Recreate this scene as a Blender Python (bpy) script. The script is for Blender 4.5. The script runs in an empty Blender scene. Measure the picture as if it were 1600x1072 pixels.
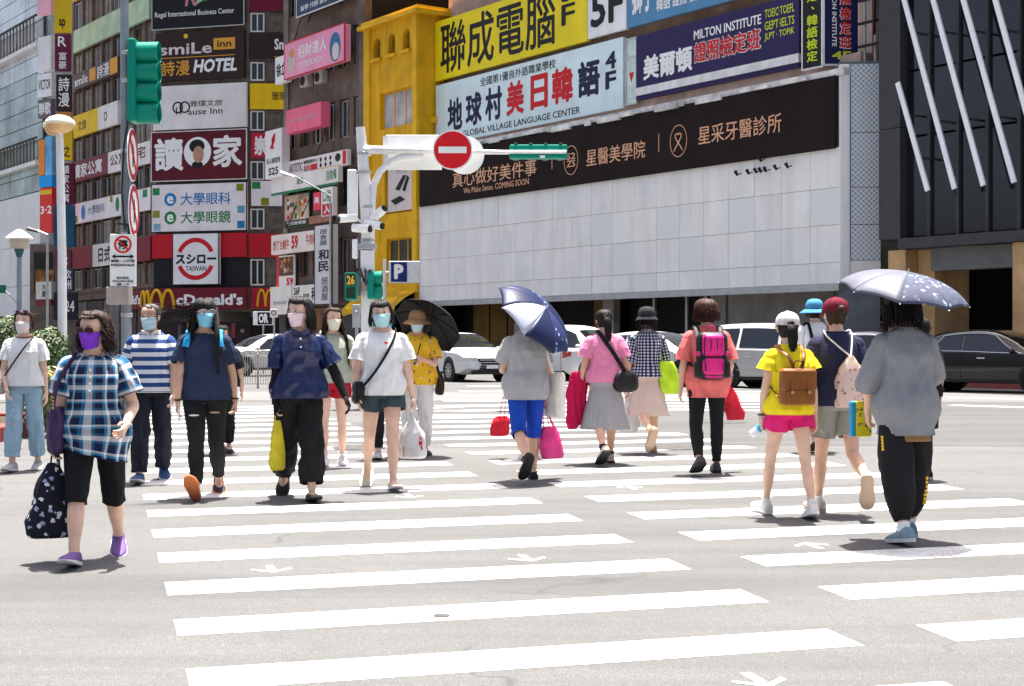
import bpy, bmesh, math, random
from mathutils import Vector, Matrix, noise
random.seed(7)
SC = bpy.context.scene
COL = SC.collection
PI = math.pi
# ------------------------------------------------------------------ camera, sky, sun, exposure
FPX, CAMH, HOR = 2400.0, 1.68, 537.0
cam = bpy.data.objects.new('camera', bpy.data.cameras.new('camera')); COL.objects.link(cam); SC.camera = cam
cam.location = (0, 0, CAMH); cam.rotation_euler = (PI/2, 0, 0)
cam.data.sensor_width = 36; cam.data.lens = 36*FPX/1600; cam.data.shift_y = (HOR-536)/1600
cam.data.clip_start = .1; cam.data.clip_end = 2000
SUN_EL, SUN_AZ = 77.0, 12.0          # azimuth measured from +Y (away from the camera) towards +X
world = bpy.data.worlds.new('World'); SC.world = world; world.use_nodes = True
_nt = world.node_tree; _bg = _nt.nodes['Background']
_sky = _nt.nodes.new('ShaderNodeTexSky'); _sky.sky_type = 'NISHITA'; _sky.sun_disc = False
_sky.sun_elevation = math.radians(SUN_EL); _sky.sun_rotation = math.radians(SUN_AZ)
_sky.air_density = .8; _sky.dust_density = 6.0; _sky.ozone_density = .4
_nt.links.new(_sky.outputs[0], _bg.inputs[0]); _bg.inputs[1].default_value = .078
sd = bpy.data.lights.new('sun', 'SUN'); sd.energy = 4.6; sd.angle = math.radians(.5); sd.color = (1, .96, .9)
sun = bpy.data.objects.new('sun', sd); COL.objects.link(sun)
_e, _a = math.radians(SUN_EL), math.radians(SUN_AZ)
SUNDIR = Vector((math.sin(_a)*math.cos(_e), math.cos(_a)*math.cos(_e), math.sin(_e)))
sun.rotation_euler = (-SUNDIR).to_track_quat('-Z', 'Y').to_euler()
SC.view_settings.view_transform = 'Standard'; SC.view_settings.look = 'None'
SC.view_settings.exposure = 1.8; SC.view_settings.gamma = 1; SC.view_settings.use_curve_mapping = False
SC.render.engine = 'CYCLES'

# ------------------------------------------------------------------ ground shape and picking points on it
def zg(y):
    if y <= 0: return 0.0367*y*.5
    return .0367*y-.0006116*y*y if y < 30 else .55055
def gp(px, py):
    lo, hi = 1.0, 300.0
    for _ in range(50):
        m = (lo+hi)/2
        if HOR+FPX*(CAMH-zg(m))/m > py: lo = m
        else: hi = m
    return Vector(((px-800)/FPX*lo, lo, zg(lo)))
def at(px, py, d): return Vector(((px-800)/FPX*d, d, CAMH+(HOR-py)/FPX*d))

# ------------------------------------------------------------------ materials
MATS = {}
def lin(c):
    if isinstance(c, str):
        c = c.lstrip('#'); c = [int(c[i:i+2], 16)/255 for i in (0, 2, 4)]
        c = [x/12.92 if x <= .04045 else ((x+.055)/1.055)**2.4 for x in c]
    return (c[0], c[1], c[2], 1)
class NT:
    def __init__(s, m): s.t = m.node_tree; s.n = s.t.nodes; s.b = s.n['Principled BSDF']
    def new(s, typ, **k):
        nd = s.n.new(typ)
        for a, v in k.items(): setattr(nd, a, v)
        return nd
    def link(s, a, b): s.t.links.new(a, b)
    def math(s, op, a, b=None, c=None):
        nd = s.n.new('ShaderNodeMath'); nd.operation = op
        for i, v in enumerate((a, b, c)):
            if v is None: continue
            if isinstance(v, (int, float)): nd.inputs[i].default_value = v
            else: s.link(v, nd.inputs[i])
        return nd.outputs[0]
    def ramp(s, fac, stops, interp='LINEAR'):
        nd = s.n.new('ShaderNodeValToRGB'); nd.color_ramp.interpolation = interp
        e = nd.color_ramp.elements
        while len(e) < len(stops): e.new(.5)
        for i, (p, c) in enumerate(stops): e[i].position = p; e[i].color = lin(c) if not isinstance(c, (int, float)) else (c, c, c, 1)
        s.link(fac, nd.inputs[0]); return nd.outputs[0]
    def noise(s, scale, vec=None, detail=3, rough=.55, dist=0):
        nd = s.n.new('ShaderNodeTexNoise'); nd.inputs['Scale'].default_value = scale; nd.inputs['Detail'].default_value = detail
        nd.inputs['Roughness'].default_value = rough; nd.inputs['Distortion'].default_value = dist
        if vec is not None: s.link(vec, nd.inputs['Vector'])
        return nd.outputs[0]
    def mix(s, fac, a, b, mode='MIX'):
        nd = s.n.new('ShaderNodeMix'); nd.data_type = 'RGBA'; nd.blend_type = mode
        for i, v in ((0, fac), (6, a), (7, b)):
            if isinstance(v, (int, float)): nd.inputs[i].default_value = v if i == 0 else (v, v, v, 1)
            elif isinstance(v, (tuple, list, str)): nd.inputs[i].default_value = lin(v)
            else: s.link(v, nd.inputs[i])
        return nd.outputs[2]
    def coord(s, which='Object'):
        return s.n.new('ShaderNodeTexCoord').outputs[which]
    def mapping(s, vec, scale=(1, 1, 1), rot=(0, 0, 0)):
        nd = s.n.new('ShaderNodeMapping'); nd.inputs['Scale'].default_value = scale; nd.inputs['Rotation'].default_value = rot
        s.link(vec, nd.inputs[0]); return nd.outputs[0]
    def bump(s, hgt, strength=.3, dist=.01):
        nd = s.n.new('ShaderNodeBump'); nd.inputs['Strength'].default_value = strength; nd.inputs['Distance'].default_value = dist
        s.link(hgt, nd.inputs['Height']); s.link(nd.outputs[0], s.b.inputs['Normal'])
    def color(s, c): s.link(c, s.b.inputs['Base Color'])
def rawmat(name):
    m = bpy.data.materials.new(name); m.use_nodes = True; return m, NT(m)
def mat(name, c, rough=.6, metal=0, var=.12, vs=3.0, bump=0, bs=40, alpha=1, spec=.22, trans=0, emit=0, streak=0, coat=0, sheen=0):
    """plain painted / dyed material with slight colour variation, dirt streaks and fine relief"""
    if name in MATS: return MATS[name]
    m, t = rawmat(name); b = t.b; MATS[name] = m
    b.inputs['Roughness'].default_value = rough; b.inputs['Metallic'].default_value = metal
    b.inputs['Specular IOR Level'].default_value = spec
    col = lin(c); m.diffuse_color = col
    if coat: b.inputs['Coat Weight'].default_value = coat; b.inputs['Coat Roughness'].default_value = .06
    if sheen: b.inputs['Sheen Weight'].default_value = sheen
    if trans: b.inputs['Transmission Weight'].default_value = trans
    if alpha < 1: b.inputs['Alpha'].default_value = alpha
    if emit: b.inputs['Emission Color'].default_value = col; b.inputs['Emission Strength'].default_value = emit
    out = None
    if var:
        co = t.coord()
        n = t.noise(vs, co, 4)
        dark = tuple(max(0, x*(1-var*1.6)) for x in col[:3]); lite = tuple(min(1, x*(1+var)) for x in col[:3])
        out = t.ramp(n, [(.3, dark), (.7, lite)])
        if streak:
            s2 = t.noise(1.0, t.mapping(co, (2.2, 2.2, .22)), 4, .6)
            out = t.mix(t.ramp(s2, [(.45, 0.0), (.75, streak)]), out, tuple(x*.35+.01 for x in col[:3]))
        t.color(out)
    else: b.inputs['Base Color'].default_value = col
    if bump: t.bump(t.noise(bs, t.coord(), 3), bump)
    return m

# ------------------------------------------------------------------ mesh building
def V(*a): return Vector(a)
def catmull(a, n):
    """resample a list of equal length tuples smoothly into n rows"""
    m = len(a); out = []
    for i in range(n):
        t = i/(n-1)*(m-1); k = min(int(t), m-2); f = t-k
        p0, p1, p2, p3 = a[max(k-1, 0)], a[k], a[k+1], a[min(k+2, m-1)]
        out.append(tuple(.5*((2*b)+(-x+c)*f+(2*x-5*b+4*c-d)*f*f+(-x+3*b-3*c+d)*f**3) for x, b, c, d in zip(p0, p1, p2, p3)))
    return out
class MB:
    def __init__(s): s.v = []; s.f = []; s.uv = {}; s.mi = []; s.cm = 0
    def face(s, idx, uv=None):
        if uv: s.uv[len(s.f)] = uv
        s.f.append(tuple(idx)); s.mi.append(s.cm)
    def pts(s, ps):
        i = len(s.v); s.v.extend(Vector(p) for p in ps); return i
    def box(s, x0, x1, y0, y1, z0, z1, M=None):
        ps = [V(x, y, z) for z in (z0, z1) for y in (y0, y1) for x in (x0, x1)]
        if M: ps = [M@p for p in ps]
        i = s.pts(ps)
        for q in ((0, 2, 3, 1), (4, 5, 7, 6), (0, 1, 5, 4), (2, 6, 7, 3), (0, 4, 6, 2), (1, 3, 7, 5)): s.face([i+k for k in q])
        return s
    def bbox(s, x0, x1, y0, y1, z0, z1, r=.01, M=None):
        """box with chamfered edges"""
        bm = bmesh.new(); bmesh.ops.create_cube(bm, size=1)
        for v in bm.verts: v.co = V(x0+(v.co.x+.5)*(x1-x0), y0+(v.co.y+.5)*(y1-y0), z0+(v.co.z+.5)*(z1-z0))
        r = min(r, .45*min(x1-x0, y1-y0, z1-z0))
        bmesh.ops.bevel(bm, geom=bm.edges[:]+bm.verts[:], offset=r, segments=2, affect='EDGES', profile=.5)
        s.bm(bm, M); return s
    def bm(s, bm, M=None):
        bm.verts.index_update(); i = s.pts([(M@v.co) if M else v.co for v in bm.verts])
        for f in bm.faces: s.face([i+v.index for v in f.verts])
        bm.free()
    def loft(s, rings, cap0=True, cap1=True, uvs=None, closed=True):
        """rings: lists of points, all the same length; uvs: (u list, v list) in metres"""
        n = len(rings[0]); i = s.pts([p for r in rings for p in r])
        for a in range(len(rings)-1):
            for k in range(n if closed else n-1):
                k2 = (k+1) % n
                q = [i+a*n+k, i+a*n+k2, i+(a+1)*n+k2, i+(a+1)*n+k]
                u = None
                if uvs: u = [(uvs[0][k], uvs[1][a]), (uvs[0][k+1], uvs[1][a]), (uvs[0][k+1], uvs[1][a+1]), (uvs[0][k], uvs[1][a+1])]
                s.face(q, u)
        if cap0: s.face([i+k for k in range(n)][::-1])
        if cap1: s.face([i+(len(rings)-1)*n+k for k in range(n)])
        return s
    def tube(s, path, r, n=8, cap=True, flat=1.0, side=None):
        """tube along a path, r number or list; flat squashes it along the second axis"""
        path = [Vector(p) for p in path]; m = len(path)
        if not isinstance(r, (list, tuple)): r = [r]*m
        T = [(path[min(i+1, m-1)]-path[max(i-1, 0)]).normalized() for i in range(m)]
        a = side.copy() if side is not None else T[0].orthogonal()
        rings = []
        for i in range(m):
            a = (a-T[i]*a.dot(T[i]))
            if a.length < 1e-6: a = T[i].orthogonal()
            a.normalize(); b = T[i].cross(a)
            rings.append([path[i]+(a*math.cos(2*PI*k/n)+b*math.sin(2*PI*k/n)*flat)*r[i] for k in range(n)])
        s.loft(rings, cap, cap); return s
    def cyl(s, p0, p1, r, n=12): return s.tube([p0, p1], r, n)
    def lathe(s, prof, n=20, M=None, cap=True):
        rings = [[V(r*math.cos(2*PI*k/n), r*math.sin(2*PI*k/n), z) for k in range(n)] for r, z in prof]
        if M: rings = [[M@p for p in r] for r in rings]
        s.loft(rings, cap, cap); return s
    def ell(s, c, rx, ry, rz, n=12, m=8, M=None):
        rings = []
        for j in range(m+1):
            a = -PI/2+PI*(j+.02)/(m+.04)
            ring = [V(rx*math.cos(a)*math.cos(2*PI*k/n), ry*math.cos(a)*math.sin(2*PI*k/n), rz*math.sin(a)) for k in range(n)]
            rings.append([(M@p if M else p)+Vector(c) for p in ring])
        s.loft(rings); return s
    def prism(s, poly, y0, y1, M=None):
        """polygon in x,z extruded from y0 to y1"""
        n = len(poly); ps = [V(x, y0, z) for x, z in poly]+[V(x, y1, z) for x, z in poly]
        if M: ps = [M@p for p in ps]
        i = s.pts(ps); s.face([i+k for k in range(n)]); s.face([i+n+k for k in range(n)][::-1])
        for k in range(n): s.face([i+k, i+n+k, i+n+(k+1) % n, i+(k+1) % n])
        return s
    def mesh(s, name, smooth=None, recalc=True):
        me = bpy.data.meshes.new(name); me.from_pydata([tuple(v) for v in s.v], [], s.f)
        if s.uv:
            ul = me.uv_layers.new(name='UVMap')
            for p in me.polygons:
                u = s.uv.get(p.index)
                if u:
                    for li, w in zip(p.loop_indices, u): ul.data[li].uv = w
        if any(s.mi):
            for p, m in zip(me.polygons, s.mi): p.material_index = m
        if recalc:
            bm = bmesh.new(); bm.from_mesh(me); bmesh.ops.recalc_face_normals(bm, faces=bm.faces[:]); bm.to_mesh(me); bm.free()
        if smooth is not None:
            for p in me.polygons: p.use_smooth = True
            if smooth < 179: me.set_sharp_from_angle(angle=math.radians(smooth))
        return me
    def build(s, name, m, parent=None, smooth=None, M=None, recalc=True, **tags):
        me = s.mesh(name, smooth, recalc)
        for x in (m if isinstance(m, (list, tuple)) else [m]): me.materials.append(x)
        return obj(name, me, parent, M, **tags)
def obj(name, me, parent=None, M=None, **tags):
    o = bpy.data.objects.new(name, me); COL.objects.link(o)
    if parent: o.parent = parent
    if M is not None: o.matrix_local = M
    return tag(o, **tags)
def tag(o, label=None, cat=None, group=None, kind=None):
    if label: o['label'] = label
    if cat: o['category'] = cat
    if group: o['group'] = group
    if kind: o['kind'] = kind
    return o
def empty(name, loc=(0, 0, 0), rz=0, label=None, cat=None, group=None):
    o = bpy.data.objects.new(name, None); COL.objects.link(o); o.location = loc; o.rotation_euler = (0, 0, rz)
    return tag(o, label, cat, group)
def copy_tree(o, parent=None):
    c = o.copy(); COL.objects.link(c)
    if parent: c.parent = parent
    for ch in o.children: copy_tree(ch, c)
    return c
def TR(x=0, y=0, z=0, rx=0, ry=0, rz=0):
    return Matrix.Translation((x, y, z))@Matrix.Rotation(rz, 4, 'Z')@Matrix.Rotation(ry, 4, 'Y')@Matrix.Rotation(rx, 4, 'X')

# ------------------------------------------------------------------ lettering
_TX = {}
def text_geo(body, bold=0.0, align='CENTER', shear=0, space=1.0):
    """outline of a piece of writing normalised to a 1 x 1 box (verts, faces)"""
    key = (body, bold, align, shear, space)
    if key in _TX: return _TX[key]
    cu = bpy.data.curves.new('t', 'FONT'); cu.body = body; cu.size = 1; cu.align_x = align; cu.shear = shear; cu.resolution_u = 2
    cu.space_character = space
    o = bpy.data.objects.new('t', cu); COL.objects.link(o)
    dg = bpy.context.evaluated_depsgraph_get(); me = bpy.data.meshes.new_from_object(o.evaluated_get(dg))
    vs = [v.co.copy() for v in me.vertices]; fs = [tuple(p.vertices) for p in me.polygons]
    bpy.data.objects.remove(o); bpy.data.curves.remove(cu); bpy.data.meshes.remove(me)
    x0 = min(v.x for v in vs); x1 = max(v.x for v in vs); y0 = min(v.y for v in vs); y1 = max(v.y for v in vs)
    sh = [(0, 0)] if not bold else [(0, 0)]+[(bold*math.cos(a*PI/4), bold*math.sin(a*PI/4)) for a in range(8)]
    V2, F2 = [], []
    for k, (dx, dy) in enumerate(sh):
        b = len(V2); V2 += [((v.x+dx-x0+bold)/(x1-x0+2*bold), (v.y+dy-y0+bold)/(y1-y0+2*bold), k) for v in vs]
        F2 += [tuple(i+b for i in f) for f in fs]
    _TX[key] = (V2, F2); return _TX[key]
def write(parent, body, x0, z0, x1, z1, y, m, bold=0.0, name='lettering', align='CENTER', shear=0, space=1.0):
    """writing stretched into a box of the parent's local x,z plane, standing just in front of y (towards -y)"""
    if '\n' in body:                                            # one object for each line of an upright text
        ln = body.split('\n'); hh = (z1-z0)/len(ln); o = None
        for i, b in enumerate(ln):
            zb = z1-(i+1)*hh; dot = b in '、·'
            q = write(parent, b, x0+(x1-x0)*(.4 if dot else 0), zb+hh*(.35 if dot else .05), x1-(x1-x0)*(.3 if dot else 0), zb+hh*(.65 if dot else .95), y, m, bold, name, align, shear, space)
            if o is None: o = q
        return o
    vs, fs = text_geo(body, bold, align, shear, space)
    me = bpy.data.meshes.new(name)
    me.from_pydata([(x0+(x1-x0)*a, y-.0015-.0009*k, z0+(z1-z0)*b) for a, b, k in vs], [], fs); me.materials.append(m)
    return obj(name, me, parent)
def disc(parent, cx, cz, r, y0, y1, m, name='disc', n=28, rz=None):
    rz = rz or r
    return MB().prism([(cx+r*math.cos(2*PI*k/n), cz+rz*math.sin(2*PI*k/n)) for k in range(n)], y0, y1).build(name, m, parent)
def ringshape(parent, cx, cz, r0, r1, y0, y1, m, name='ring', a0=0, a1=2*PI, n=32, sz=1.0):
    mb = MB()
    for k in range(n):
        a, b = a0+(a1-a0)*k/n, a0+(a1-a0)*(k+1)/n
        mb.prism([(cx+r0*math.cos(a), cz+sz*r0*math.sin(a)), (cx+r1*math.cos(a), cz+sz*r1*math.sin(a)), (cx+r1*math.cos(b), cz+sz*r1*math.sin(b)), (cx+r0*math.cos(b), cz+sz*r0*math.sin(b))], y0, y1)
    return mb.build(name, m, parent)

# ------------------------------------------------------------------ facade planes: a runs to the viewer's right along the wall, z up
class Plane:
    def __init__(s, p0, r, inset=0.0):
        s.r = Vector((r[0], r[1])).normalized(); s.inn = Vector((-s.r.y, s.r.x))     # into the wall
        if s.inn.y < 0 and abs(s.inn.y) > .05: s.inn = -s.inn
        s.p0 = Vector(p0)+s.inn*inset; s.rz = math.atan2(s.r.y, s.r.x)
    def a(s, px):
        k = (px-800)/FPX; return (k*s.p0.y-s.p0.x)/(s.r.x-k*s.r.y)
    def d(s, px): return s.p0.y+s.a(px)*s.r.y
    def z(s, px, py): return CAMH+(HOR-py)/FPX*s.d(px)
    def pt(s, a, z, out=0.0):
        p = s.p0+s.r*a-s.inn*out; return Vector((p.x, p.y, z))
    def M(s, a=0, z=0, out=0.0): return Matrix.Translation(s.pt(a, z, out))@Matrix.Rotation(s.rz, 4, 'Z')
    def shifted(s, inset): return Plane(s.p0+s.inn*inset, s.r)
# ================================================================== the setting: road, markings
def asphalt(name, base, warm, scale=1.0):
    m, t = rawmat(name); co = t.coord()
    fine = t.noise(230*scale, co, 2, .7); mid = t.noise(28, co, 4, .6); big = t.noise(.32, co, 4, .55); patch = t.noise(1.7, co, 5, .65)
    c = t.ramp(fine, [(.32, tuple(x*.38 for x in base)), (.47, base), (.66, tuple(min(1, x*1.9) for x in warm))])
    c = t.mix(t.ramp(mid, [(.35, .0), (.75, .30)]), c, tuple(x*.72 for x in base))
    c = t.mix(t.ramp(big, [(.38, .0), (.68, .45)]), c, tuple(x*.80 for x in base))
    c = t.mix(t.ramp(patch, [(.56, .0), (.80, .35)]), c, tuple(x*.62 for x in base))
    trk = t.noise(1.0, t.mapping(co, (.10, 1.5, 1), (0, 0, -.27)), 3, .6)
    c = t.mix(t.ramp(trk, [(.46, .0), (.72, .55)]), c, tuple(x*.66 for x in base))
    # wandering cracks
    vo = t.new('ShaderNodeTexVoronoi', feature='DISTANCE_TO_EDGE'); vo.inputs['Scale'].default_value = .33
    ds = t.new('ShaderNodeVectorMath', operation='MULTIPLY_ADD'); nn = t.new('ShaderNodeTexNoise'); nn.inputs['Scale'].default_value = 2.2; t.link(co, nn.inputs['Vector'])
    t.link(nn.outputs['Color'], ds.inputs[0]); ds.inputs[1].default_value = (.9, .9, .9); t.link(co, ds.inputs[2]); t.link(ds.outputs[0], vo.inputs['Vector'])
    crk = t.math('MULTIPLY', t.ramp(vo.outputs['Distance'], [(.0, 1.0), (.012, .0)]), t.ramp(t.noise(.9, co, 2), [(.5, .0), (.62, .55)]))
    c = t.mix(crk, c, tuple(x*.4 for x in base))
    t.color(c); t.b.inputs['Roughness'].default_value = .88; t.b.inputs['Specular IOR Level'].default_value = .3
    t.bump(t.math('ADD', fine, t.math('MULTIPLY', mid, .7)), .45, .006)
    return m
M_ASPH = asphalt('asphalt', (.084, .0833, .082), (.115, .1138, .112))
M_ASPH2 = asphalt('asphalt_repaved', (.072, .0716, .0712), (.092, .0912, .0905), .8)
M_CONC = asphalt('pale_concrete', (.125, .1235, .121), (.15, .148, .145), .5)
def paint_mat():
    m, t = rawmat('road_paint'); co = t.coord()
    w = t.ramp(t.noise(55, co, 5, .75), [(.42, 0.0), (.50, 1.0)]); w2 = t.ramp(t.noise(2.4, co, 6, .75), [(.43, .0), (.58, 1.0)])
    k = t.math('MAXIMUM', w, w2)
    c = t.mix(k, (.30, .297, .293), t.ramp(t.noise(5, co, 5, .7), [(.3, (.46, .455, .45)), (.6, (.72, .715, .71))]))
    t.color(c); t.b.inputs['Roughness'].default_value = .6; t.bump(t.noise(180, co, 2), .3, .004); return m
M_PAINT = paint_mat()
def sheet(name, ring, m, parent=None, lift=.004, cut=.5, **tg):
    """sheet laid on the ground following its crown; ring = corner points (x, y) of a convex quad"""
    q = [Vector(p) for p in ring]; n = max(2, int(max((q[1]-q[0]).length, (q[3]-q[2]).length)/cut)+1); k = max(2, int(max((q[3]-q[0]).length, (q[2]-q[1]).length)/cut)+1)
    mb = MB(); idx = []
    for j in range(k):
        for i in range(n):
            u, v = i/(n-1), j/(k-1)
            p = q[0]*(1-u)*(1-v)+q[1]*u*(1-v)+q[2]*u*v+q[3]*(1-u)*v
            idx.append(mb.pts([(p.x, p.y, zg(p.y)+lift)]))
    for j in range(k-1):
        for i in range(n-1): mb.face([idx[j*n+i], idx[j*n+i+1], idx[(j+1)*n+i+1], idx[(j+1)*n+i]])
    return mb.build(name, m, parent, recalc=False, **tg)
ys = [-60+i*2 for i in range(30)]+[i*.5 for i in range(0, 61)]+[40, 60, 100, 200, 400]
mb = MB(); xs = [-400, -60, -20, 0, 20, 60, 400]
for y in ys: mb.pts([(x, y, zg(y)) for x in xs])
for j in range(len(ys)-1):
    for i in range(len(xs)-1): b = j*len(xs)+i; mb.face([b, b+1, b+1+len(xs), b+len(xs)])
ROAD = mb.build('road', M_ASPH, recalc=False, smooth=180, kind='structure')
def gq(*px): return [gp(x, y).xy for x, y in px]
sheet('road_patch', [(-2.2, 18.7), (40, 16.0), (40, 27.5), (-2.2, 30.5)], M_ASPH2, ROAD, .003, .5)
sheet('road_patch', [(-30, 31.5), (40, 28.5), (40, 34.0), (-30, 37)], M_CONC, ROAD, .003, .5)
# crosswalk: two rows of bars, with walking arrows in between
EV, CV = Vector((.9636, .267)), Vector((-.2873, 1.062))
CN = CV.normalized()
for i in range(-1, 22):
    for k, (o, ln) in enumerate((((-1.46, 6.87), 3.16), ((2.05, 7.80), 3.42))):
        p = Vector(o)+CV*i
        if p.y > 28 or (k and p.y > 24): continue
        if k and i < 0: continue
        j = [random.uniform(-.015, .015) for _ in range(4)]
        sheet('crosswalk_bar', [p-CN*(.40+j[0]), p+EV*(ln+j[1])-CN*(.40+j[2]), p+EV*(ln+j[1]), p], M_PAINT, ROAD, .002 if p.y < 17 else .0045, .6)
def arrow(px, py, up, s=.58):
    c = gp(px, py).xy; d = CN if up else -CN; e = EV
    mb = MB()
    for poly in ([c-d*.22*s-e*.025, c-d*.22*s+e*.025, c+d*.22*s+e*.025, c+d*.22*s-e*.025],
                 [c+d*.24*s, c+d*.16*s, c-d*.02*s+e*.20*s, c+d*.05*s+e*.22*s], [c+d*.24*s, c+d*.05*s-e*.22*s, c-d*.02*s-e*.20*s, c+d*.16*s]):
        poly = poly if sum((poly[i]-c).cross(poly[(i+1) % 4]-c) for i in range(4)) > 0 else poly[::-1]
        i0 = mb.pts([(q.x, q.y, zg(q.y)+.0018+.0004*len(mb.f)) for q in poly]); mb.face(range(i0, i0+4))
    mb.build('walking_arrow', M_PAINT, ROAD, recalc=False)
for a in ((1183, 1062, False), (424, 889, False), (822, 872, False), (1270, 853, True), (985, 762, True), (640, 775, False)): arrow(*a)
# farther markings: stop lines and the crossing on the other arm
for a, b, w in (((1480, 634), (1680, 640), .35), ((1480, 622), (1700, 626), .22), ((650, 640), (905, 628), .25)):
    p, q = gp(*a).xy, gp(*b).xy; n = Vector((-(q-p).y, (q-p).x)).normalized()*w
    sheet('stop_line', [p, q, q+n, p+n], M_PAINT, ROAD, .006, .5)
for i in range(9):
    p = gp(905+i*34, 640-i*4.6).xy; q = p+Vector((3.4, -.7)); n = Vector((.12, .45))
    sheet('crosswalk_bar', [p, q, q+n, p+n], M_PAINT, ROAD, .006, .5)
for i in range(7):
    p = gp(660+i*12, 652-i*8).xy; q = p+Vector((3.2, .5)); n = Vector((-.1, .5))
    sheet('crosswalk_bar', [p, q, q+n, p+n], M_PAINT, ROAD, .009, .5)

# manhole covers set flush in the road
M_IRON = mat('cast_iron', (.075, .072, .068), .6, .3, var=.25, vs=12, bump=.5, bs=60)
for px, py, r in ((690, 963, .045), (560, 700, .33), (1050, 700, .33), (1130, 660, .35)):
    c = gp(px, py); mb = MB(); n = 28
    i0 = mb.pts([(c.x+r*math.cos(2*PI*k/n), c.y+r*math.sin(2*PI*k/n), zg(c.y+r*math.sin(2*PI*k/n))+.006) for k in range(n)]); mb.face(range(i0, i0+n)); mb.build('manhole_cover', M_IRON, ROAD, recalc=False)
# ================================================================== materials of buildings
G_DARK = mat('dark_window_glass', (.020, .021, .022), .06, var=0, spec=.5)
G_TINT = mat('tinted_glass', (.03, .045, .045), .06, var=.3, vs=.6, spec=.6)
M_FRAME = mat('aluminium_frame', (.55, .54, .52), .45, .3, var=.1)
M_FRAMEW = mat('white_frame', (.80, .79, .76), .5, var=.1, streak=.2)
M_TILE = mat('brown_tile_wall', (.17, .12, .092), .7, var=.25, vs=1.2, bump=.3, bs=25, streak=.5)
M_TILE2 = mat('grey_brown_wall', (.19, .15, .122), .75, var=.3, vs=.8, bump=.3, bs=20, streak=.6)
M_DARKIN = mat('dark_interior', (.012, .011, .010), .8, var=.3, vs=.5)
M_CONCR = mat('weathered_concrete', (.45, .44, .42), .85, var=.15, vs=1.0, bump=.25, bs=30, streak=.4)
M_METAL = mat('grey_metal', (.42, .43, .44), .4, .6, var=.1)
M_BLACK = mat('black_paint', (.012, .012, .013), .5, var=.1)
M_WHITE = mat('white_letter', (.88, .87, .85), .5, var=0)
M_YEL = mat('yellow_letter', (.80, .52, .03), .5, var=0)
M_ORANGE = mat('orange_letter', (.75, .35, .04), .5, var=0)
M_REDL = mat('red_letter', (.60, .012, .02), .5, var=0)
M_NAVYL = mat('navy_letter', (.018, .016, .055), .5, var=0)
M_BLK = mat('black_letter', (.014, .013, .013), .5, var=0)
M_COPPER = mat('copper_letter', (.78, .42, .25), .4, .2, var=0)
M_LIME = mat('lime_letter', (.62, .72, .03), .5, var=0)
M_BLUEL = mat('blue_letter', (.01, .20, .50), .5, var=0)
M_GREENL = mat('green_letter', (.02, .22, .06), .5, var=0)
def board(name, c, rough=.45, **k):
    c = lin(c)[:3]; g = 1.75 if max(c) > .2 else 1.0; mx = max(c)*g; g *= min(1, .86/mx); c = tuple(x*g for x in c)
    return mat('board_'+name, c, rough, var=k.pop('var', .07), vs=.8, streak=k.pop('streak', .12), **k)

class Sign:
    """a sign board fixed on a facade plane, located by the picture columns/rows it spans"""
    def __init__(s, P, xl, xr, yt, yb, m, name, label, ref='l', depth=.12, out=.02, frame=None, cat='sign', group=None, fw=.05):
        x = xl if ref == 'l' else xr
        s.P = P; a0, a1 = P.a(xl), P.a(xr); z0, z1 = P.z(x, yb), P.z(x, yt)
        s.w, s.h = a1-a0, z1-z0; s.y = -depth
        s.e = empty(name, P.pt(a0, z0, out), P.rz, label, cat, group)
        MB().box(0, s.w, -depth, 0, 0, s.h).build('board', m, s.e)
        if frame:
            mb = MB(); y0, y1 = -depth-.012, -depth+.05
            mb.box(-fw, s.w+fw, y0, y1, -fw, 0).box(-fw, s.w+fw, y0, y1, s.h, s.h+fw).box(-fw, 0, y0, y1, 0, s.h).box(s.w, s.w+fw, y0, y1, 0, s.h)
            mb.build('frame', frame, s.e)
    def t(s, body, x0, z0, x1, z1, m, bold=.02, lift=.0, **k):
        return write(s.e, body, x0*s.w, z0*s.h, x1*s.w, z1*s.h, s.y-lift, m, bold, **k)
    def p(s, x0, z0, x1, z1, m, name='panel', d=.012):
        return MB().box(x0*s.w, x1*s.w, s.y-d, s.y-.001, z0*s.h, z1*s.h).build(name, m, s.e)
    def d(s, cx, cz, r, m, name='emblem', d=.01, sx=1.0):
        return disc(s.e, cx*s.w, cz*s.h, r*s.h*sx, s.y-d, s.y-.001, m, name, rz=r*s.h)
    def ring(s, cx, cz, r0, r1, m, name='ring', a0=0, a1=2*PI, d=.01, sz=1.0):
        return ringshape(s.e, cx*s.w, cz*s.h, r0*s.h, r1*s.h, s.y-d, s.y-.001, m, name, a0, a1, sz=sz)
_WM = {}
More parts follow.
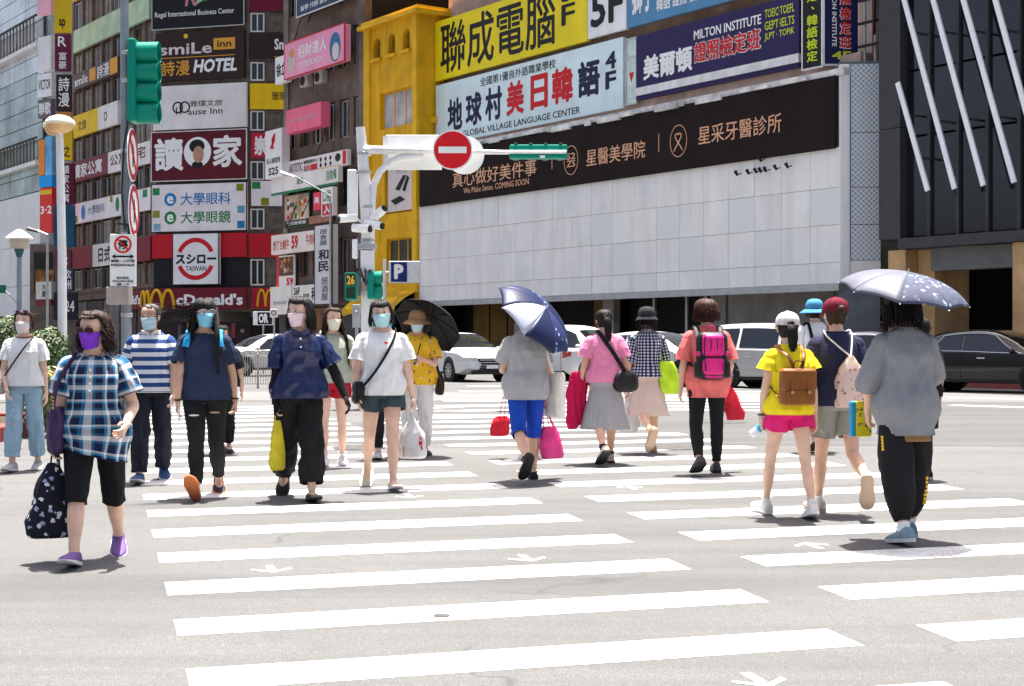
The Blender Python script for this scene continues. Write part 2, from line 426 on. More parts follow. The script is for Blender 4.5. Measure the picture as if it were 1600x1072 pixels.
def window(parent, a0, a1, z0, z1, y=.12, nx=2, fm=None, gm=None, fw=.06, nz=1):
    """window part (frame with mullions) and its pane as sub-part, in the building's local coordinates"""
    fm = fm or M_FRAME; gm = gm or G_DARK; w, h = a1-a0, z1-z0
    key = (round(w, 2), round(h, 2), nx, nz, fm.name, gm.name, fw)
    if key not in _WM:
        mb = MB(); mb.box(0, w, -.05, .05, 0, fw).box(0, w, -.05, .05, h-fw, h).box(0, fw, -.05, .05, fw, h-fw).box(w-fw, w, -.05, .05, fw, h-fw)
        for i in range(1, nx): mb.box(w*i/nx-fw*.45, w*i/nx+fw*.45, -.04, .04, fw, h-fw)
        for i in range(1, nz): mb.box(fw, w-fw, -.035, .035, h*i/nz-fw*.4, h*i/nz+fw*.4)
        a = mb.mesh('window'); a.materials.append(fm)
        b = MB().box(fw*.5, w-fw*.5, -.008, .008, fw*.5, h-fw*.5).mesh('pane'); b.materials.append(gm)
        _WM[key] = (a, b)
    a, b = _WM[key]
    o = obj('window', a, parent, Matrix.Translation((a0, y, z0))); obj('pane', b, o); return o
def air_unit(parent, a, y, z, w=.8, h=.6, dp=.32):
    """outdoor air-conditioner: casing with fan grille"""
    mb = MB().bbox(a, a+w, y-dp, y, z, z+h, .03)
    o = mb.build('air_conditioner', mat('ac_casing', (.50, .49, .46), .6, var=.15, streak=.5), parent)
    MB().lathe([(.23, 0), (.23, .02), (.20, .02), (.20, .004), (.0001, .004)], 18, TR(a+w*.4, y-dp, z+h/2, rx=PI/2)).build('fan_grille', M_BLACK, o)
    return o

# ================================================================== planes
RF = Vector((.5666, -.8241))
PF = Plane((10.06, 46), RF)                       # the long street front on the right
PFU = PF.shifted(1.0)                             # its upper storeys stand one metre back
c_r = Vector(((390-800)/FPX*92, 92)); PC = Plane(c_r, (.962, -.272))
c_l = PC.p0+PC.r*PC.a(243); PCL = Plane(c_l, RF); PCR = Plane(c_r, (1, .03))
def facade(name, P, label, cat='building'): return empty(name, P.pt(0, 0), P.rz, label, cat)

# ================================================================== F: long white clad building
aL, aR = PF.a(655), PF.a(1312)
F = facade('commercial_building', PF, 'long building clad in white metal panels with shops below and signboards above')
zB, zT = 3.50, 9.75
mb = MB(); mb.box(aL, aR, .25, 12, zB, zT); mb.build('wall', mat('grey_backing', (.30, .30, .30), .8, var=.15), F)
M_PANEL = mat('white_metal_panel', (.82, .805, .77), .5, .0, var=.05, vs=.7, streak=.2, bump=.05, bs=6)
def perf_mat(nm, fr_, ca, cb):
    m, t = rawmat(nm); co = t.mapping(t.coord(), (1, 1, 1), (0, PI/4, 0))
    sx = t.new('ShaderNodeSeparateXYZ'); t.link(co, sx.inputs[0])
    fx = t.math('ABSOLUTE', t.math('SUBTRACT', t.math('FRACT', t.math('MULTIPLY', sx.outputs[0], fr_)), .5)); fz = t.math('ABSOLUTE', t.math('SUBTRACT', t.math('FRACT', t.math('MULTIPLY', sx.outputs[2], fr_)), .5))
    k = t.math('LESS_THAN', t.math('MAXIMUM', fx, fz), .36)
    t.color(t.mix(k, ca, cb)); t.b.inputs['Roughness'].default_value = .45; t.b.inputs['Metallic'].default_value = .2; return m
M_PERF = perf_mat('perforated_panel', 17.0, (.80, .79, .765), (.70, .70, .695)); M_PANEL2 = mat('replaced_metal_panel', (.80, .787, .757), .5, .0, var=.06, vs=.9, streak=.26, bump=.05, bs=6)
M_MESH = perf_mat('diamond_mesh_cladding', 9.0, (.74, .77, .79), (.34, .39, .44))
rows = [(6.40, 7.62), (5.28, 6.40), (4.14, 5.28), (zB, 4.14)]
ncol = 20; cw = (aR-aL)/ncol
for ri, (z0, z1) in enumerate(rows):
    off = 0
    for c in range(ncol):
        x0, x1 = aL+c*cw, aL+(c+1)*cw
        y = random.uniform(-.006, .006)
        MB().box(x0+.006, x1-.006, y, .2, z0+.006, z1-.006).build('panel', M_PERF if (c > 8 and ri > 0 and (c*7+ri*5) % 3 == 0) else M_PANEL if (c*3+ri*5) % 4 else M_PANEL2, F)
MB().box(aL, aR, -.05, .24, zB-.22, zB-.004).build('soffit_trim', M_METAL, F)
# corner pier in diamond mesh
PM = Plane(PF.pt(aR, 0).xy, (1, -.12))
mw = PM.a(1376)-PM.a(1312)
pier = empty('cladding_pier', PM.pt(0, 0), PM.rz, 'corner pier clad in pale blue diamond mesh beside the white panels', 'pier')
MB().box(.0, mw, .14, 5.0, .55, 10.2).build('core', mat('pier_core', (.16, .18, .20), .7), pier)
MB().bbox(-.02, .32, -.02, .12, 3.5, 10.1, .05).build('edge_strip', M_PANEL, pier)
for z0, z1 in ((8.05, 10.1), (6.40, 8.03), (5.28, 6.38), (4.2, 5.26)):
    MB().box(.34, mw, .04, .12, z0, z1).build('mesh_panel', M_MESH, pier)
MB().box(.0, mw, .02, .12, 3.5, 4.18).build('lower_panel', M_PANEL, pier)
# ledge and broken trim over the banner
mb = MB(); mb.box(aL, aR+.2, -.05, 1.0, zT+.02, zT+.22)
for i in range(26):
    x = aL+random.random()*(aR-aL-1.5); mb.box(x, x+random.uniform(.3, 1.3), -.16-random.random()*.08, -.052, zT+.0+random.uniform(-.10, .03), zT+.12)
mb.build('ledge', mat('dirty_ledge', (.72, .71, .68), .8, var=.3, vs=1.5, streak=.5), F)
ban = Sign(PF, 659, 1309, 118, 232, board('banner_brown', (.019, .0115, .011), .7, var=.15, spec=.1), 'banner', 'long dark brown banner with copper writing across the white building', 'r', .05, .06)
def fr(S, px): return (S.P.a(px)-S.P.a(659))/S.w
def fz(S, px, py):
    z = S.P.z(px, py); return (z-S.e.location.z)/S.h
ban.t('真心做好美件事', fr(ban, 711), .27, fr(ban, 842), .56, M_COPPER, .004)
ban.t('We Make Sense. COMING SOON', fr(ban, 728), .13, fr(ban, 830), .24, M_COPPER, .006)
ban.t('星醫美學院', fr(ban, 920), .28, fr(ban, 1012), .56, M_COPPER, .004)
ban.t('星采牙醫診所', fr(ban, 1095), .34, fr(ban, 1225), .62, M_COPPER, .004)
for cx, k in ((896, 0), (1064, 1)):
    u = fr(ban, cx); ban.ring(u, .43 if k == 0 else .455, .19, .20, M_COPPER, 'emblem', sz=1.25)
    if k == 0: ban.t('S2\nZS', u-.011, .31, u+.011, .56, M_COPPER, .012)
    else:
        w, h, y = ban.w, ban.h, ban.y-.01
        for sgn in (-1, 1):
            pts = [V(u*w+sgn*x, y, (.455+z)*h) for x, z in ((.22, -.15), (.12, -.09), (0, -.03), (-.14, .05), (-.16, .10), (-.06, .12), (0, .09))]
            MB().tube(pts, .022, 6).build('emblem', M_COPPER, ban.e)
for px in (866, 1033): u = fr(ban, px); ban.p(u, .33, u+.0012, .62, M_COPPER, 'divider')
# spotlights fixed on the panels
for (px, py), which in zip(((1158, 271), (1176, 269), (1188, 267), (1195, 266), (1203, 265), (1219, 262), (1237, 259), (1195, 249)), ('leftmost of the seven black spotlights in the row under the banner', 'second from the left of the black spotlights under the banner', 'third from the left of the black spotlights under the banner', 'middle one of the seven black spotlights under the banner', 'third from the right of the black spotlights under the banner', 'second from the right of the black spotlights under the banner', 'rightmost of the seven black spotlights in the row under the banner', 'single black spotlight fixed just above the row of seven')):
    o = MB(); a, z = PF.a(px), PF.z(px, py)
    e = empty('spotlight', PF.pt(a, z, .0), PF.rz, which, 'spotlight', 'spotlights on the white wall')
    MB().cyl((0, 0, 0), (0, -.18, -.05), .018, 6).build('arm', M_BLACK, e)
    MB().tube([(0, -.16, -.08), (0, -.26, .06)], [.035, .06], 10).build('lamp_head', M_BLACK, e)
# ---- upper storeys with the big signs
FU = empty('upper_storeys', PFU.pt(0, 0), PFU.rz, 'upper storeys of the long building with sign bands and glazing', 'building')
uL, uR = PFU.a(686), PFU.a(1345)
mb = MB()
for z0, z1 in ((zT+.1, 10.6), (13.75, 14.55), (17.9, 18.6)): mb.box(uL, uR, 0, .5, z0, z1)
mb.box(uL, uR, .5, 10, zT+.1, 26)
mb.build('wall', mat('pink_tile_band', (.52, .36, .29), .75, var=.2, vs=1.0, bump=.3, bs=14, streak=.3), FU)
w = uR-uL
for i in range(10): window(FU, uL+w*i/10, uL+w*(i+1)/10, 18.7, 21.5, .25, 2, M_FRAME, mat('green_glass', (.03, .12, .10), .08, var=.2))
SY = Sign(PFU, 686, 924, 36, 128, board('yellow', (.78, .62, .012), .5, streak=.05), 'billboard', 'big yellow billboard with four black characters', 'l', .15, .05)
SY.t('聯成電腦', .04, .08, .815, .93, M_BLK, .012); SY.t('5\nF', .85, .30, .93, 1.0, M_BLK, .015)
S5 = Sign(PFU, 925, 985, -10, 62, board('pale_grey', (.58, .58, .58), .5), 'billboard', 'pale grey billboard reading 5F beside the yellow one', 'l', .15, .05)
S5.t('5F', .08, .20, .92, .98, M_BLK, .03)
SB = Sign(PFU, 987, 1255, -40, 45, board('steel_blue', (.055, .15, .26), .5), 'billboard', 'steel blue billboard with white strokes at the top edge', 'l', .15, .05)
SB.t('獅子', .03, .20, .17, .95, M_WHITE, .03); SB.t('韓語 證照 檢定', .19, .15, .48, .42, M_WHITE, .02)
SG = Sign(PFU, 687, 980, 135, 228, board('pale_aqua', (.43, .52, .525), .5), 'billboard', 'pale aqua language school billboard with navy and red characters', 'l', .15, .05)
SG.t('全國第1優良外語職業學校', .27, .80, .68, .94, M_BLK, .008)
for i, (ch, x0, x1, m) in enumerate((('地', .075, .165, M_NAVYL), ('球', .185, .28, M_NAVYL), ('村', .30, .395, M_NAVYL), ('美', .42, .515, M_REDL), ('日', .55, .64, M_REDL), ('韓', .66, .765, M_REDL), ('語', .79, .895, M_NAVYL))):
    SG.t(ch, x0, .19+i*.012, x1, .72+i*.012, m, .035)
SG.t('4\nF', .92, .29, .97, .85, M_NAVYL, .03); SG.t('GLOBAL VILLAGE LANGUAGE CENTER', .165, .05, .80, .15, M_BLK, .01)
nw = empty('stair_window_strip', PFU.pt(PFU.a(982), PFU.z(982, 166), .06), PFU.rz, 'narrow frosted window strip with a red triangle between two billboards', 'window')
ww, wh = PFU.a(1000)-PFU.a(982), PFU.z(982, 62)-PFU.z(982, 166)
MB().box(.04, ww-.04, -.06, .0, .05, wh-.05).build('pane', mat('frosted_glass', (.62, .74, .68), .35), nw)
mb = MB(); mb.box(0, .05, -.1, .0, 0, wh).box(ww-.05, ww, -.1, .0, 0, wh).box(.05, ww-.05, -.1, 0, 0, .06).box(.05, ww-.05, -.1, 0, wh*.7, wh*.7+.06).box(.05, ww-.05, -.1, 0, wh-.06, wh); mb.build('frame', M_FRAME, nw)
MB().prism([(ww*.3, wh*.48), (ww*.7, wh*.48), (ww*.5, wh*.34)], -.075, -.061).build('red_triangle', M_REDL, nw)
SM = Sign(PFU, 1001, 1256, 58, 158, board('deep_purple', (.028, .018, .085), .5), 'billboard', 'deep purple institute billboard with white, red and yellow writing', 'l', .15, .06)
SM.t('美爾頓', .05, .28, .375, .66, M_WHITE, .035); SM.t('MILTON INSTITUTE', .385, .72, .79, .86, M_WHITE, .02)
SM.t('證照檢定班', .385, .36, .79, .68, M_WHITE, .055); SM.t('證照檢定班', .389, .372, .786, .668, M_REDL, .02, lift=.02)
SM.t('TOEIC·TOEFL', .81, .78, .975, .90, M_LIME, .01); SM.t('GEPT·IELTS', .81, .61, .975, .73, M_LIME, .01); SM.t('JLPT · TOPIK', .81, .45, .975, .57, M_LIME, .01)
mb = MB(); mb.box(PFU.a(1001), PFU.a(1256), -.25, -.02, 10.62, 10.9).build('sign_ledge', M_FRAMEW, FU)
# corner sign box with two faces
PV1 = Plane(PFU.pt(PFU.a(1258), 0, .35).xy, RF); PV2 = Plane(PV1.pt(PV1.a(1287), 0).xy, (1, .05))
M_NAVYB = board('navy', (.014, .016, .075), .4)
V1 = Sign(PV1, 1258, 1287, -60, 103, M_BLK, 'vertical_sign', 'narrow black vertical sign with lime characters at the corner', 'r', .10, .0, M_FRAMEW)
V1.t('檢\n定\n、\n韓\n語\n檢\n定', .22, .05, .80, .86, M_LIME, .02)
V2 = Sign(PV2, 1287, 1339, -60, 101, M_NAVYB, 'vertical_sign', 'navy vertical sign with red and white writing ending in a yellow 4F', 'l', .10, .02, M_FRAMEW)
V2.t('照\n檢\n定\n班', .44, .135, .80, .70, M_WHITE, .07); V2.t('照\n檢\n定\n班', .455, .142, .785, .695, M_REDL, .03, lift=.02)
ins = write(V2.e, 'MILTON INSTITUTE', 0, 0, 1, 1, 0, M_WHITE, .02)
L = V2.h*.62; ins.matrix_local = Matrix.Translation((V2.w*.22, V2.y-.002, V2.h*.17+L))@Matrix.Rotation(PI/2, 4, 'Y')@Matrix.Diagonal((L, 1, V2.w*.14, 1))
V2.t('4F', .22, .045, .80, .125, M_LIME, .03)
# pipes and cable ladders right of the corner sign
ps = empty('service_pipes', PFU.pt(PFU.a(1342), 10.2, -.3), PFU.rz, 'tangle of dark service pipes between the corner sign and dark tower', 'pipes')
for i in range(4): MB().tube([V(.15+i*.33, -.2+.1*(i % 2), 0), V(.15+i*.33, -.2+.1*(i % 2), 8)], .05, 8).build('pipe', M_METAL, ps)
for i in range(7): MB().box(0, 1.3, -.35, -.3, .5+i*.7, .58+i*.7).build('bracket', M_BLACK, ps)
MB().tube([V(.6, -.4, 4.5), V(.9, -.45, 3.9), V(1.0, -.45, 3.0), V(.75, -.4, 2.0), V(.7, -.4, .8)], .05, 8).build('hose', M_BLACK, ps)
# ---- street level under the white panels
FG = empty('shopfront_row', PF.pt(0, .55), PF.rz, 'row of dark shop fronts and grey hoarding under the white panels', 'shop front')
M_HOARD = mat('grey_hoarding', (.30, .285, .262), .8, var=.2, vs=.8, streak=.3)
M_OCHRE = mat('ochre_hoarding', (.16, .092, .018), .75, var=.3, vs=.7, streak=.4)
def ap(px): return PF.a(px)
for x0, x1, m, nm, y in ((655, 690, M_DARKIN, 'doorway', 2.4), (690, 768, M_OCHRE, 'hoarding', 1.6), (768, 795, M_HOARD, 'column', 1.1), (795, 872, M_DARKIN, 'shop_window', 1.9), (872, 905, M_OCHRE, 'door', 1.7),
                         (905, 922, M_HOARD, 'column', 1.1), (922, 1068, M_DARKIN, 'shop_window', 1.9), (1068, 1092, M_HOARD, 'column', 1.2), (1092, 1292, M_HOARD, 'hoarding', 1.3), (1292, 1312, M_OCHRE, 'door_post', 1.4)):
    MB().box(ap(x0)+.01, ap(x1)-.01, y, y+.3, 0, 2.9).build(nm, m, FG)
MB().box(aL, aR, 3.2, 3.4, 0, 2.95).build('rear_wall', M_DARKIN, FG)
for x in (960, 1010, 1040): MB().box(ap(x), ap(x)+.12, 1.78, 1.88, 0, 2.9).build('mullion', M_METAL, FG)
for x in (715, 742): MB().box(ap(x), ap(x)+.06, 1.55, 1.59, 0, 2.9).build('hoarding_joint', M_BLACK, FG)
MB().box(aL, aR+3, -2.2, 3.0, -.02, .13).build('pavement', M_CONC, None, M=PF.M(0, .55), kind='structure')
kerb = MB(); kerb.box(aL-2, aR+14, -2.5, -2.21, -.03, .15); kerb.build('kerb', mat('red_kerb', (.36, .10, .085), .8, var=.25, vs=2), None, M=PF.M(0, .55), kind='structure')

# ================================================================== G: dark glass tower on the right
G = facade('glass_tower', PF, 'dark glass office tower with slanting white light bars')
g0, g1 = PF.a(1377), PF.a(1700)
MB().box(g0, g1, .5, 14, 4.7, 40).build('core', M_BLACK, G)
M_CLAD = mat('charcoal_cladding', (.055, .055, .057), .5, .1, var=.08)
ga = PF.a(1410)
for z0, z1 in ((4.7, 7.9), (7.92, 11.8), (11.82, 16), (16.02, 22)): MB().box(g0, ga, -.1, .5, z0, z1).build('cladding_panel', M_CLAD, G)
cols = [1410, 1447, 1492, 1538, 1588, 1645, 1700]
for x0, x1 in zip(cols, cols[1:]):
    for z0, z1 in ((4.75, 7.6), (7.65, 9.5), (9.55, 12.0), (12.05, 16.5), (16.55, 20)):
        MB().box(PF.a(x0)+.04, PF.a(x1)-.04, .2, .24, z0+.02, z1).build('pane', mat('tower_glass', (.012, .014, .02), .04, var=.2, vs=.4, spec=.6), G)
for x in cols[1:]: MB().box(PF.a(x)-.05, PF.a(x)+.05, .10, .3, 4.7, 24).build('mullion', M_CLAD, G)
MB().box(ga, g1, -.2, .3, 4.40, 4.70).build('transom', M_CLAD, G)
MB().box(ga, g1, -.1, .4, 11.98, 12.3).build('transom', M_CLAD, G)
M_BAR = mat('white_light_bar', (.85, .86, .88), .4, var=.03)
PB = PF.shifted(-.45)
for i, (xa, ya, xb, yb) in enumerate(((1402, 129, 1449, 298), (1399, -50, 1491, 295), (1444, -50, 1536, 290), (1491, -50, 1584, 285), (1541, -50, 1632, 280))):
    p = V(PB.a(xa), -.45, PB.z(xa, ya)); q = V(PB.a(xb), -.45, PB.z(xb, yb)); d = (q-p).normalized(); n = V(-d.z, 0, d.x)*.075
    bar = MB(); bar.prism([((p+n).x, (p+n).z), ((p-n).x, (p-n).z), ((q-n).x, (q-n).z), ((q+n).x, (q+n).z)], -.46, -.40)
    bo = bar.build('light_bar', M_BAR, G)
    for k in (.3, .7): c = p.lerp(q, k); MB().box(c.x-.03, c.x+.03, -.40, .2, c.z-.03, c.z+.03).build('bracket', M_CLAD, bo)
M_SAND = mat('sandstone', (.58, .36, .17), .75, var=.15, vs=1.5, bump=.2, bs=20, streak=.2)
M_SAND2 = mat('sandstone_return', (.40, .24, .12), .75, var=.15, vs=1.5, bump=.2, bs=20)
MB().box(PF.a(1388), PF.a(1415), .0, 2.0, .68, 4.38).build('column', M_SAND, G)
MB().box(PF.a(1416), PF.a(1442), .5, 2.0, .68, 4.38).build('column', M_SAND, G)
MB().box(PF.a(1584), PF.a(1640), -.05, 2.0, .68, 4.38).build('column', M_SAND, G)
MB().box(PF.a(1443), PF.a(1583), .3, .8, 3.75, 4.38).build('beam', mat('grey_beam', (.16, .16, .155), .6, var=.1), G)
MB().box(PF.a(1150), g1, 5.5, 5.7, .55, 4.4).build('lobby_wall', M_DARKIN, G)
MB().box(PF.a(1528), PF.a(1590), 4.0, 4.3, 2.3, 2.5).build('canopy', M_METAL, G)
for x0, x1, c in ((1530, 1562, (.03, .07, .14)), (1563, 1590, (.20, .22, .24)), (1470, 1520, (.06, .065, .07))):
    MB().box(PF.a(x0), PF.a(x1), 4.6, 4.7, .7, 2.25).build('display_panel', mat('lobby_%d' % x0, c, .3), G)
# shop at the corner under the mesh pier
SH = empty('corner_shop', PM.pt(0, .55), PM.rz, 'small dark shop with posters under the mesh pier', 'shop front')
MB().box(0, 2.2, 1.6, 1.9, 0, 2.95).build('shop_window', M_DARKIN, SH)
for i, (x, z, w_, h_, c) in enumerate(((.35, 1.9, .5, .6, (.06, .12, .10)), (1.0, 2.0, .5, .55, (.22, .25, .22)), (.3, 1.1, .5, .6, (.32, .25, .18)), (1.0, 1.0, .6, .7, (.50, .55, .66)), (1.1, .4, .5, .45, (.35, .08, .14)), (.3, .4, .6, .4, (.2, .17, .14)))):
    MB().box(x, x+w_, 1.57, 1.595, z, z+h_).build('poster', mat('poster_%d' % i, c, .5, var=.3, vs=5), SH)
mb = MB().box(0, 2.2, 1.52, 1.6, 1.75, 1.82).box(.9, .96, 1.52, 1.6, 0, 2.9); mb.build('frame', M_METAL, SH)
# ================================================================== E: yellow building
M_OCH = mat('yellow_render', (.78, .42, .008), .7, var=.14, vs=.9, bump=.2, bs=12, streak=.45)
M_OCH2 = mat('yellow_trim', (.82, .46, .015), .65, var=.12, vs=1.2, streak=.3)
E = facade('yellow_building', PF, 'narrow ochre yellow building with three arched niches under its roof')
eL, eR = PF.a(572), PF.a(654.3)
def ez(px, py): return PF.z(px, py)
zr = ez(612, 25)
MB().box(eL, eR, .35, 7, 4.0, zr-.3).build('wall', M_OCH, E)
MB().box(eL+.3, eR-.3, 1.6, 7, .55, 4.0).build('ground_floor', M_DARKIN, E)
# front skin pieces around openings, niches and windows
wx0, wx1 = PF.a(594), PF.a(647); wz0, wz1 = ez(598, 203), ez(598, 146)
px0, px1 = PF.a(601), PF.a(646); pz0, pz1 = ez(604, 335), ez(604, 262)
qx0, qx1 = PF.a(604), PF.a(647); qz0, qz1 = ez(605, 430), ez(605, 374)
nz0, nz1 = ez(590, 92), ez(590, 60)
mb = MB(); mb.box(eL, wx0, -.02, .35, 3.9, nz0).box(wx1, eR, -.02, .35, 3.9, nz0)
mb.box(wx0, wx1, 0, .35, wz1, nz0).box(wx0, wx1, 0, .35, pz1, wz0).box(wx0, wx1, 0, .35, qz1, pz0).box(wx0, wx1, 0, .35, 3.9, qz0)
mb.box(wx0, px0, .0, .35, pz0, pz1).box(px1, wx1, .0, .35, pz0, pz1).box(wx0, qx0, .0, .35, qz0, qz1)
# arcade with three arched openings
nx = [(PF.a(x0), PF.a(x1)) for x0, x1 in ((584, 595), (607, 618), (630, 641))]
prev = eL
for (x0, x1) in nx:
    mb.box(prev, x0, -.02, .35, nz0, nz1+.9); prev = x1
    r = (x1-x0)/2; cx = (x0+x1)/2; zc = nz1-r
    for k in range(10):
        a0, a1 = PI-PI*k/10, PI-PI*(k+1)/10
        mb.prism([(cx+r*math.cos(a0), zc+r*math.sin(a0)), (cx+r*math.cos(a1), zc+r*math.sin(a1)), (cx+r*math.cos(a1), nz1+.9), (cx+r*math.cos(a0), nz1+.9)], -.02, .35)
mb.box(prev, eR, -.02, .35, nz0, nz1+.9); mb.box(eL, eR, -.02, .35, nz1+.9, zr-.3)
mb.build('front', M_OCH, E)
for (x0, x1) in nx:
    MB().box(x0-.08, x1+.08, -.16, -.02, nz0-.14, nz0).build('niche_sill', M_OCH2, E)
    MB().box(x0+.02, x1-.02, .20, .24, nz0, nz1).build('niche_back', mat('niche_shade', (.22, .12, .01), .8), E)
MB().box(eL-.25, eR+.3, -.35, 7, zr-.3, zr-.12).build('cornice', M_OCH2, E)
MB().box(eL-.15, eR+.2, -.2, 7, zr-.12, zr+.05).build('coping', M_OCH2, E)
MB().box(eL, eR, -.12, -.02, nz1+.55, nz1+.75).build('string_course', M_OCH2, E)
MB().box(eR-.35, eR, -.14, -.02, 3.9, zr-.3).build('pilaster', M_OCH2, E)
MB().box(eL, eL+.5, -.14, -.02, 3.9, zr-.3).build('pilaster', M_OCH2, E)
window(E, wx0+.02, wx1-.02, wz0, wz1, .2, 3, M_OCH2, mat('pale_pane', (.50, .46, .45), .25, var=.25, vs=1))
window(E, qx0, wx1, qz0, qz1, .2, 3, M_OCH2, mat('warm_pane', (.08, .06, .05), .15, var=.4, vs=1.5))
bz = ez(610, 486)
mb = MB()
for k in range(8):
    a0, a1 = PI/2*k/8, PI/2*(k+1)/8
    mb.prism([(0, 0), (0, 0.01), (1, .01), (1, 0)], 0, .01) if False else None
aw = [(-1.3, ez(610, 492)), (-1.2, ez(610, 478)), (-.7, ez(610, 464)), (.0, ez(610, 452))]
i0 = mb.pts([(x, y, z+.12*math.sin(x*1.3)) for x in [eL+(eR-eL)*k/14 for k in range(15)] for y, z in aw])
for k in range(14):
    for j in range(3): b = i0+k*4+j; mb.face([b, b+1, b+5, b+4])
mb.build('awning', mat('yellow_awning', (.65, .38, .01), .75, var=.3, vs=1.5), E, smooth=60, recalc=False)
MB().box(eL, eR, -1.3, -1.24, 3.02, 3.22).build('fascia', M_OCH2, E)
for x in (eL+.1, eR-.35): MB().box(x, x+.3, 0, .5, .55, 3.95).build('post', M_OCH2, E)
poster = Sign(PF, 604, 643, 264, 332, board('poster_grey', (.40, .35, .33), .5), 'poster', 'grey poster of a folding chair on the yellow building', 'l', .05, -.12)
for poly in ([(.30, .50), (.62, .80), (.75, .78), (.48, .46)], [(.58, .46), (.78, .78), (.86, .72), (.70, .42)], [(.12, .26), (.50, .34), (.70, .24), (.30, .15)]):
    MB().prism([(x*poster.w, z*poster.h) for x, z in poly], poster.y-.012, poster.y-.002).build('picture', M_BLK, poster.e)
poster.p(.35, .92, .8, .94, M_BLK); poster.p(.35, .86, .8, .875, M_METAL)
# pipes down its shaded side
for dy in (1.2, 2.0):
    MB().tube([V(eR+.08, dy, 9), V(eR+.08, dy, zr-.5)], .06, 8).build('drain_pipe', M_OCH2, E)
MB().box(eR, eR+.25, .6, 3.5, zr-5.0, zr-4.75).build('side_ledge', M_OCH2, E)
# dark block rising behind
RB = empty('rear_building', PF.pt(0, 0, -5.0), PF.rz, 'dark brown block rising behind the yellow building', 'building')
ra0, ra1 = PF.a(555), PF.a(700)
MB().box(ra0, ra1, 2.2, 12, .55, 30).build('wall', M_TILE2, RB)

# ================================================================== D: brown building with many signs
D = facade('brown_building', PF, 'grimy brown tiled building crowded with shop signs left of the yellow one')
dL, dR = PF.a(446), PF.a(571)
MB().box(dL, dR, .35, 10, .55, 31).build('core', M_DARKIN, D)
dw = dR-dL
zfl = [4.2, 7.4, 10.6, 13.9, 17.2, 20.5, 24.0]
mb = MB()
for z in zfl: mb.box(dL, dR, -.02, .34, z-.75, z+.75)
mb.build('spandrels', M_TILE, D)
for z0, z1 in zip(zfl, zfl[1:]):
    n = 6
    for i in range(n+1):
        x = dL+dw*i/n; MB().box(x-.22, x+.22, .0, .33, z0+.75, z1-.75).build('pier', M_TILE, D)
    for i in range(n):
        window(D, dL+dw*i/n+.24, dL+dw*(i+1)/n-.24, z0+.78, z1-.78, .2, 2, random.choice((M_FRAME, M_TILE2, M_FRAMEW)), random.choice((G_DARK, G_TINT, mat('dusty_pane', (.09, .08, .07), .25, var=.3))))
MB().box(dL-.01, dL+.5, -.1, -.021, 3, 27).build('corner_pier', M_TILE2, D)
MB().box(dR-.5, dR, -.1, -.021, 3, 27).build('corner_pier', M_TILE2, D)
for i in range(4):
    x = dL+random.random()*dw*.9; z = random.choice(zfl[2:])+random.uniform(-.6, .3); air_unit(D, x, -.03, z)
for i in range(6):
    x = dL+random.random()*dw; z = 6+random.random()*14
    MB().tube([V(x, -.1, z), V(x+.4, -.35, z-.4), V(x+1.0, -.2, z+.5), V(x+1.5, -.1, z+1.6)], .025, 5).build('cable', M_BLACK, D)
B = lambda n, c, **k: board(n, c, .5, **k)
s = Sign(PF, 481, 562, -30, 29, B('dark_blue', (.03, .05, .10)), 'shop_sign', 'dark blue sign with pale writing at the top of the brown building', 'l', .3, .3, M_FRAMEW)
s.t('StudyMBA', .1, .32, .75, .62, M_WHITE, .02); s.t('留學 代辦 遊學', .08, .10, .62, .24, M_WHITE, .01)
s = Sign(PF, 466, 560, 73, 126, B('pink', (.62, .24, .35)), 'shop_sign', 'large pink sign with two round heads on the brown building', 'l', .35, .4, M_REDL)
s.t('招財達人', .24, .45, .72, .82, M_WHITE, .012); s.t('COFFEE SCHOOL', .24, .18, .66, .34, M_WHITE, .01)
s.d(.13, .40, .27, mat('pic_cream', (.62, .52, .46), .6), sx=.8); s.d(.13, .68, .13, mat('pic_orange', (.62, .30, .10), .6), sx=1.2, d=.014)
s.d(.86, .45, .40, mat('pic_blue', (.05, .16, .30), .6), sx=.8); s.d(.87, .32, .24, mat('pic_pale', (.68, .62, .60), .6), sx=.85, d=.016)
s = Sign(PF, 447, 465, 93, 134, B('white_a', (.55, .53, .51)), 'shop_sign', 'small white sign with black characters left of the large pink one', 'l', .3, .3)
s.t('徐立', .1, .25, .95, .75, M_BLK, .03)
s = Sign(PF, 473, 528, 176, 212, B('rose', (.58, .10, .17)), 'shop_sign', 'small rose sign with faint lettering on the brown building', 'l', .5, .4)
s.t('SKATING CORNER', .14, .40, .90, .58, mat('pale_rose', (.70, .45, .48), .5), .012)
s = Sign(PF, 437, 463, 208, 282, B('white_b', (.56, .54, .52)), 'shop_sign', 'tall white sign with a red tick on the left corner of the brown building', 'l', .45, .35)
MB().tube([V(.35*s.w, s.y-.02, .62*s.h), V(.55*s.w, s.y-.02, .75*s.h), V(.6*s.w, s.y-.02, .9*s.h), V(.45*s.w, s.y-.02, .8*s.h), V(.5*s.w, s.y-.02, .6*s.h)], .05, 6).build('emblem', M_REDL, s.e)
s.t('名人補習班', .08, .30, .92, .42, M_BLK, .02); s.t('S25', .2, .06, .8, .22, M_BLK, .03)
s = Sign(PF, 463, 556, 254, 277, B('white_c', (.52, .46, .44)), 'shop_sign', 'long pale sign with round black stamps under the windows', 'l', .2, .25)
s.t('ARTISTIC', .02, .2, .26, .8, M_BLK, .008); s.t('國際證照中心', .28, .58, .52, .85, M_BLK, .015)
s.p(.28, .12, .39, .5, mat('sq_pink', (.5, .2, .22), .5)); s.p(.40, .12, .51, .5, M_REDL)
for i in range(3):
    for j in range(2): s.d(.57+i*.08, .32+j*.36, .14, M_BLK)
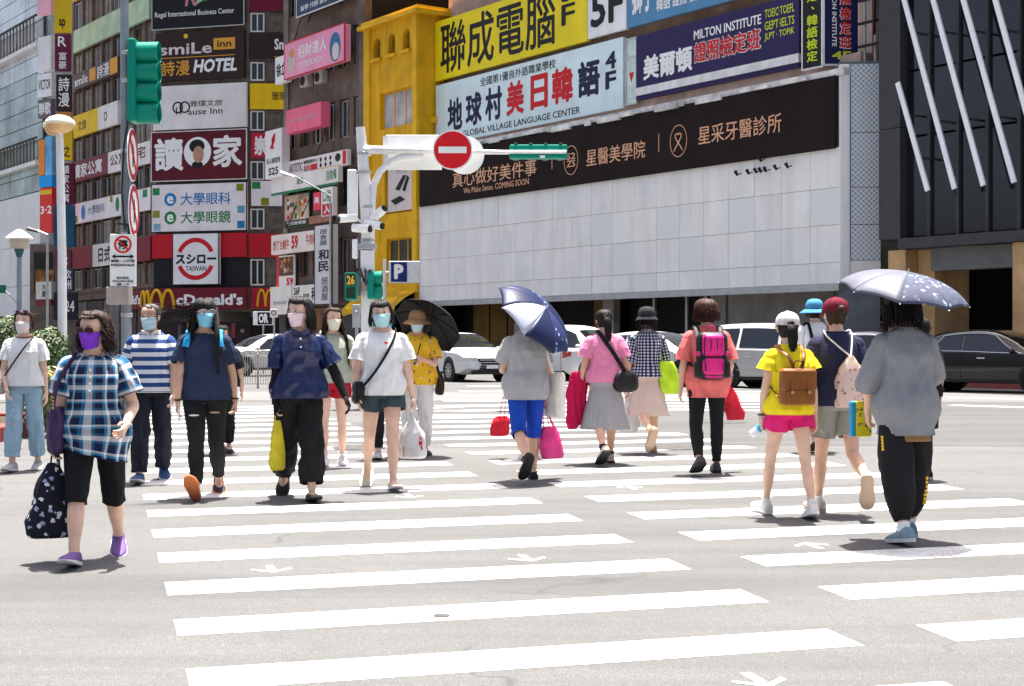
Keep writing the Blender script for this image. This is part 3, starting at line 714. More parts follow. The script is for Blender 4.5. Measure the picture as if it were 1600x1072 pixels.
s.d(.85, .6, .26, M_BLK, sx=1.4); s.p(.53, .02, .9, .12, M_YEL); s.p(.93, .1, .98, .95, M_REDL)
s = Sign(PF, 441, 546, 281, 304, B('white_d', (.50, .47, .44)), 'shop_sign', 'cream fascia with a green lower edge above the restaurant poster', 'l', .25, .35)
s.p(0, -.16, 1, .0, mat('green_edge', (.02, .20, .07), .5), 'edge'); s.t('蔬食', .40, .3, .50, .75, M_GREENL, .01); s.t('自助餐', .84, .2, .98, .85, M_GREENL, .01)
s = Sign(PF, 450, 488, 308, 356, B('food', (.42, .28, .20), var=.5), 'poster', 'food photo poster beneath the green edged fascia', 'l', .06, .12, mat('green_frame', (.015, .10, .04), .5))
for i in range(26): s.d(random.uniform(.08, .92), random.uniform(.28, .92), random.uniform(.04, .10), random.choice((M_REDL, M_ORANGE, M_WHITE, mat('pic_brown', (.14, .05, .03), .6), M_GREENL)), 'picture', d=.004+.001*i)
s.p(0, 0, 1, .2, M_BLK); s.t('吃到飽餐廳', .1, .04, .9, .16, M_WHITE, .01, lift=.02)
s = Sign(PF, 513, 524, 303, 330, B('red_a', (.5, .03, .06)), 'shop_sign', 'little red hanging sign with a white flower', 'l', .3, .5); s.t('美', .15, .35, .85, .75, M_WHITE, .03)
s = Sign(PF, 527, 545, 296, 340, B('white_e', (.60, .58, .54)), 'shop_sign', 'white hanging sign with a red entrance panel', 'l', .25, .6)
s.p(.1, .03, .95, .42, M_REDL); s.t('入', .25, .08, .8, .38, M_WHITE, .04, lift=.012); s.t('口福', .15, .5, .85, .9, M_GREENL, .01)
s = Sign(PF, 490, 525, 339, 351, B('brick', (.24, .10, .06), var=.3), 'shop_sign', 'rusty brown band under the restaurant windows', 'l', .1, .15)
s = Sign(PF, 438, 520, 369, 399, B('cream_a', (.60, .52, .47)), 'shop_sign', 'cream noodle shop sign with red writing and a bold 59', 'l', .2, .3)
s.t('炒丁台蝦牛', .04, .2, .36, .72, M_REDL, .012); s.t('59', .40, .18, .53, .88, M_REDL, .05); s.t('牛肉捲壽飯', .68, .3, .98, .85, M_REDL, .012)
s = Sign(PF, 440, 468, 401, 449, B('cream_b', (.60, .55, .50)), 'poster', 'cream food poster with a red 59 below the noodle sign', 'l', .08, .2)
s.p(.15, .35, .95, .95, mat('pic_brown', (.14, .05, .03), .6), 'picture')
for i in range(14): s.d(random.uniform(.25, .85), random.uniform(.45, .88), random.uniform(.03, .08), random.choice((M_ORANGE, mat('pic_tan', (.45, .25, .12), .6), M_WHITE)), 'picture', d=.016+.001*i)
s.p(0, .0, .13, 1, M_REDL); s.t('59', .55, .04, .95, .28, M_REDL, .05)
s = Sign(PF, 523, 549, 355, 476, B('grey_a', (.40, .39, .39)), 'vertical_sign', 'tall grey vertical sign with brushed black characters', 'l', .35, .7, M_BLACK)
s.t('居\n食\n屋', .3, .74, .75, .95, M_BLK, .004); s.t('和\n民', .2, .40, .85, .70, M_BLK, .03); s.t('居\n酒\n屋', .4, .04, .8, .34, M_BLK, .006)
s = Sign(PF, 471, 520, 447, 476, B('cream_c', (.62, .59, .54)), 'shop_sign', 'pale restaurant sign with brushed characters at the foot of the brown building', 'l', .2, .3)
s.t('26F', .05, .5, .25, .9, M_BLK, .03); s.t('餐廳', .05, .1, .3, .45, M_REDL, .02); s.t('居食屋', .36, .35, .56, .55, M_BLK, .01); s.t('和民', .62, .15, .95, .85, M_BLK, .025)
s = Sign(PF, 437, 470, 449, 492, B('cream_d', (.56, .52, .47)), 'shop_sign', 'plain cream sign board beside the arches corner', 'l', .2, .32); s.t('lavender', .15, .35, .8, .52, M_METAL, .02)
for x0, x1, c in ((440, 470, (.05, .04, .035)), (470, 486, (.40, .24, .02)), (486, 514, (.22, .08, .02)), (514, 540, (.20, .16, .17)), (540, 572, (.06, .05, .05))):
    MB().box(PF.a(x0)+.02, PF.a(x1)-.02, -.15, .3, .55, 3.4).build('shop_front', mat('shop_%d' % x0, c, .5, var=.5, vs=1.2), D)

# ================================================================== C: corner building with stacked sign bands
C = facade('corner_building', PC, 'brown corner block whose storeys are banded with hotel and shop signs')
cA, cB = PC.a(243), 0.0
MB().box(cA-.0, cB+.0, .4, 8, .55, 26).build('core', M_DARKIN, C)
mb = MB(); mb.box(cA, cB, -.0, .4, 3.0, 26); mb.build('wall', M_TILE2, C)
def cs(xl, xr, yt, yb, m, label, name='shop_sign', ref='l', depth=.25, out=.06, frame=None, P=None): return Sign(P or PC, xl, xr, yt, yb, m, name, label, ref, depth, out, frame)
s = cs(242, 384, -30, 48, B('black_a', (.012, .012, .014)), 'black sign with a feathered R emblem on the corner building', frame=M_FRAME)
s.t('R', .36, .42, .49, .78, mat('pink_letter', (.55, .2, .26), .5), .02, shear=.2); s.t('Regal International Business Center', .03, .20, .90, .34, M_WHITE, .006)
for k in range(5):
    a = .2+k*.28; MB().prism([(s.w*.48, s.h*.44), (s.w*.48+1.1*math.cos(a), s.h*.44+1.1*math.sin(a)+.1), (s.w*.48+1.15*math.cos(a+.18), s.h*.44+1.1*math.sin(a+.18)+.1)], s.y-.012-.002*k, s.y-.002).build('emblem', random.choice((M_GREENL, M_WHITE, M_LIME)), s.e)
s = cs(247, 385, 55, 129, B('coffee', (.035, .019, .018)), 'dark brown hotel sign with a small sun over smiling lettering')
s.t('smiLe', .05, .54, .64, .78, mat('pale_pink_letter', (.72, .62, .60), .5), .02); s.p(.66, .60, .90, .84, M_ORANGE, 'badge', .02); s.t('inn', .70, .65, .86, .79, mat('coffee_letter', (.04, .02, .018), .5), .02, lift=.021)
s.d(.345, .92, .05, M_YEL); s.p(.05, .47, .90, .485, M_ORANGE, 'rule'); s.t('詩漫', .06, .10, .39, .42, M_ORANGE, .012); s.t('HOTEL', .43, .14, .92, .42, M_WHITE, .04, shear=.2)
s = cs(243, 388, 137, 205, B('silver', (.46, .44, .43)), 'blank silver grey inn sign with a curly black monogram')
s.ring(.27, .50, .10, .135, M_BLK); s.ring(.345, .50, .10, .135, M_BLK); s.p(.252, .34, .262, .5, M_BLK); s.p(.295, .34, .308, .58, M_BLK)
s.t('雅璞文旅', .40, .50, .75, .64, M_BLK, .004); s.t('ause Inn', .38, .32, .75, .46, M_BLK, .006)
s = cs(241, 388, 209, 284, B('maroon', (.115, .008, .018)), 'maroon sign with two white characters round a portrait disc', frame=M_FRAMEW)
s.t('讀', .03, .20, .34, .88, M_WHITE, .03); s.t('家', .65, .24, .96, .90, M_WHITE, .03)
s.d(.49, .57, .31, M_WHITE, 'portrait_disc'); s.d(.485, .69, .14, M_BLK, 'portrait_hair', .012, 1.25); s.d(.50, .52, .17, mat('pic_skin', (.50, .27, .18), .6), 'portrait_face', .022, .72); s.d(.49, .31, .07, M_BLK, 'portrait_collar', .018, 1.8)
s = cs(241, 388, 290, 363, B('clinic', (.50, .46, .47)), 'white eye clinic sign with blue and green round letters and coloured squares', frame=M_BLACK)
for zc, m, tx in ((.68, M_BLUEL, '大學眼科'), (.29, M_GREENL, '大學眼鏡')):
    s.d(.20, zc, .14, m); s.t('e', .165, zc-.09, .235, zc+.08, M_WHITE, .03, lift=.012); s.t(tx, .31, zc-.13, .84, zc+.13, m, .012)
for x, z, c in ((.01, .78, (.02, .26, .07)), (.90, .82, (.22, .26, .01)), (.01, .30, (.24, .28, .02)), (.02, .02, (.20, .42, .52)), (.91, .36, (.10, .36, .45)), (.91, .04, (.01, .20, .42))): s.p(x, z, x+.075, z+.15, mat('sq_%d_%d' % (x*100, z*100), c, .5), 'square')
s = cs(241, 388, 367, 404, B('bright_red', (.30, .005, .012)), 'plain red fascia band behind the round sushi sign', out=.03)
s = cs(278, 348, 367, 445, B('sushi_white', (.53, .52, .53)), 'square white sushi sign with a broken red ring', depth=.35, out=.25, frame=M_BLACK)
s.ring(.5, .5, .33, .42, M_REDL, a0=PI*.12, a1=PI*.88); s.ring(.5, .5, .33, .42, M_REDL, a0=PI*1.12, a1=PI*1.88)
s.t('スシロー', .06, .40, .96, .60, M_BLK, .05); s.t('TAIWAN', .28, .26, .74, .36, M_BLK, .01)
MB().box(PC.a(241), 0, -.08, .0, PC.z(241, 450), PC.z(241, 405)).build('black_band', M_BLACK, C)
def arches(S, cx, z0, z1, w, r=.10):
    mb = MB()
    for sg in (-1, 1):
        pts = [V(cx*S.w+sg*w*S.w*(.02+.48*(1-math.cos(t))/2*2 if False else .25+.25*math.cos(t)*-1*-1), S.y-.05, (z0+(z1-z0)*math.sin(min(max(t, 0), PI)))*S.h) for t in [PI*k/14 for k in range(15)]]
        mb.tube(pts, r, 8)
    return mb.build('arches', mat('arch_yellow', (.75, .42, .01), .4, var=0), S.e, smooth=60)
s = cs(243, 391, 451, 484, B('fast_red', (.16, .010, .022)), 'red fast food fascia with a yellow arch and white name', depth=.3, out=.3)
arches(s, .13, .04, .9, .25); s.t("cDonald's", .27, .18, .97, .72, M_WHITE, .04)
# shop level
for x0, x1, c in ((243, 290, (.03, .02, .02)), (290, 340, (.05, .025, .02)), (340, 391, (.03, .012, .015))):
    MB().box(PC.a(x0)+.03, PC.a(x1)-.03, .0, .35, .55, 3.6).build('shop_window', mat('mshop_%d' % x0, c, .3, var=.5, vs=1.0), C)
for i in range(10): MB().box(PC.a(250+i*14), PC.a(250+i*14)+.25, -.04, -.004, 1.4+random.random(), 2.0+random.random()).build('window_poster', mat('wp_%d' % (i % 4), [(.3, .05, .05), (.25, .2, .15), (.1, .1, .12), (.3, .16, .05)][i % 4], .5), C)
# right return of the corner
R_ = facade('corner_return', PCR, 'right hand return of the banded corner block', 'building')
rw = PCR.a(452)
MB().box(0, rw, .4, 8, .55, 26).build('core', M_DARKIN, R_); MB().box(0.01, rw, .1, .4, 3.0, 26).build('wall', M_TILE2, R_)
for yt, yb in ((20, 50), (97, 126), (173, 204), (252, 281), (326, 358), (405, 446)):
    window(R_, .05, PCR.a(413), PCR.z(390, yb), PCR.z(390, yt), .06, 2, M_FRAMEW, G_DARK, .08); window(R_, PCR.a(417), PCR.a(441), PCR.z(390, yb), PCR.z(390, yt), .06, 2, M_TILE2, mat('curtain_pane', (.14, .12, .095), .4, var=.3))
s = cs(390, 441, -12, 17, B('crimson', (.17, .005, .03)), 'plain crimson panel high on the corner return', P=PCR, depth=.08)
s = cs(389, 448, 53, 92, B('coffee', (.035, .019, .018)), 'dark brown panel with the first letters of the hotel name', P=PCR, depth=.08); s.t('Sm', .68, .35, 1.0, .80, M_WHITE, .03); s.p(.68, .05, 1, .08, M_ORANGE, 'rule')
s = cs(391, 448, 131, 171, B('gold', (.52, .34, .004)), 'golden yellow panel with two brown characters', P=PCR, depth=.08); s.t('雅璞', .60, .35, .98, .68, mat('coffee_letter', (.04, .02, .018), .5), .01)
s = cs(393, 441, 208, 247, B('red_b', (.32, .008, .03)), 'red panel with bold white characters on the corner return', P=PCR, depth=.08); s.t('崇右', .1, .1, .95, .88, M_WHITE, .04)
s = cs(393, 441, 283, 322, B('clinic', (.50, .46, .47)), 'white panel with two green squares on the corner return', P=PCR, depth=.08); s.p(.03, .68, .30, .96, M_GREENL, 'square'); s.p(.32, .02, .58, .32, mat('sq_90_82', (.22, .26, .01), .5), 'square')
s = cs(390, 437, 365, 402, B('bright_red', (.30, .005, .012)), 'plain red panel on the corner return above the arches', P=PCR, depth=.08)
s = cs(393, 438, 450, 482, B('fast_red2', (.24, .006, .02)), 'red panel with a tall yellow arch emblem', P=PCR, depth=.12); arches(s, .5, .1, .9, .55, .07)
MB().box(.02, rw, .0, .1, .55, 3.3).build('shop_front', M_DARKIN, R_)
# left wing, receding
Lw = facade('corner_left_wing', PCL, 'long left wing of the banded corner block running down the street', 'building')
l0, l1 = PCL.a(114), 0.0
MB().box(l0, l1, .4, 8, .55, 30).build('core', M_DARKIN, Lw)
bands = [(-42, 3), (50, 84), (118, 143), (183, 217), (255, 286), (320, 351), (388, 421), (456, 470)]
zb = [(PCL.z(119, b), PCL.z(119, t)) for t, b in bands]
for (a0, b0), (a1, b1) in zip(zb, zb[1:]):
    z0, z1 = b1, a0; n = 8
    for i in range(n):
        x0, x1 = l0+(l1-l0)*i/n, l0+(l1-l0)*(i+1)/n
        window(Lw, x0+.16, x1-.16, z0+.12, z1-.12, .15, 2, random.choice((M_FRAME, M_TILE2, M_TILE2, M_TILE)), random.choice((G_DARK, mat('blind_pane', (.24, .21, .18), .4, var=.3), mat('curtain_pane', (.14, .12, .095), .4, var=.3))))
        MB().box(x0-.15, x0+.15, .0, .38, z0, z1).build('pier', M_TILE, Lw)
    MB().box(l0, l1, -.06, .39, z0-.12, z0+.1).build('sill', M_TILE, Lw)
def ls(i, xl, xr, m, label, **k):
    S = Sign(PCL, xl, xr, bands[i][0]+0, bands[i][1], m, 'shop_sign', label, 'l', .2, .03, None)
    zc0, zc1 = zb[i]; S.e.location.z = zc0; sc = (zc1-zc0)/S.h; S.e.children[0].scale = (1, 1, sc); S.h = zc1-zc0; return S
for i, (t, b) in enumerate(zb): MB().box(l0, l1, .0, .39, t, b).build('spandrel', M_TILE, Lw)
ls(0, 119, 152, B('amber', (.55, .33, .01)), 'amber yellow sign at the very top of the left wing')
s = ls(1, 120, 238, B('pale_green', (.27, .35, .235), var=.15), 'pale green painted band along the left wing')
s = ls(2, 120, 189, B('umber', (.10, .07, .06)), 'umber hotel band with pale characters and orange squares on the left wing'); s.t('smile', .03, .2, .34, .75, M_WHITE, .01); s.p(.38, .15, .52, .9, M_ORANGE, 'square'); s.t('詩漫', .55, .12, .82, .9, M_WHITE, .01); s.p(.84, .05, 1, .98, M_ORANGE, 'square')
s = ls(3, 119, 158, B('gold', (.52, .34, .004)), 'golden sign on the left wing next to a silver one'); s.t('文旅', .2, .25, .55, .7, mat('coffee_letter', (.04, .02, .018), .5), .01)
s = ls(3, 158, 189, B('silver', (.46, .44, .43)), 'silver sign with a black monogram on the left wing'); s.ring(.4, .5, .14, .2, M_BLK)
s = ls(4, 114, 174, B('maroon2', (.20, .03, .04)), 'maroon band with white characters on the left wing'); s.t('讀家公寓', .1, .15, .85, .85, M_WHITE, .02)
s = ls(4, 174, 240, B('silver', (.46, .44, .43)), 'pale board with maroon lettering beside the maroon band'); s.t('公寓住宅', .05, .3, .9, .85, mat('maroon_letter', (.12, .01, .02), .5), .015)
s = ls(5, 115, 240, B('clinic', (.50, .46, .47)), 'white eye clinic band with a blue disc on the left wing'); s.d(.18, .5, .36, M_BLUEL, sx=.8); s.t('大學眼科', .24, .3, .46, .75, mat('dull_blue', (.10, .22, .28), .5), .012); s.d(.62, .55, .34, M_GREENL, sx=.7); s.p(.05, .05, .1, .4, M_GREENL, 'square'); s.p(.53, .7, .56, .98, mat('sq_90_82', (.22, .26, .01), .5), 'square'); s.p(.92, .6, .97, .95, M_GREENL, 'square')
s = ls(6, 119, 150, B('crimson2', (.20, .012, .025)), 'crimson band at the lower left of the wing')
s = ls(6, 150, 180, B('silver2', (.42, .40, .38)), 'pale board with brushed black characters on the crimson band'); s.t('日式', .3, .15, .95, .85, M_BLK, .03)
s = ls(6, 205, 240, B('crimson2', (.20, .012, .025)), 'crimson panel next to the sushi corner')
s = Sign(PCL, 206, 244, 455, 484, B('fast_red', (.16, .010, .022)), 'shop_sign', 'end of the red fast food fascia with a narrow yellow arch', 'l', .2, .1); s.t("nald's", .0, .25, .55, .75, M_WHITE, .04); arches(s, .78, .1, .9, .34, .09)
for i in range(5):
    x0 = l0+(l1-l0)*i/5; MB().box(x0+.1, x0+(l1-l0)/5-.1, -.02, .3, .55, zb[7][0]-.1).build('shop_front', mat('lshop_%d' % i, [(.10, .085, .08), (.05, .045, .04), (.16, .15, .14), (.06, .03, .03), (.12, .06, .05)][i], .5, var=.5, vs=1), Lw)

# ================================================================== B: vertical signs projecting at the far end of the wing
PV = Plane(at(112, 300, 101).xy, (1, .02)); PV3 = Plane(at(87, 300, 104).xy, (.80, -.60))
def vs(P, xl, xr, yt, yb, m, label, txt=None, tm=None, box=(.2, .06, .8, .94), bold=.02):
    s = Sign(P, xl, xr, yt, yb, m, 'vertical_sign', label, 'l', .35, .0, None)
    if txt: s.t(txt, *box, tm, bold)
    return s
vs(PV, 87, 112, -20, 53, B('gold2', (.42, .28, .006)), 'golden vertical sign at the top of the far sign stack', 'ap', M_BLK, (.3, .08, .7, .30), .03)
s = vs(PV, 88, 112, 55, 112, B('plum', (.14, .012, .045)), 'plum vertical sign with a feathered R emblem', '富\n豪', M_WHITE, (.25, .04, .75, .52), .01); s.t('R', .2, .66, .75, .94, M_WHITE, .01)
vs(PV, 90, 113, 118, 175, B('coffee', (.035, .019, .018)), 'dark vertical sign with two pale hotel characters', '詩\n漫', M_WHITE, (.15, .10, .9, .95), .012)
vs(PV, 92, 113, 176, 190, B('amber2', (.30, .13, .03)), 'amber strip under the dark hotel sign')
vs(PV, 99, 115, 205, 251, B('gold2', (.42, .28, .006)), 'golden vertical sign with a black brush mark', '之', M_BLK, (.15, .1, .8, .5), .02)
vs(PV, 99, 118, 256, 320, B('plum2', (.11, .008, .03)), 'plum vertical sign with four pale characters', '讀\n家\n公\n寓', M_WHITE, (.05, .04, .6, .96), .01)
vs(PV, 86, 118, 321, 386, B('teal', (.01, .09, .16), var=.2), 'teal blue vertical sign under the plum one')
vs(PV, 88, 113, 390, 418, B('plum3', (.16, .03, .06)), 'faded plum sign low in the far stack', '七', M_WHITE, (.3, .1, .8, .7), .02)
vs(PV, 92, 116, 419, 455, B('slate', (.05, .06, .09)), 'slate sign with pale strokes low in the far stack', '歐\n洲', M_WHITE, (.3, .05, .9, .95), .01)
vs(PV, 86, 122, 457, 500, B('midnight', (.02, .02, .035)), 'midnight blue sign at the foot of the far stack', '24', M_WHITE, (.5, .3, .9, .7), .02)
vs(PV3, 65, 87, 118, 154, B('white_f', (.52, .52, .52)), 'white sign with black capitals left of the dark hotel sign', 'VICTOR', M_BLK, (.1, .3, .95, .75), .01)
vs(PV3, 66, 87, 158, 186, B('mauve', (.17, .14, .18)), 'mauve sign with pale characters below the white capitals', '聯歌', M_WHITE, (.05, .15, .95, .85), .02)
vs(PV3, 65, 86, -20, 26, B('pink_b', (.50, .26, .32)), 'faded pink sign at the top left')
vs(PV3, 66, 86, 60, 114, B('white_g', (.46, .46, .46)), 'blank weathered white sign below the railing')
vs(PV3, 67, 76, 220, 275, B('tangerine', (.62, .20, .03)), 'tangerine strip sign on the far left stack')
vs(PV3, 77, 88, 215, 275, B('sky_blue', (.12, .32, .58), var=.3), 'sky blue strip sign on the far left stack')
vs(PV3, 68, 88, 276, 294, B('azure', (.01, .20, .48)), 'azure panel under the tangerine strip')
s = vs(PV3, 69, 88, 295, 365, B('poppy', (.45, .03, .025)), 'poppy red sign with rounded white digits', '3·2', M_WHITE, (.05, .42, .98, .60), .03); s.p(.02, .85, .98, .95, M_YEL)
vs(PV3, 63, 87, 441, 468, B('grey_b', (.34, .35, .31)), 'grey green box sign with black characters', '大\n戲', M_BLK, (.4, .1, .65, .9), .02)
vs(PV3, 63, 87, 469, 478, B('maroon3', (.16, .02, .02)), 'maroon strip under the grey green box sign')
farw = empty('far_shop_block', at(60, 537, 108), 0, 'dim shop block behind the sign stack at the far left', 'building')
MB().box(-.6, 3.4, 0, 6, -1.2, 7).build('wall', M_TILE2, farw); MB().box(-.3, 1.0, -.1, .0, 3.6, 6.4).build('window', G_DARK, farw)
MB().box(-.2, 1.1, -.12, .0, 3.2, 5.2).build('poster', mat('far_poster', (.30, .14, .05), .5, var=.6, vs=2), farw)

# ================================================================== A: glass mall on the far left
PA = Plane(at(66, 300, 112).xy, RF)
A = facade('glass_mall', PA, 'pale glass fronted mall with dark balustrades over a blank white base')
a0, a1 = PA.a(-90), 0.0
def az(px, py): return PA.z(px, py)
MB().box(a0, a1, .4, 10, .55, 40).build('core', mat('mall_core', (.40, .45, .45), .6, var=.2), A)
M_GLASSP = mat('pale_curtain_glass', (.62, .68, .70), .12, var=.35, vs=.25, spec=.8); M_GLASSG = mat('green_curtain_glass', (.28, .38, .36), .10, var=.5, vs=.3, spec=.8)
M_BASE = mat('white_stone_base', (.74, .74, .73), .6, var=.06, vs=.5, streak=.12)
zbase = az(62, 300); zs = [zbase+.1]
while zs[-1] < 38: zs.append(zs[-1]+1.25)
for j, (z0, z1) in enumerate(zip(zs, zs[1:])):
    for i in range(7):
        x0, x1 = a0+(a1-a0)*i/7, a0+(a1-a0)*(i+1)/7
        MB().box(x0+.03, x1-.03, .0+random.uniform(0, .01), .1, z0+.03, z1-.03).build('pane', M_GLASSG if z0 < az(62, 130) else M_GLASSP, A)
for zz, hh in ((az(62, 252), 1.6), (az(62, 68), 1.9)):
    MB().box(a0, a1, -.5, .0, zz-.3, zz).build('balcony_slab', M_FRAMEW, A)
    for i in range(34): x = a0+(a1-a0)*i/34; MB().box(x, x+.22, -.45, -.38, zz, zz+hh).build('baluster', M_TILE2, A)
    MB().box(a0, a1, -.48, -.35, zz+hh, zz+hh+.12).build('rail', M_BLACK, A)
nb = 4
for i in range(nb):
    for z0, z1 in ((2.6, 6.0), (6.03, 9.0), (9.03, zbase)):
        MB().box(a0+(a1-a0)*i/nb+.01, a0+(a1-a0)*(i+1)/nb-.01, -.15, .3, z0, z1).build('stone_panel', M_BASE, A)
MB().box(a0, a1, .6, 1, .55, 2.6).build('shop_glass', mat('mall_shop', (.25, .26, .26), .3, var=.5, vs=.8), A)
# backdrop street blocks behind the gaps
bk = empty('distant_block', (-30, 150, .55), 0, 'distant grey block closing the view between the mall and the signs', 'building')
MB().box(-20, 30, 0, 10, 0, 38).build('wall', M_TILE2, bk)
for i in range(8):
    for j in range(8): window(bk, -18+i*5.5, -14.5+i*5.5, 3+j*4, 5.6+j*4, -.1, 3, M_FRAME, G_TINT)
# ================================================================== street furniture
M_POLEG = mat('blue_grey_pole', (.24, .275, .30), .45, .3, var=.15, vs=4, streak=.4)
M_POLEW = mat('white_pole', (.74, .74, .73), .45, .1, var=.08, vs=3, streak=.25)
M_TEAL = mat('signal_green', (.0, .22, .15), .35, var=.08, vs=4)
M_TEALD = mat('signal_green_inside', (.0, .10, .07), .5, var=.08)
M_SIGNW = mat('sign_white', (.80, .81, .79), .4, var=.05)
M_SIGNR = mat('sign_red', (.62, .012, .018), .35, var=.04)
M_SIGNRD = mat('sign_red_dull', (.36, .02, .03), .45, var=.1)
M_CREAM = mat('cream_dome', (.80, .72, .55), .4, var=.04)
M_AMBER = mat('amber_lamp_glass', (.62, .40, .18), .25, var=.15)
M_LENS = mat('signal_lens', (.02, .05, .03), .1, var=0)
def base_at(px, d): return Vector(((px-800)/FPX*d, d, zg(d)))
# ---- grey signal pole on the left
d = 22.0; p = base_at(198, d); u = d/FPX
pole = empty('traffic_signal_pole', p, 0, 'blue grey pole carrying four stacked green signal lamps and round signs', 'traffic light')
top = 8.0
MB().tube([V(0, 0, 0), V(-.01, 0, 3), V(-.05, 0, top)], [.075, .068, .058], 14).build('post', M_POLEG, pole, smooth=60)
MB().lathe([(.16, 0), (.16, .03), (.10, .06), (.09, .35)], 16).build('base', M_POLEG, pole)
for z in (1.55, 2.7, 3.9, 4.9, 5.3): MB().lathe([(.078, z), (.084, z+.01), (.084, z+.05), (.078, z+.06)], 14).build('band', M_METAL, pole)
def zpx(y): return CAMH+(HOR-y)*u-p.z
hx = (213-198)*u
MB().bbox(hx-.09, hx+.03, -.19, .19, zpx(192), zpx(63), .03).build('signal_housing', M_TEAL, pole)
for y0, y1 in ((66, 99), (98, 128), (130, 160), (162, 192)):
    zc = zpx((y0+y1)/2); r = .155
    rings = []
    mb = MB()
    outer = [[V(x, r*k*math.cos(t), zc+r*k*math.sin(t)) for t in [2*PI*i/22 for i in range(22)]] for x, k in ((hx+.03, .97), (hx+.33, 1.0), (hx+.33, .95), (hx+.04, .92))]
    mb.loft(outer, False, False)
    o = mb.build('visor', M_TEAL, pole, smooth=50)
    MB().lathe([(.0001, .012), (.09, .010), (.135, 0)], 20, Matrix.Translation((hx+.032, 0, zc))@Matrix.Rotation(PI/2, 4, 'Y')).build('lens', M_LENS, o)
for z in (zpx(75), zpx(180)): MB().box(.0, hx-.08, -.04, .04, z-.03, z+.03).build('bracket', M_POLEG, pole)
def round_sign(parent, x, y, z, r, ang, slash=True):
    e = empty('round_sign'); e.parent = parent; e.location = (x, y, z); e.rotation_euler = (0, 0, ang)
    MB().lathe([(r, 0), (r, .012)], 36, Matrix.Rotation(PI/2, 4, 'X')).build('plate', M_SIGNW, e)
    return e
for yc, px in ((244, 210), (331, 212)):
    M = Matrix.Translation(((px-198)*u, -.14, zpx(yc)))@Matrix.Rotation(math.radians(93), 4, 'Z')
    s1 = MB().lathe([(.38, 0), (.38, .012)], 40, M@Matrix.Rotation(PI/2, 4, 'X')).build('round_sign', M_SIGNW, pole)
    mb = MB()
    for k in range(36):
        a, b = 2*PI*k/36, 2*PI*(k+1)/36
        mb.prism([(.36*math.cos(a), .36*math.sin(a)), (.285*math.cos(a), .285*math.sin(a)), (.285*math.cos(b), .285*math.sin(b)), (.36*math.cos(b), .36*math.sin(b))], -.02, -.0125, M)
    mb.prism([(-.24, .20), (-.20, .24), (.24, -.20), (.20, -.24)], -.024, -.0128, M)
    mb.build('red_ring', M_SIGNRD, s1)
    MB().prism([(-.03, -.17), (.03, -.17), (.03, .02), (.1, .02), (.0, .17), (-.1, .02), (-.03, .02)], -.0165, -.0126, M).build('arrow', M_BLK, s1)
brd = MB().bbox((176-198)*u, (217-198)*u, -.16, -.13, zpx(448), zpx(367), .01).build('sign_board', M_SIGNW, pole)
bx0, bx1, bz0, bz1 = (176-198)*u, (217-198)*u, zpx(448), zpx(367); bw, bh = bx1-bx0, bz1-bz0
cx, cz = (bx0+bx1)/2, bz1-bh*.20
ringshape(brd, cx, cz, .098, .125, -.168, -.161, M_SIGNR, 'red_ring'); write(brd, '停', cx-.07, cz-.07, cx+.07, cz+.07, -.161, M_BLK, .03)
mb = MB(); mb.prism([(cx-.085, cz+.07), (cx-.07, cz+.085), (cx+.085, cz-.07), (cx+.07, cz-.085)], -.174, -.1685); mb.build('red_slash', M_SIGNR, brd)
za = bz1-bh*.43; MB().prism([(bx0+.03, za), (bx0+.08, za+.035), (bx0+.08, za+.012), (bx1-.08, za+.012), (bx1-.08, za+.035), (bx1-.03, za), (bx1-.08, za-.035), (bx1-.08, za-.012), (bx0+.08, za-.012), (bx0+.08, za-.035)], -.168, -.161).build('double_arrow', M_BLK, brd)
write(brd, '騎樓／人行道', bx0+.02, bz0+bh*.46, bx1-.02, bz0+bh*.51, -.161, M_BLK, .01); write(brd, 'P/SIDEWALK', bx0+.02, bz0+bh*.38, bx1-.02, bz0+bh*.43, -.161, M_BLK, .02)
write(brd, '拖吊專區', bx0+.10, bz0+bh*.14, bx1-.10, bz0+bh*.18, -.161, M_BLK, .01); write(brd, 'TOW-AWAY ZONE', bx0+.04, bz0+bh*.075, bx1-.04, bz0+bh*.115, -.161, M_BLK, .01); write(brd, '☎ 110', bx0+.1, bz0+bh*.015, bx1-.1, bz0+bh*.058, -.161, M_BLK, .01)
MB().bbox((171-198)*u, (206-198)*u, -.19, .05, zpx(476), zpx(449), .01).build('control_box', mat('beige_box', (.36, .31, .28), .6, var=.15, streak=.3), pole)
MB().tube([V(.09, -.05, zpx(160)), V(.06, -.09, zpx(180)), V(-.02, -.09, zpx(230)), V(-.05, -.09, zpx(300)), V(.0, -.1, zpx(360))], .012, 6).build('cable', M_BLACK, pole)
MB().tube([V(-.08, -.06, zpx(372)), V(-.17, -.08, zpx(362)), V(-.14, -.1, zpx(350)), V(.05, -.1, zpx(352)), V(.06, -.1, zpx(368))], .016, 6).build('cable', M_BLACK, pole)

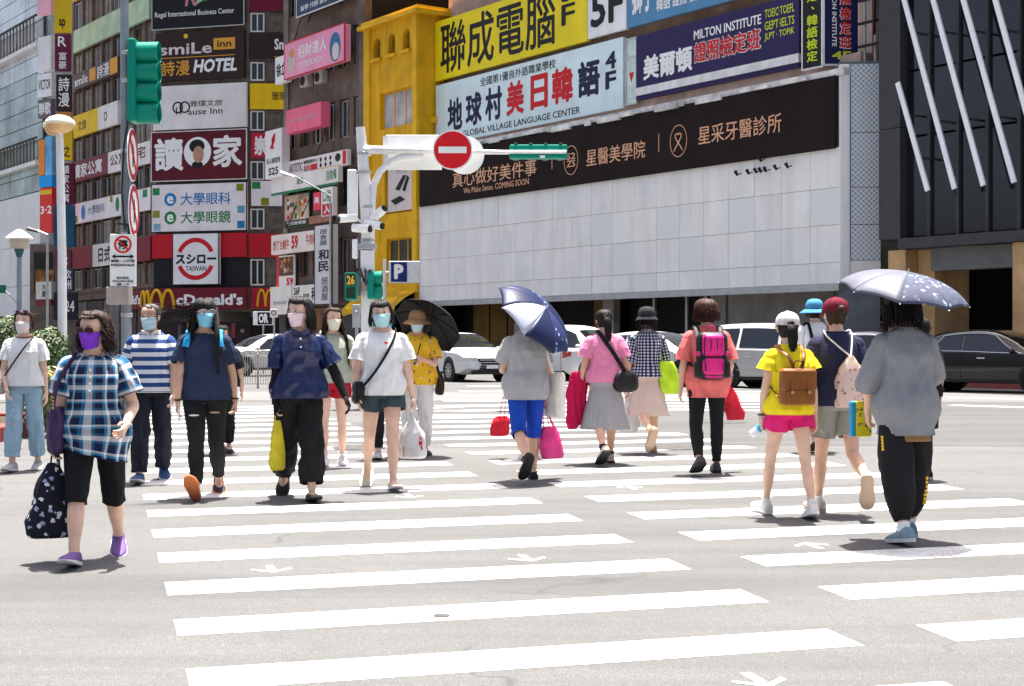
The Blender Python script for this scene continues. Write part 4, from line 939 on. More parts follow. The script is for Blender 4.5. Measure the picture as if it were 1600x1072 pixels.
# ---- white signal mast in the middle
d = 27.0; p = base_at(575, d); u = d/FPX
def zq(y): return CAMH+(HOR-y)*u-p.z
def xq(x): return (x-575)*u
mast = empty('signal_mast', p, 0, 'white mast with a long arm holding a no entry sign and horizontal signal', 'traffic light')
MB().tube([V(0, 0, 0), V(0, 0, zq(360)), V(xq(571), 0, zq(300)), V(xq(563), 0, zq(199))], [.125, .115, .11, .08], 18).build('post', M_POLEW, mast, smooth=60)
MB().tube([V(xq(566), 0, zq(234)), V(xq(640), -.05, zq(236)), V(xq(720), -.1, zq(238)), V(xq(800), -.15, zq(240)), V(xq(884), -.18, zq(243))], [.075, .065, .05, .035, .03], 12).build('arm', M_POLEW, mast, smooth=60)
MB().tube([V(xq(580), -.03, zq(345)), V(xq(584), -.03, zq(290)), V(xq(594), -.03, zq(268)), V(xq(612), -.03, zq(252)), V(xq(632), -.03, zq(245)), V(xq(660), -.04, zq(242))], .06, 10).build('brace', M_POLEW, mast, smooth=60)
for x0, x1 in ((566, 580), (618, 624), (656, 664)): MB().tube([V(xq(x0), -.02, zq(235)), V(xq(x1), -.02, zq(236))], .095, 12).build('collar', M_POLEW, mast)
for y in (243, 272, 326, 378): MB().lathe([(.118, zq(y)), (.128, zq(y)+.01), (.128, zq(y)+.05), (.118, zq(y)+.06)], 16, Matrix.Translation((xq(569) if y < 300 else 0, 0, 0))).build('band', M_METAL, mast)
MB().bbox(xq(602), xq(690), .14, .17, zq(264), zq(209), .01).build('blank_board', M_SIGNW, mast)
MB().box(xq(598), xq(606), .05, .14, zq(262), zq(212)).build('board_bracket', M_POLEW, mast)
cx, cz, r = xq(708), zq(237), 31*u
o = MB().lathe([(r, 0), (r, .015)], 44, Matrix.Translation((cx, -.22, cz))@Matrix.Rotation(PI/2, 4, 'X')).build('no_entry_sign', M_SIGNW, mast)
disc(o, cx, cz, r*.925, -.245, -.2365, M_SIGNR, 'red_disc', 40); MB().box(cx-r*.70, cx+r*.70, -.253, -.2455, cz-r*.16, cz+r*.16).build('white_bar', M_SIGNW, o)
MB().lathe([(r*.98, 0), (r*.98, .015)], 44, Matrix.Translation((xq(726), .12, zq(241)))@Matrix.Rotation(PI/2, 4, 'X')).build('sign_back', M_SIGNW, mast)
# horizontal signal seen from behind
hs = MB().bbox(xq(796), xq(886), -.30, -.14, zq(251), zq(229), .03).build('signal_housing', M_TEAL, mast)
for i in range(4):
    xc = xq(806+i*23)
    mb = MB(); mb.loft([[V(xc+.115*k*math.cos(t), y, zq(240)-.0+.115*k*math.sin(t)) for t in [2*PI*j/16 for j in range(16)]] for y, k in ((-.14, .98), (.12, 1.0), (.12, .9), (-.13, .88))], False, False); mb.build('visor', M_TEALD, hs, smooth=50)
    MB().bbox(xc-.03, xc+.03, -.32, -.30, zq(231), zq(227), .008).build('latch', M_TEALD, hs)
MB().tube([V(xq(790), -.34, zq(241)), V(xq(884), -.34, zq(241))], .03, 8).build('rail', M_POLEW, hs)
MB().bbox(xq(843), xq(851), -.315, -.301, zq(250), zq(246), .004).build('label_plate', M_SIGNW, hs)
# cameras, boxes
def bullet(px, py, dx, dz):
    c = V(xq(px), -.16, zq(py)); dv = V(dx, -.35, dz).normalized()
    o = MB().tube([c-dv*.16, c+dv*.15], .075, 12).build('security_camera', M_SIGNW, mast, smooth=40)
    MB().tube([c+dv*.15, c+dv*.19], .058, 12).build('lens', M_BLACK, o); MB().tube([c-dv*.12, V(xq(573), -.03, zq(py+10))], .02, 6).build('bracket', M_POLEW, o)
bullet(545, 342, -1, -.10); bullet(592, 336, .6, .5); bullet(585, 352, 1.0, -.2); bullet(566, 358, 1.0, -.1)
MB().bbox(xq(543), xq(557), -.05, .25, zq(338), zq(265), .02).build('side_board', M_SIGNW, mast)
MB().bbox(xq(561), xq(588), -.2, .1, zq(391), zq(382), .02).build('junction_box', M_METAL, mast)
MB().bbox(xq(552), xq(560), -.22, -.05, zq(405), zq(375), .02).build('junction_box', M_SIGNW, mast)
MB().bbox(xq(565), xq(585), -.22, -.1, zq(424), zq(392), .02).build('control_cabinet', M_POLEW, mast)
ps_ = MB().bbox(xq(542), xq(561), -.36, -.05, zq(470), zq(427), .03).build('pedestrian_signal', M_TEAL, mast)
for y0, y1 in ((430, 447), (450, 467)): MB().box(xq(544.5), xq(558.5), -.375, -.361, zq(y1), zq(y0)).build('signal_screen', M_LENS, ps_)
write(ps_, '26', xq(545.5), zq(446), xq(557.5), zq(432), -.3755, mat('amber_digits', (.55, .28, .03), .5, var=0, emit=.12), .04)
pr = MB().bbox(xq(576), xq(586), -.30, .08, zq(468), zq(425), .03).build('pedestrian_signal', M_TEAL, mast)
for y in (436, 457):
    mb = MB(); mb.loft([[V(x, -.11+.14*k*math.cos(t), zq(y)+.14*k*math.sin(t)) for t in [2*PI*j/16 for j in range(16)]] for x, k in ((xq(586), .9), (xq(598), 1.0), (xq(598), .9), (xq(587), .85))], False, False); mb.build('visor', M_TEAL, pr, smooth=50)
for i in range(4): MB().tube([V(xq(562+i*6), -.15, zq(424)), V(xq(556+i*8), -.28, zq(417+i*2)), V(xq(562+i*6), -.3, zq(428)), V(xq(570), -.15, zq(436+i*6))], .012, 5).build('cable', M_BLACK, mast)
MB().bbox(xq(566), xq(583), -.2, -.06, zq(456), zq(440), .02).build('junction_box', mat('beige_box', (.36, .31, .28), .6, var=.15), mast)
# ---- parking sign
d = 60.0; p = base_at(600, d); u = d/FPX
pk = empty('parking_sign', p, 0, 'square blue parking sign with a white P on a pale box', 'sign')
def q2(x, y): return (x-600)*u, CAMH+(HOR-y)*u-p.z
x0, z0 = q2(607, 442); x1, z1 = q2(638, 408); xe, _ = q2(656, 408)
MB().bbox(x0, xe, .0, .5, z0, z1, .03).build('sign_box', M_POLEW, pk)
MB().box(x0+.1, x1-.05, -.03, -.001, z0+.04, z1-.04).build('blue_face', mat('parking_blue', (.012, .02, .14), .4, var=.05), pk)
write(pk, 'P', x0+.22, z0+.14, x1-.18, z1-.12, -.031, M_WHITE, .06)
MB().tube([V(0, .25, 0), V(0, .25, z1+.1)], .06, 10).build('post', M_POLEW, pk); MB().tube([V(0, .25, (z0+z1)/2), V(x0+.1, .25, (z0+z1)/2)], .04, 8).build('bracket', M_POLEW, pk)
# ---- street lamps on the left
def lamp_a():
    d = 21.0; p = base_at(98, d); u = d/FPX; Z = lambda y: CAMH+(HOR-y)*u-p.z; X = lambda x: (x-98)*u
    e = empty('street_lamp', p, 0, 'tall white lamp post with twin cream domes over amber glass', 'street lamp')
    MB().tube([V(0, 0, 0), V(X(97), 0, Z(400)), V(X(93), 0, Z(205))], [.065, .058, .05], 14).build('post', M_POLEW, e, smooth=60)
    MB().lathe([(.14, 0), (.14, .04), (.09, .08), (.08, .5)], 14).build('base', M_POLEW, e)
    for cx, dy, s in ((97, -.1, 1.0), (82, .15, .85)):
        M = TR(X(cx), dy, Z(196))
        h = MB().lathe([(.20*s, -.01), (.205*s, .01), (.19*s, .05), (.14*s, .095), (.07*s, .12), (.001, .128)], 24, M).build('lamp_dome', M_CREAM, e, smooth=60)
        MB().lathe([(.0001, -.115), (.09*s, -.11), (.155*s, -.075), (.19*s, -.01)], 24, M).build('lamp_glass', M_AMBER, h, smooth=60)
        MB().tube([V(X(93), 0, Z(210)), V(X(cx), dy, Z(205))], .03, 8).build('arm', M_POLEW, e)
lamp_a()
d = 30.0; p = base_at(30, d); u = d/FPX
e = empty('street_lamp', p, 0, 'garden style lamp with a conical white cap and teal collar', 'street lamp')
Z = lambda y: CAMH+(HOR-y)*u-p.z
MB().tube([V(0, 0, 0), V(0, 0, Z(400))], [.06, .045], 12).build('post', M_POLEG, e, smooth=60)
MB().lathe([(.05, Z(402)), (.10, Z(389))], 20).build('collar', mat('teal_collar', (.02, .09, .10), .4), e, smooth=60)
MB().lathe([(.16, Z(389)), (.19, Z(374))], 20).build('lamp_glass', mat('lamp_pale_glass', (.50, .42, .34), .25), e, smooth=60)
MB().lathe([(.265, Z(374)), (.27, Z(372)), (.19, Z(367)), (.05, Z(359)), (.001, Z(358))], 24).build('lamp_cap', M_SIGNW, e, smooth=40)
MB().tube([V(0, 0, Z(478)), V(-.12, 0, Z(466)), V(-.3, 0, Z(452))], .02, 6).build('bracket', M_METAL, e)
MB().bbox(-.62, -.26, -.04, .04, Z(458), Z(445), .01).build('street_name_plate', mat('plate_green', (.01, .13, .07), .4), e)
d = 80.0; p = base_at(74, d); u = d/FPX
e = empty('street_lamp', p, 0, 'far dark street lamp with an arm reaching left over the white mall base', 'street lamp')
Z = lambda y: CAMH+(HOR-y)*u-p.z
MB().tube([V(0, 0, 0), V(0, 0, Z(366)), V(-.5, 0, Z(361))], .07, 8).build('post', M_METAL, e)
MB().tube([V(-.45, 0, Z(362)), V(-1.05, 0, Z(357))], [.09, .14], 8, flat=.5).build('lamp_head', M_BLACK, e)
d = 60.0; p = base_at(508, d); u = d/FPX
e = empty('street_lamp', p, 0, 'thin grey lamp arm reaching left in front of the green fascia', 'street lamp')
Z = lambda y: CAMH+(HOR-y)*u-p.z
MB().tube([V(.2, 0, 0), V(.2, 0, Z(306)), V(0, 0, Z(301)), V(-1.2, 0, Z(275))], [.05, .04, .03, .025], 6).build('post', M_METAL, e)
MB().tube([V(-1.15, 0, Z(277)), V(-1.75, 0, Z(269))], [.05, .08], 8, flat=.5).build('lamp_head', M_METAL, e)
# ---- kerbside signs by the shops
def post_sign(px, d, yb, yt, w, name, label, txt=None, m=None, tm=None, ptop=None):
    p = base_at(px, d); u = d/FPX; Z = lambda y: CAMH+(HOR-y)*u-p.z
    e = empty(name, p, 0, label, 'sign'); MB().tube([V(0, .06, 0), V(0, .06, Z(ptop or yt))], .035, 8).build('post', M_METAL, e)
    MB().bbox(-w/2, w/2, -.03, .03, Z(yb), Z(yt), .01).build('board', m or M_SIGNW, e)
    return e, Z
e, Z = post_sign(557, 32, 512, 476, .17, 'kerb_sign', 'narrow grey no parking sign at the foot of the signal mast', m=M_METAL)
MB().lathe([(.06, 0), (.06, .006)], 20, TR(0, -.031, Z(486), rx=PI/2)).build('sign_face', M_SIGNW, e); ringshape(e, 0, Z(486), .042, .056, -.045, -.038, M_BLK)
e, Z = post_sign(411, 58, 508, 487, .75, 'shop_board', 'white and black board lettered OR before the dark shop')
MB().box(-.20, .35, -.036, -.031, Z(507), Z(488)).build('black_face', M_BLK, e); write(e, 'OR', -.16, Z(505), .2, Z(490), -.037, M_WHITE, .05)
e, Z = post_sign(428, 52, 496, 483, .26, 'kerb_sign', 'small white no stopping sign next to the lettered board'); ringshape(e, 0, Z(489), .06, .09, -.045, -.031, M_SIGNRD)
# ---- steel crowd barriers
M_STEEL = mat('stainless_tube', (.48, .43, .38), .3, .8, var=.1)
for k, (px, lab) in enumerate(((391, 'left of two stainless crowd barriers behind the pedestrians'), (415, 'right of two stainless crowd barriers behind the pedestrians'))):
    p = gp(px, 607); e = empty('crowd_barrier', p, .04, lab, 'barrier', 'stainless crowd barriers')
    w2, h2 = .185, .95
    pts = [V(-w2, 0, 0), V(-w2, 0, h2-.12), V(-w2+.03, 0, h2-.03), V(-w2+.1, 0, h2), V(w2-.1, 0, h2), V(w2-.03, 0, h2-.03), V(w2, 0, h2-.12), V(w2, 0, 0)]
    MB().tube(pts, .022, 8).build('frame', M_STEEL, e, smooth=60)
    MB().tube([V(-w2, 0, .12), V(w2, 0, .12)], .016, 8).build('rail', M_STEEL, e); MB().tube([V(-w2, 0, h2-.14), V(w2, 0, h2-.14)], .014, 8).build('rail', M_STEEL, e)
    for i in range(1, 6): x = -w2+2*w2*i/6; MB().tube([V(x, 0, .12), V(x, 0, h2-.14)], .010, 6).build('bar', M_STEEL, e)
# ---- planter with shrubs on the left
def leaf_mat(name, c):
    m, t = rawmat(name); oi = t.new('ShaderNodeNewGeometry')
    t.color(t.ramp(oi.outputs['Random Per Island'], [(0, tuple(x*.55 for x in c)), (.6, c), (1, tuple(min(1, x*1.7) for x in c))])); t.b.inputs['Roughness'].default_value = .5
    t.b.inputs['Subsurface Weight'].default_value = 0; return m
M_LEAF = leaf_mat('leaf_green', (.065, .11, .028)); M_LEAF2 = leaf_mat('leaf_yellow_green', (.12, .15, .03)); M_FLOWER = leaf_mat('flower_yellow', (.60, .40, .03))
def leaves(mb, c, rx, ry, rz, n, s, rnd):
    for _ in range(n):
        while True:
            q = V(rnd.uniform(-1, 1), rnd.uniform(-1, 1), rnd.uniform(-1, 1))
            if .35 < q.length < 1: break
        q = q.normalized()*(q.length**.45)*(1+.16*noise.noise(q*2.3+c))
        p = c+V(q.x*rx, q.y*ry, q.z*rz); nrm = (q+V(rnd.uniform(-.7, .7), rnd.uniform(-.7, .7), rnd.uniform(-.2, .9))).normalized()
        a = nrm.orthogonal().normalized(); a = Matrix.Rotation(rnd.uniform(0, 6.28), 3, nrm)@a; b = nrm.cross(a); k = s*rnd.uniform(.6, 1.3)
        i = mb.pts([p-a*k, p-b*k*.42+nrm*k*.1, p+a*k, p+b*k*.42+nrm*k*.1]); mb.face([i, i+1, i+2, i+3])
rn = random.Random(3)
PLY = 20.5
pl = empty('planter', (-7.4, PLY, zg(PLY)), 0, 'low street planter with a red and white kerb at the left edge', 'planter')
def kerbring(x0, x1, y0, y1, h, t): return ((x0, x1, y0, y0+t), (x0, x1, y1-t, y1), (x0, x0+t, y0+t, y1-t), (x1-t, x1, y0+t, y1-t))
for i, (x0, x1, y0, y1) in enumerate(kerbring(-2.5, 1.15, -1.9, 2.2, .2, .22)): MB().bbox(x0, x1, y0, y1, -.08, .17, .02).build('kerb_stone', mat('red_kerb2', (.30, .075, .065), .75, var=.2, vs=3, streak=.2), pl)
MB().box(-2.28, .93, -1.68, 1.98, -.05, .12).build('soil', mat('soil', (.07, .05, .035), .95, var=.4, vs=5, bump=.5, bs=20), pl)
for i, (x, y, r) in enumerate(((-.9, -1.45, .34), (-1.6, -1.3, .3), (-.3, -1.45, .24))):
    mb = MB().ell((x, y, .1+r*.5), r*1.3, r*.8, r*.75, 14, 9)
    for v in mb.v: v += v.normalized()*.06*noise.noise(v*3)
    mb.build('boulder', mat('boulder', (.26, .24, .22), .85, var=.2, vs=5, bump=.5, bs=12), pl, smooth=40)
for px, py, d, rx, rz, lab in ((14, 536, 20.2, .32, .38, 'round clipped shrub at the left picture edge'), (76, 552, 20.0, .27, .34, 'round clipped shrub between the woman in the white tee and lamp post'), (-30, 545, 21.2, .4, .36, 'shrub mostly cut off by the left picture edge')):
    c = at(px, py, d); e = empty('shrub', (c.x, c.y, zg(d)+.1), 0, lab, 'shrub', 'planter shrubs')
    h = c.z-zg(d)-.1
    mb = MB()
    for k in range(5): a = k*1.26; mb.tube([V(0, 0, 0), V(.03*math.cos(a), .03*math.sin(a), h*.5), V(rx*.5*math.cos(a), rx*.5*math.sin(a), h*1.0)], [.02, .016, .008], 6)
    mb.build('trunk', mat('bark', (.09, .065, .045), .9, var=.3), e)
    mb = MB(); leaves(mb, V(0, 0, h), rx, rx, rz, 1900, .038, rn); mb.build('crown', M_LEAF, e, recalc=False)
for px, py, lab in ((84, 590, 'low yellow flowering plant under the round shrub'), (58, 600, 'low leafy plant beside the yellow flowers')):
    c = at(px, py, 19.6); e = empty('flower_plant', (c.x, c.y, zg(19.6)+.1), 0, lab, 'plant', 'planter flowers'); h = c.z-zg(19.6)-.1
    mb = MB(); leaves(mb, V(0, 0, h*.6), .2, .2, h*.6, 700, .04, rn); mb.build('foliage', M_LEAF2, e, recalc=False)
    mb = MB(); leaves(mb, V(0, 0, h*.95), .2, .2, .14, 130, .03, rn); mb.build('flowers', M_FLOWER, e, recalc=False)
# ================================================================== vehicles
M_TYRE = mat('tyre_rubber', (.014, .014, .014), .8, var=.1, bump=.2, bs=60); M_RIM = mat('alloy_rim', (.55, .56, .57), .25, .9, var=.05)
M_CARGLASS = mat('car_glass', (.010, .012, .014), .03, var=0, spec=.8); M_CHROME = mat('chrome', (.7, .7, .7), .12, 1.0, var=0)
M_HEAD = mat('headlamp', (.55, .58, .60), .08, .2, var=.3, vs=20, coat=1); M_TAIL = mat('tail_lamp', (.28, .006, .01), .15, var=.1, coat=1); M_PLAST = mat('black_plastic', (.018, .018, .019), .55, var=.1)
SEDAN = [(-2.42, .58, .5), (-2.38, .84, .8), (-2.2, .98, .92), (-1.7, 1.06, .95), (-1.05, 1.36, .95), (-.3, 1.455, .94), (.3, 1.43, .92), (.75, 1.27, .91), (1.25, 1.00, .90), (1.9, .90, .86), (2.28, .76, .72), (2.42, .52, .48)]
SUV = [(-2.2, .7, .6), (-2.17, 1.05, .95), (-2.08, 1.35, 1.02), (-1.8, 1.60, 1.03), (-1.0, 1.68, 1.02), (-.1, 1.68, 1.0), (.4, 1.56, .99), (.85, 1.28, .98), (1.2, 1.09, .97), (1.85, 1.0, .94), (2.18, .86, .8), (2.27, .55, .5)]
VAN = [(-2.32, .7, .6), (-2.30, 1.0, .95), (-2.2, 1.32, 1.0), (-1.95, 1.57, 1.01), (-1.0, 1.64, 1.0), (-.1, 1.62, .98), (.55, 1.50, .96), (1.1, 1.24, .95), (1.55, 1.03, .94), (2.0, .92, .86), (2.28, .78, .72), (2.36, .52, .48)]
def car(pos, heading, paint, prof, wheels, label, win, shield, rear, W=1.82, chrome=True, grille='bar'):
    root = empty('parked_car' if False else 'car', pos, heading, label, 'car', 'cars waiting along the far kerb')
    P = catmull(prof, 46); x0, x1 = P[0][0], P[-1][0]; hw = W/2
    def sect(x):
        t = (x-x0)/(x1-x0)*1.0
        for a, b in zip(P, P[1:]):
            if a[0] <= x <= b[0]+1e-6: f = (x-a[0])/(b[0]-a[0]+1e-9); top = a[1]+(b[1]-a[1])*f; belt = a[2]+(b[2]-a[2])*f; break
        else: top, belt = P[-1][1], P[-1][2]
        e = min((x-x0)/.55, (x1-x)/.65, 1.0); w = hw*(.80+.20*math.sqrt(max(0, 1-(1-e)**2)))
        belt = min(belt, top-.015); cab = max(0, top-belt); wt = w*(.93-.30*min(1, cab/.55)*.75)
        zb = .22+.16*(1-min(1, e*1.6))
        return [V(x, -.0, zb), V(x, w*.80, zb), V(x, w*.97, zb+.05), V(x, w*1.0, .46), V(x, w*1.0, .66), V(x, w*.985, belt-.02), V(x, w*.955, belt), V(x, wt+.03, top-.075*min(1, cab/.2)-.004), V(x, wt-.05, top-.02*min(1, cab/.2)), V(x, wt*.55, top+.005), V(x, 0, top+.012)], wt, top, belt, w
    rings = []
    for q in P:
        h = sect(q[0])[0]; full = h+[V(p.x, -p.y, p.z) for p in h[-2:0:-1]]
        rings.append(full)
    body = MB().loft(rings).build('body', paint, root, smooth=35)
    def side(xa, v, s, off=.008):
        h, wt, top, belt, w = sect(xa); a, b = h[6], h[7]; p = a.lerp(b, v); return V(p.x, s*(p.y+off), p.z+off*.2)
    for s in (-1, 1):
        for xa, xb, la, lb in win:                       # windows: x range at belt, x range at roof
            mb = MB(); n = 8; ids = []
            for j in range(5):
                v = .06+.86*j/4
                for i in range(n+1):
                    lo, hi = xa+(la-xa)*v, xb+(lb-xb)*v; ids.append(mb.pts([side(lo+(hi-lo)*i/n, v, s)]))
            for j in range(4):
                for i in range(n): k = j*(n+1)+i; mb.face([ids[k], ids[k+1], ids[k+n+2], ids[k+n+1]])
            mb.build('window', M_CARGLASS, root, smooth=60)
        if chrome:
            xa, xb = win[0][0], win[-1][1]; la, lb = win[0][2], win[-1][3]
            MB().tube([side(xa+(xb-xa)*i/12, .02, s, .012) for i in range(13)], .012, 5).build('chrome_trim', M_CHROME, root)
            MB().tube([side(xa+(la-xa)*(i/6), i/6*.97, s, .012) for i in range(7)]+[side(la+(lb-la)*i/8, .97, s, .012) for i in range(1, 8)]+[side(lb+(xb-lb)*i/8, .97*(1-i/8), s, .012) for i in range(9)], .011, 5).build('chrome_trim', M_CHROME, root)
        xm = win[-1][1]-.22; m0 = side(xm, .1, s, .02)
        MB().ell(m0+V(.02, s*.12, .03), .07, .11, .075, 10, 7).build('mirror', paint, root, smooth=60)
        for xh in [(w_[0]+w_[1])/2-.25 for w_ in win[-2:]]:
            hp = V(xh, s*(sect(xh)[4]+.012), .80); MB().bbox(hp.x-.1, hp.x+.1, hp.y-.015, hp.y+.015, hp.z-.015, hp.z+.015, .008).build('door_handle', M_CHROME if chrome else paint, root)
        for xd in [win[0][0]+.05]+[w_[1]+.03 for w_ in win[:-1]]+[win[-1][1]+.05]:
            MB().tube([V(xd, s*(sect(xd)[4]*1.0+.001), z) for z in (.35, .5, .7, .86)], .006, 4).build('door_seam', M_PLAST, root)
        MB().box(x0+.9, x1-.9, s*hw-.02*s-.02, s*hw-.02*s+.025, .24, .30).build('side_skirt', M_PLAST, root)
        MB().tube([V(x0+.75+(x1-x0-1.5)*i/10, s*(hw+.003), .46+.05*i/10) for i in range(11)], .009, 4).build('crease', paint, root)
        for xw in wheels:
            r = .335; M = TR(xw, s*(hw-.10), r)@Matrix.Rotation(PI/2, 4, 'X')
            MB().lathe([(r*1.17, -.075*1), (r*1.17, .075)], 26, TR(xw, s*(hw-.072), r+.02)@Matrix.Rotation(PI/2, 4, 'X')).build('wheel_arch', M_PLAST, root)
            wl = MB().lathe([(r*.66, -.11), (r*.93, -.115), (r, -.09), (r, .09), (r*.93, .115), (r*.66, .11)], 28, M).build('tyre', M_TYRE, root, smooth=40)
            mb = MB(); mb.lathe([(r*.68, -.108), (r*.62, -.112), (r*.60, -.07), (r*.60, .07), (r*.62, .112), (r*.68, .108)], 26, M)
            for k in range(10):
                a = 2*PI*k/10
                for t_ in (-.045, .045):
                    c, sn = math.cos(a+t_), math.sin(a+t_); y = .105 if s < 0 else -.105
                    mb.box(.05, r*.64, -.011, .011, y-.02, y+.012, M@Matrix.Rotation(a+t_*1.6, 4, 'Z'))
            mb.lathe([(.0001, -.115), (.055, -.112), (.06, .112), (.0001, .115)], 12, M); mb.build('rim', M_RIM, wl, smooth=40)
            MB().lathe([(.0001, -.06), (r*.6, -.06), (r*.6, .06), (.0001, .06)], 20, M).build('brake_disc', M_PLAST, wl)
        # lamps wrap round the corners
        def corner(xs, z0, z1, m, nm, n=7):
            mb = MB(); ids = []
            for i in range(n):
                x = xs[0]+(xs[1]-xs[0])*i/(n-1); w = sect(x)[4]
                for z in (z0[0]+(z0[1]-z0[0])*i/(n-1), z1[0]+(z1[1]-z1[0])*i/(n-1)): ids.append(mb.pts([V(x+(.012 if x > 0 else -.012), s*(w+.006), z)]))
            xe = xs[1]+(.03 if xs[1] > 0 else -.03); w = sect(xs[1])[4]
            for z in (z0[1], z1[1]): ids.append(mb.pts([V(xe, s*(w-.34), z)]))
            for i in range(n): mb.face([ids[2*i], ids[2*i+2], ids[2*i+3], ids[2*i+1]])
            mb.build(nm, m, root, smooth=50)
        zt = P[-5][1]
        corner((x1-.62, x1-.06), (.68, .60), (.78, .72), M_HEAD, 'headlamp'); corner((x0+.40, x0+.03), (.80, .72), (.92, .92), M_TAIL, 'tail_lamp')
    def top_patch(xa, xb, nm, ins=.06):
        mb = MB(); ids = []; n = 8
        for i in range(n+1):
            x = xa+(xb-xa)*i/n; h, wt, top, belt, w = sect(x)
            for j in range(9):
                y = (-1+2*j/8)*(wt-ins); z = top+.018-.03*(abs(y)/(wt+.01))**2
                ids.append(mb.pts([V(x+(.014 if xa > 0 else -.014), y, z)]))
        for i in range(n):
            for j in range(8): k = i*9+j; mb.face([ids[k], ids[k+1], ids[k+10], ids[k+9]])
        mb.build(nm, M_CARGLASS, root, smooth=60)
    top_patch(*shield, 'windscreen'); top_patch(*rear, 'rear_window')
    # nose: grille, bumper intake, plate
    gm = MB(); gx = x1-.02
    gr = MB().prism([(-.42, .36), (.42, .36), (.34, .52), (.46, .70), (-.46, .70), (-.34, .52)], -.03, .04, TR(gx, 0, 0, rz=PI/2)).build('grille', M_PLAST, root)
    for k in range(4): MB().box(gx-.02, gx+.045, -.40, .40, .42+k*.075, .437+k*.075).build('grille_bar', M_CHROME if chrome else M_PLAST, gr)
    MB().bbox(gx-.05, gx+.055, -.66, .66, .25, .34, .03).build('bumper_lip', M_PLAST, root)
    MB().box(gx+.05, gx+.062, -.19, .19, .40, .50).build('number_plate', M_SIGNW, root)
    MB().bbox(x0-.03, x0+.06, -.7, .7, .30, .42, .03).build('rear_bumper', M_PLAST, root)
    return root
def paint(n, c, metal=0.0, rough=.35): return mat('paint_'+n, c, rough, metal, var=.02, coat=.5)
W4 = [(-1.45, -.62, -.9, -.6), (-.56, .32, -.52, .32), (.38, 1.12, .38, .52)]
WSED = [(-.62-.62, -.42, -.86, -.40), (-.36, 1.10, -.34, .38)]
def gpos(px, d): return base_at(px, d)
car(gpos(1552, 36.0), math.radians(-42), paint('black', (.004, .004, .005), 0, .2), SEDAN, (-1.42, 1.40), 'black sedan with chrome window trim at the right edge', WSED, (.34, 1.22), (-1.62, -.8))
car(gpos(1235, 38.8), math.radians(-34), paint('grey', (.42, .42, .41), .4), VAN, (-1.36, 1.38), 'grey people carrier behind the girl with the brown backpack', [(-2.0, -1.1, -1.72, -1.05), (-1.02, .02, -.98, .02), (.1, 1.28, .1, .50)], (.62, 1.5), (-2.24, -2.05), chrome=False)
car(gpos(1020, 41.5), math.radians(-34), paint('silver', (.55, .55, .545), .5), SEDAN, (-1.42, 1.40), 'silver saloon behind the person in the gingham shirt', WSED, (.34, 1.22), (-1.62, -.8))
car(gpos(905, 47.0), math.radians(-42), paint('white', (.62, .62, .61)), SUV, (-1.32, 1.33), 'white off-road wagon behind the red jacket', [(-1.85, -1.0, -1.65, -.95), (-.9, .0, -.88, .0), (.08, .98, .08, .42)], (.45, 1.15), (-2.12, -1.9), chrome=False)
car(gpos(712, 47.0), math.radians(-62), paint('white', (.62, .62, .61)), SEDAN, (-1.42, 1.40), 'white saloon showing its black grille right of the black umbrella', WSED, (.34, 1.22), (-1.62, -.8))
car(gpos(1362, 43.0), math.radians(-20), paint('pearl', (.52, .52, .53), .2), SEDAN, (-1.42, 1.40), 'pale saloon mostly hidden behind the maroon cap', WSED, (.34, 1.22), (-1.62, -.8))
car(gpos(1100, 47.5), math.radians(-30), paint('graphite', (.10, .11, .11), .5), SEDAN, (-1.42, 1.40), 'graphite saloon behind the woman with the pink backpack', WSED, (.34, 1.22), (-1.62, -.8))
car(gpos(425, 54.0), math.radians(-150), paint('white', (.62, .62, .61)), SEDAN, (-1.42, 1.40), 'white taxi parked behind the steel barriers', WSED, (.34, 1.22), (-1.62, -.8), chrome=False)
# ================================================================== people: body, clothes, hair
def rad(a): return math.radians(a)
def supell(c, ux, uy, rx, ry, n, e=2.2, ph=0.0):
    out = []
    for k in range(n):
        t = 2*PI*k/n+ph; a, b = math.cos(t), math.sin(t)
        out.append(c+ux*(rx*math.copysign(abs(a)**(2/e), a))+uy*(ry*math.copysign(abs(b)**(2/e), b)))
    return out
TORSO = [(-.13, .135, .100, -.002), (-.05, .170, .118, -.008), (.03, .166, .114, -.004), (.12, .138, .099, .004), (.21, .138, .100, .008), (.30, .150, .112, .012), (.375, .160, .104, .006), (.415, .156, .088, .0), (.440, .132, .076, -.006), (.465, .098, .066, -.010), (.485, .068, .058, -.010), (.51, .050, .052, -.006)]
HEADT = [(0.0, .018, .026, .040), (.04, .034, .045, .032), (.11, .046, .060, .022), (.22, .057, .076, .010), (.36, .066, .087, .002), (.50, .071, .093, -.004), (.64, .074, .097, -.008), (.78, .071, .092, -.010), (.89, .058, .076, -.010), (.955, .038, .051, -.010), (.99, .016, .022, -.010), (1.0, .004, .005, -.010)]
_hs = catmull(HEADT, 161); HEADS = []
for _i in range(81):
    _t = _i/80
    for _a, _b in zip(_hs, _hs[1:]):
        if _a[0] <= _t <= _b[0]+1e-9: _f = (_t-_a[0])/(_b[0]-_a[0]+1e-9); HEADS.append(tuple(x+(y-x)*_f for x, y in zip(_a, _b))); break
    else: HEADS.append(_hs[-1])
def head_pt(th, t, off=0.0):
    """point of the head surface: th = angle (pi/2 is the face), t from chin 0 to crown 1"""
    f = max(0, min(80, t*80)); i = min(int(f), 79); f -= i
    _, rx, ry, cy = (a+(b-a)*f for a, b in zip(HEADS[i], HEADS[i+1]))
    p = V(rx*math.cos(th), cy+ry*math.sin(th), .215*t)
    if off: c = V(0, -.004, .112); d = p-c; p = p+d*(off/d.length)
    return p
PEND = []            # bodies waiting for the joint smoothing pass
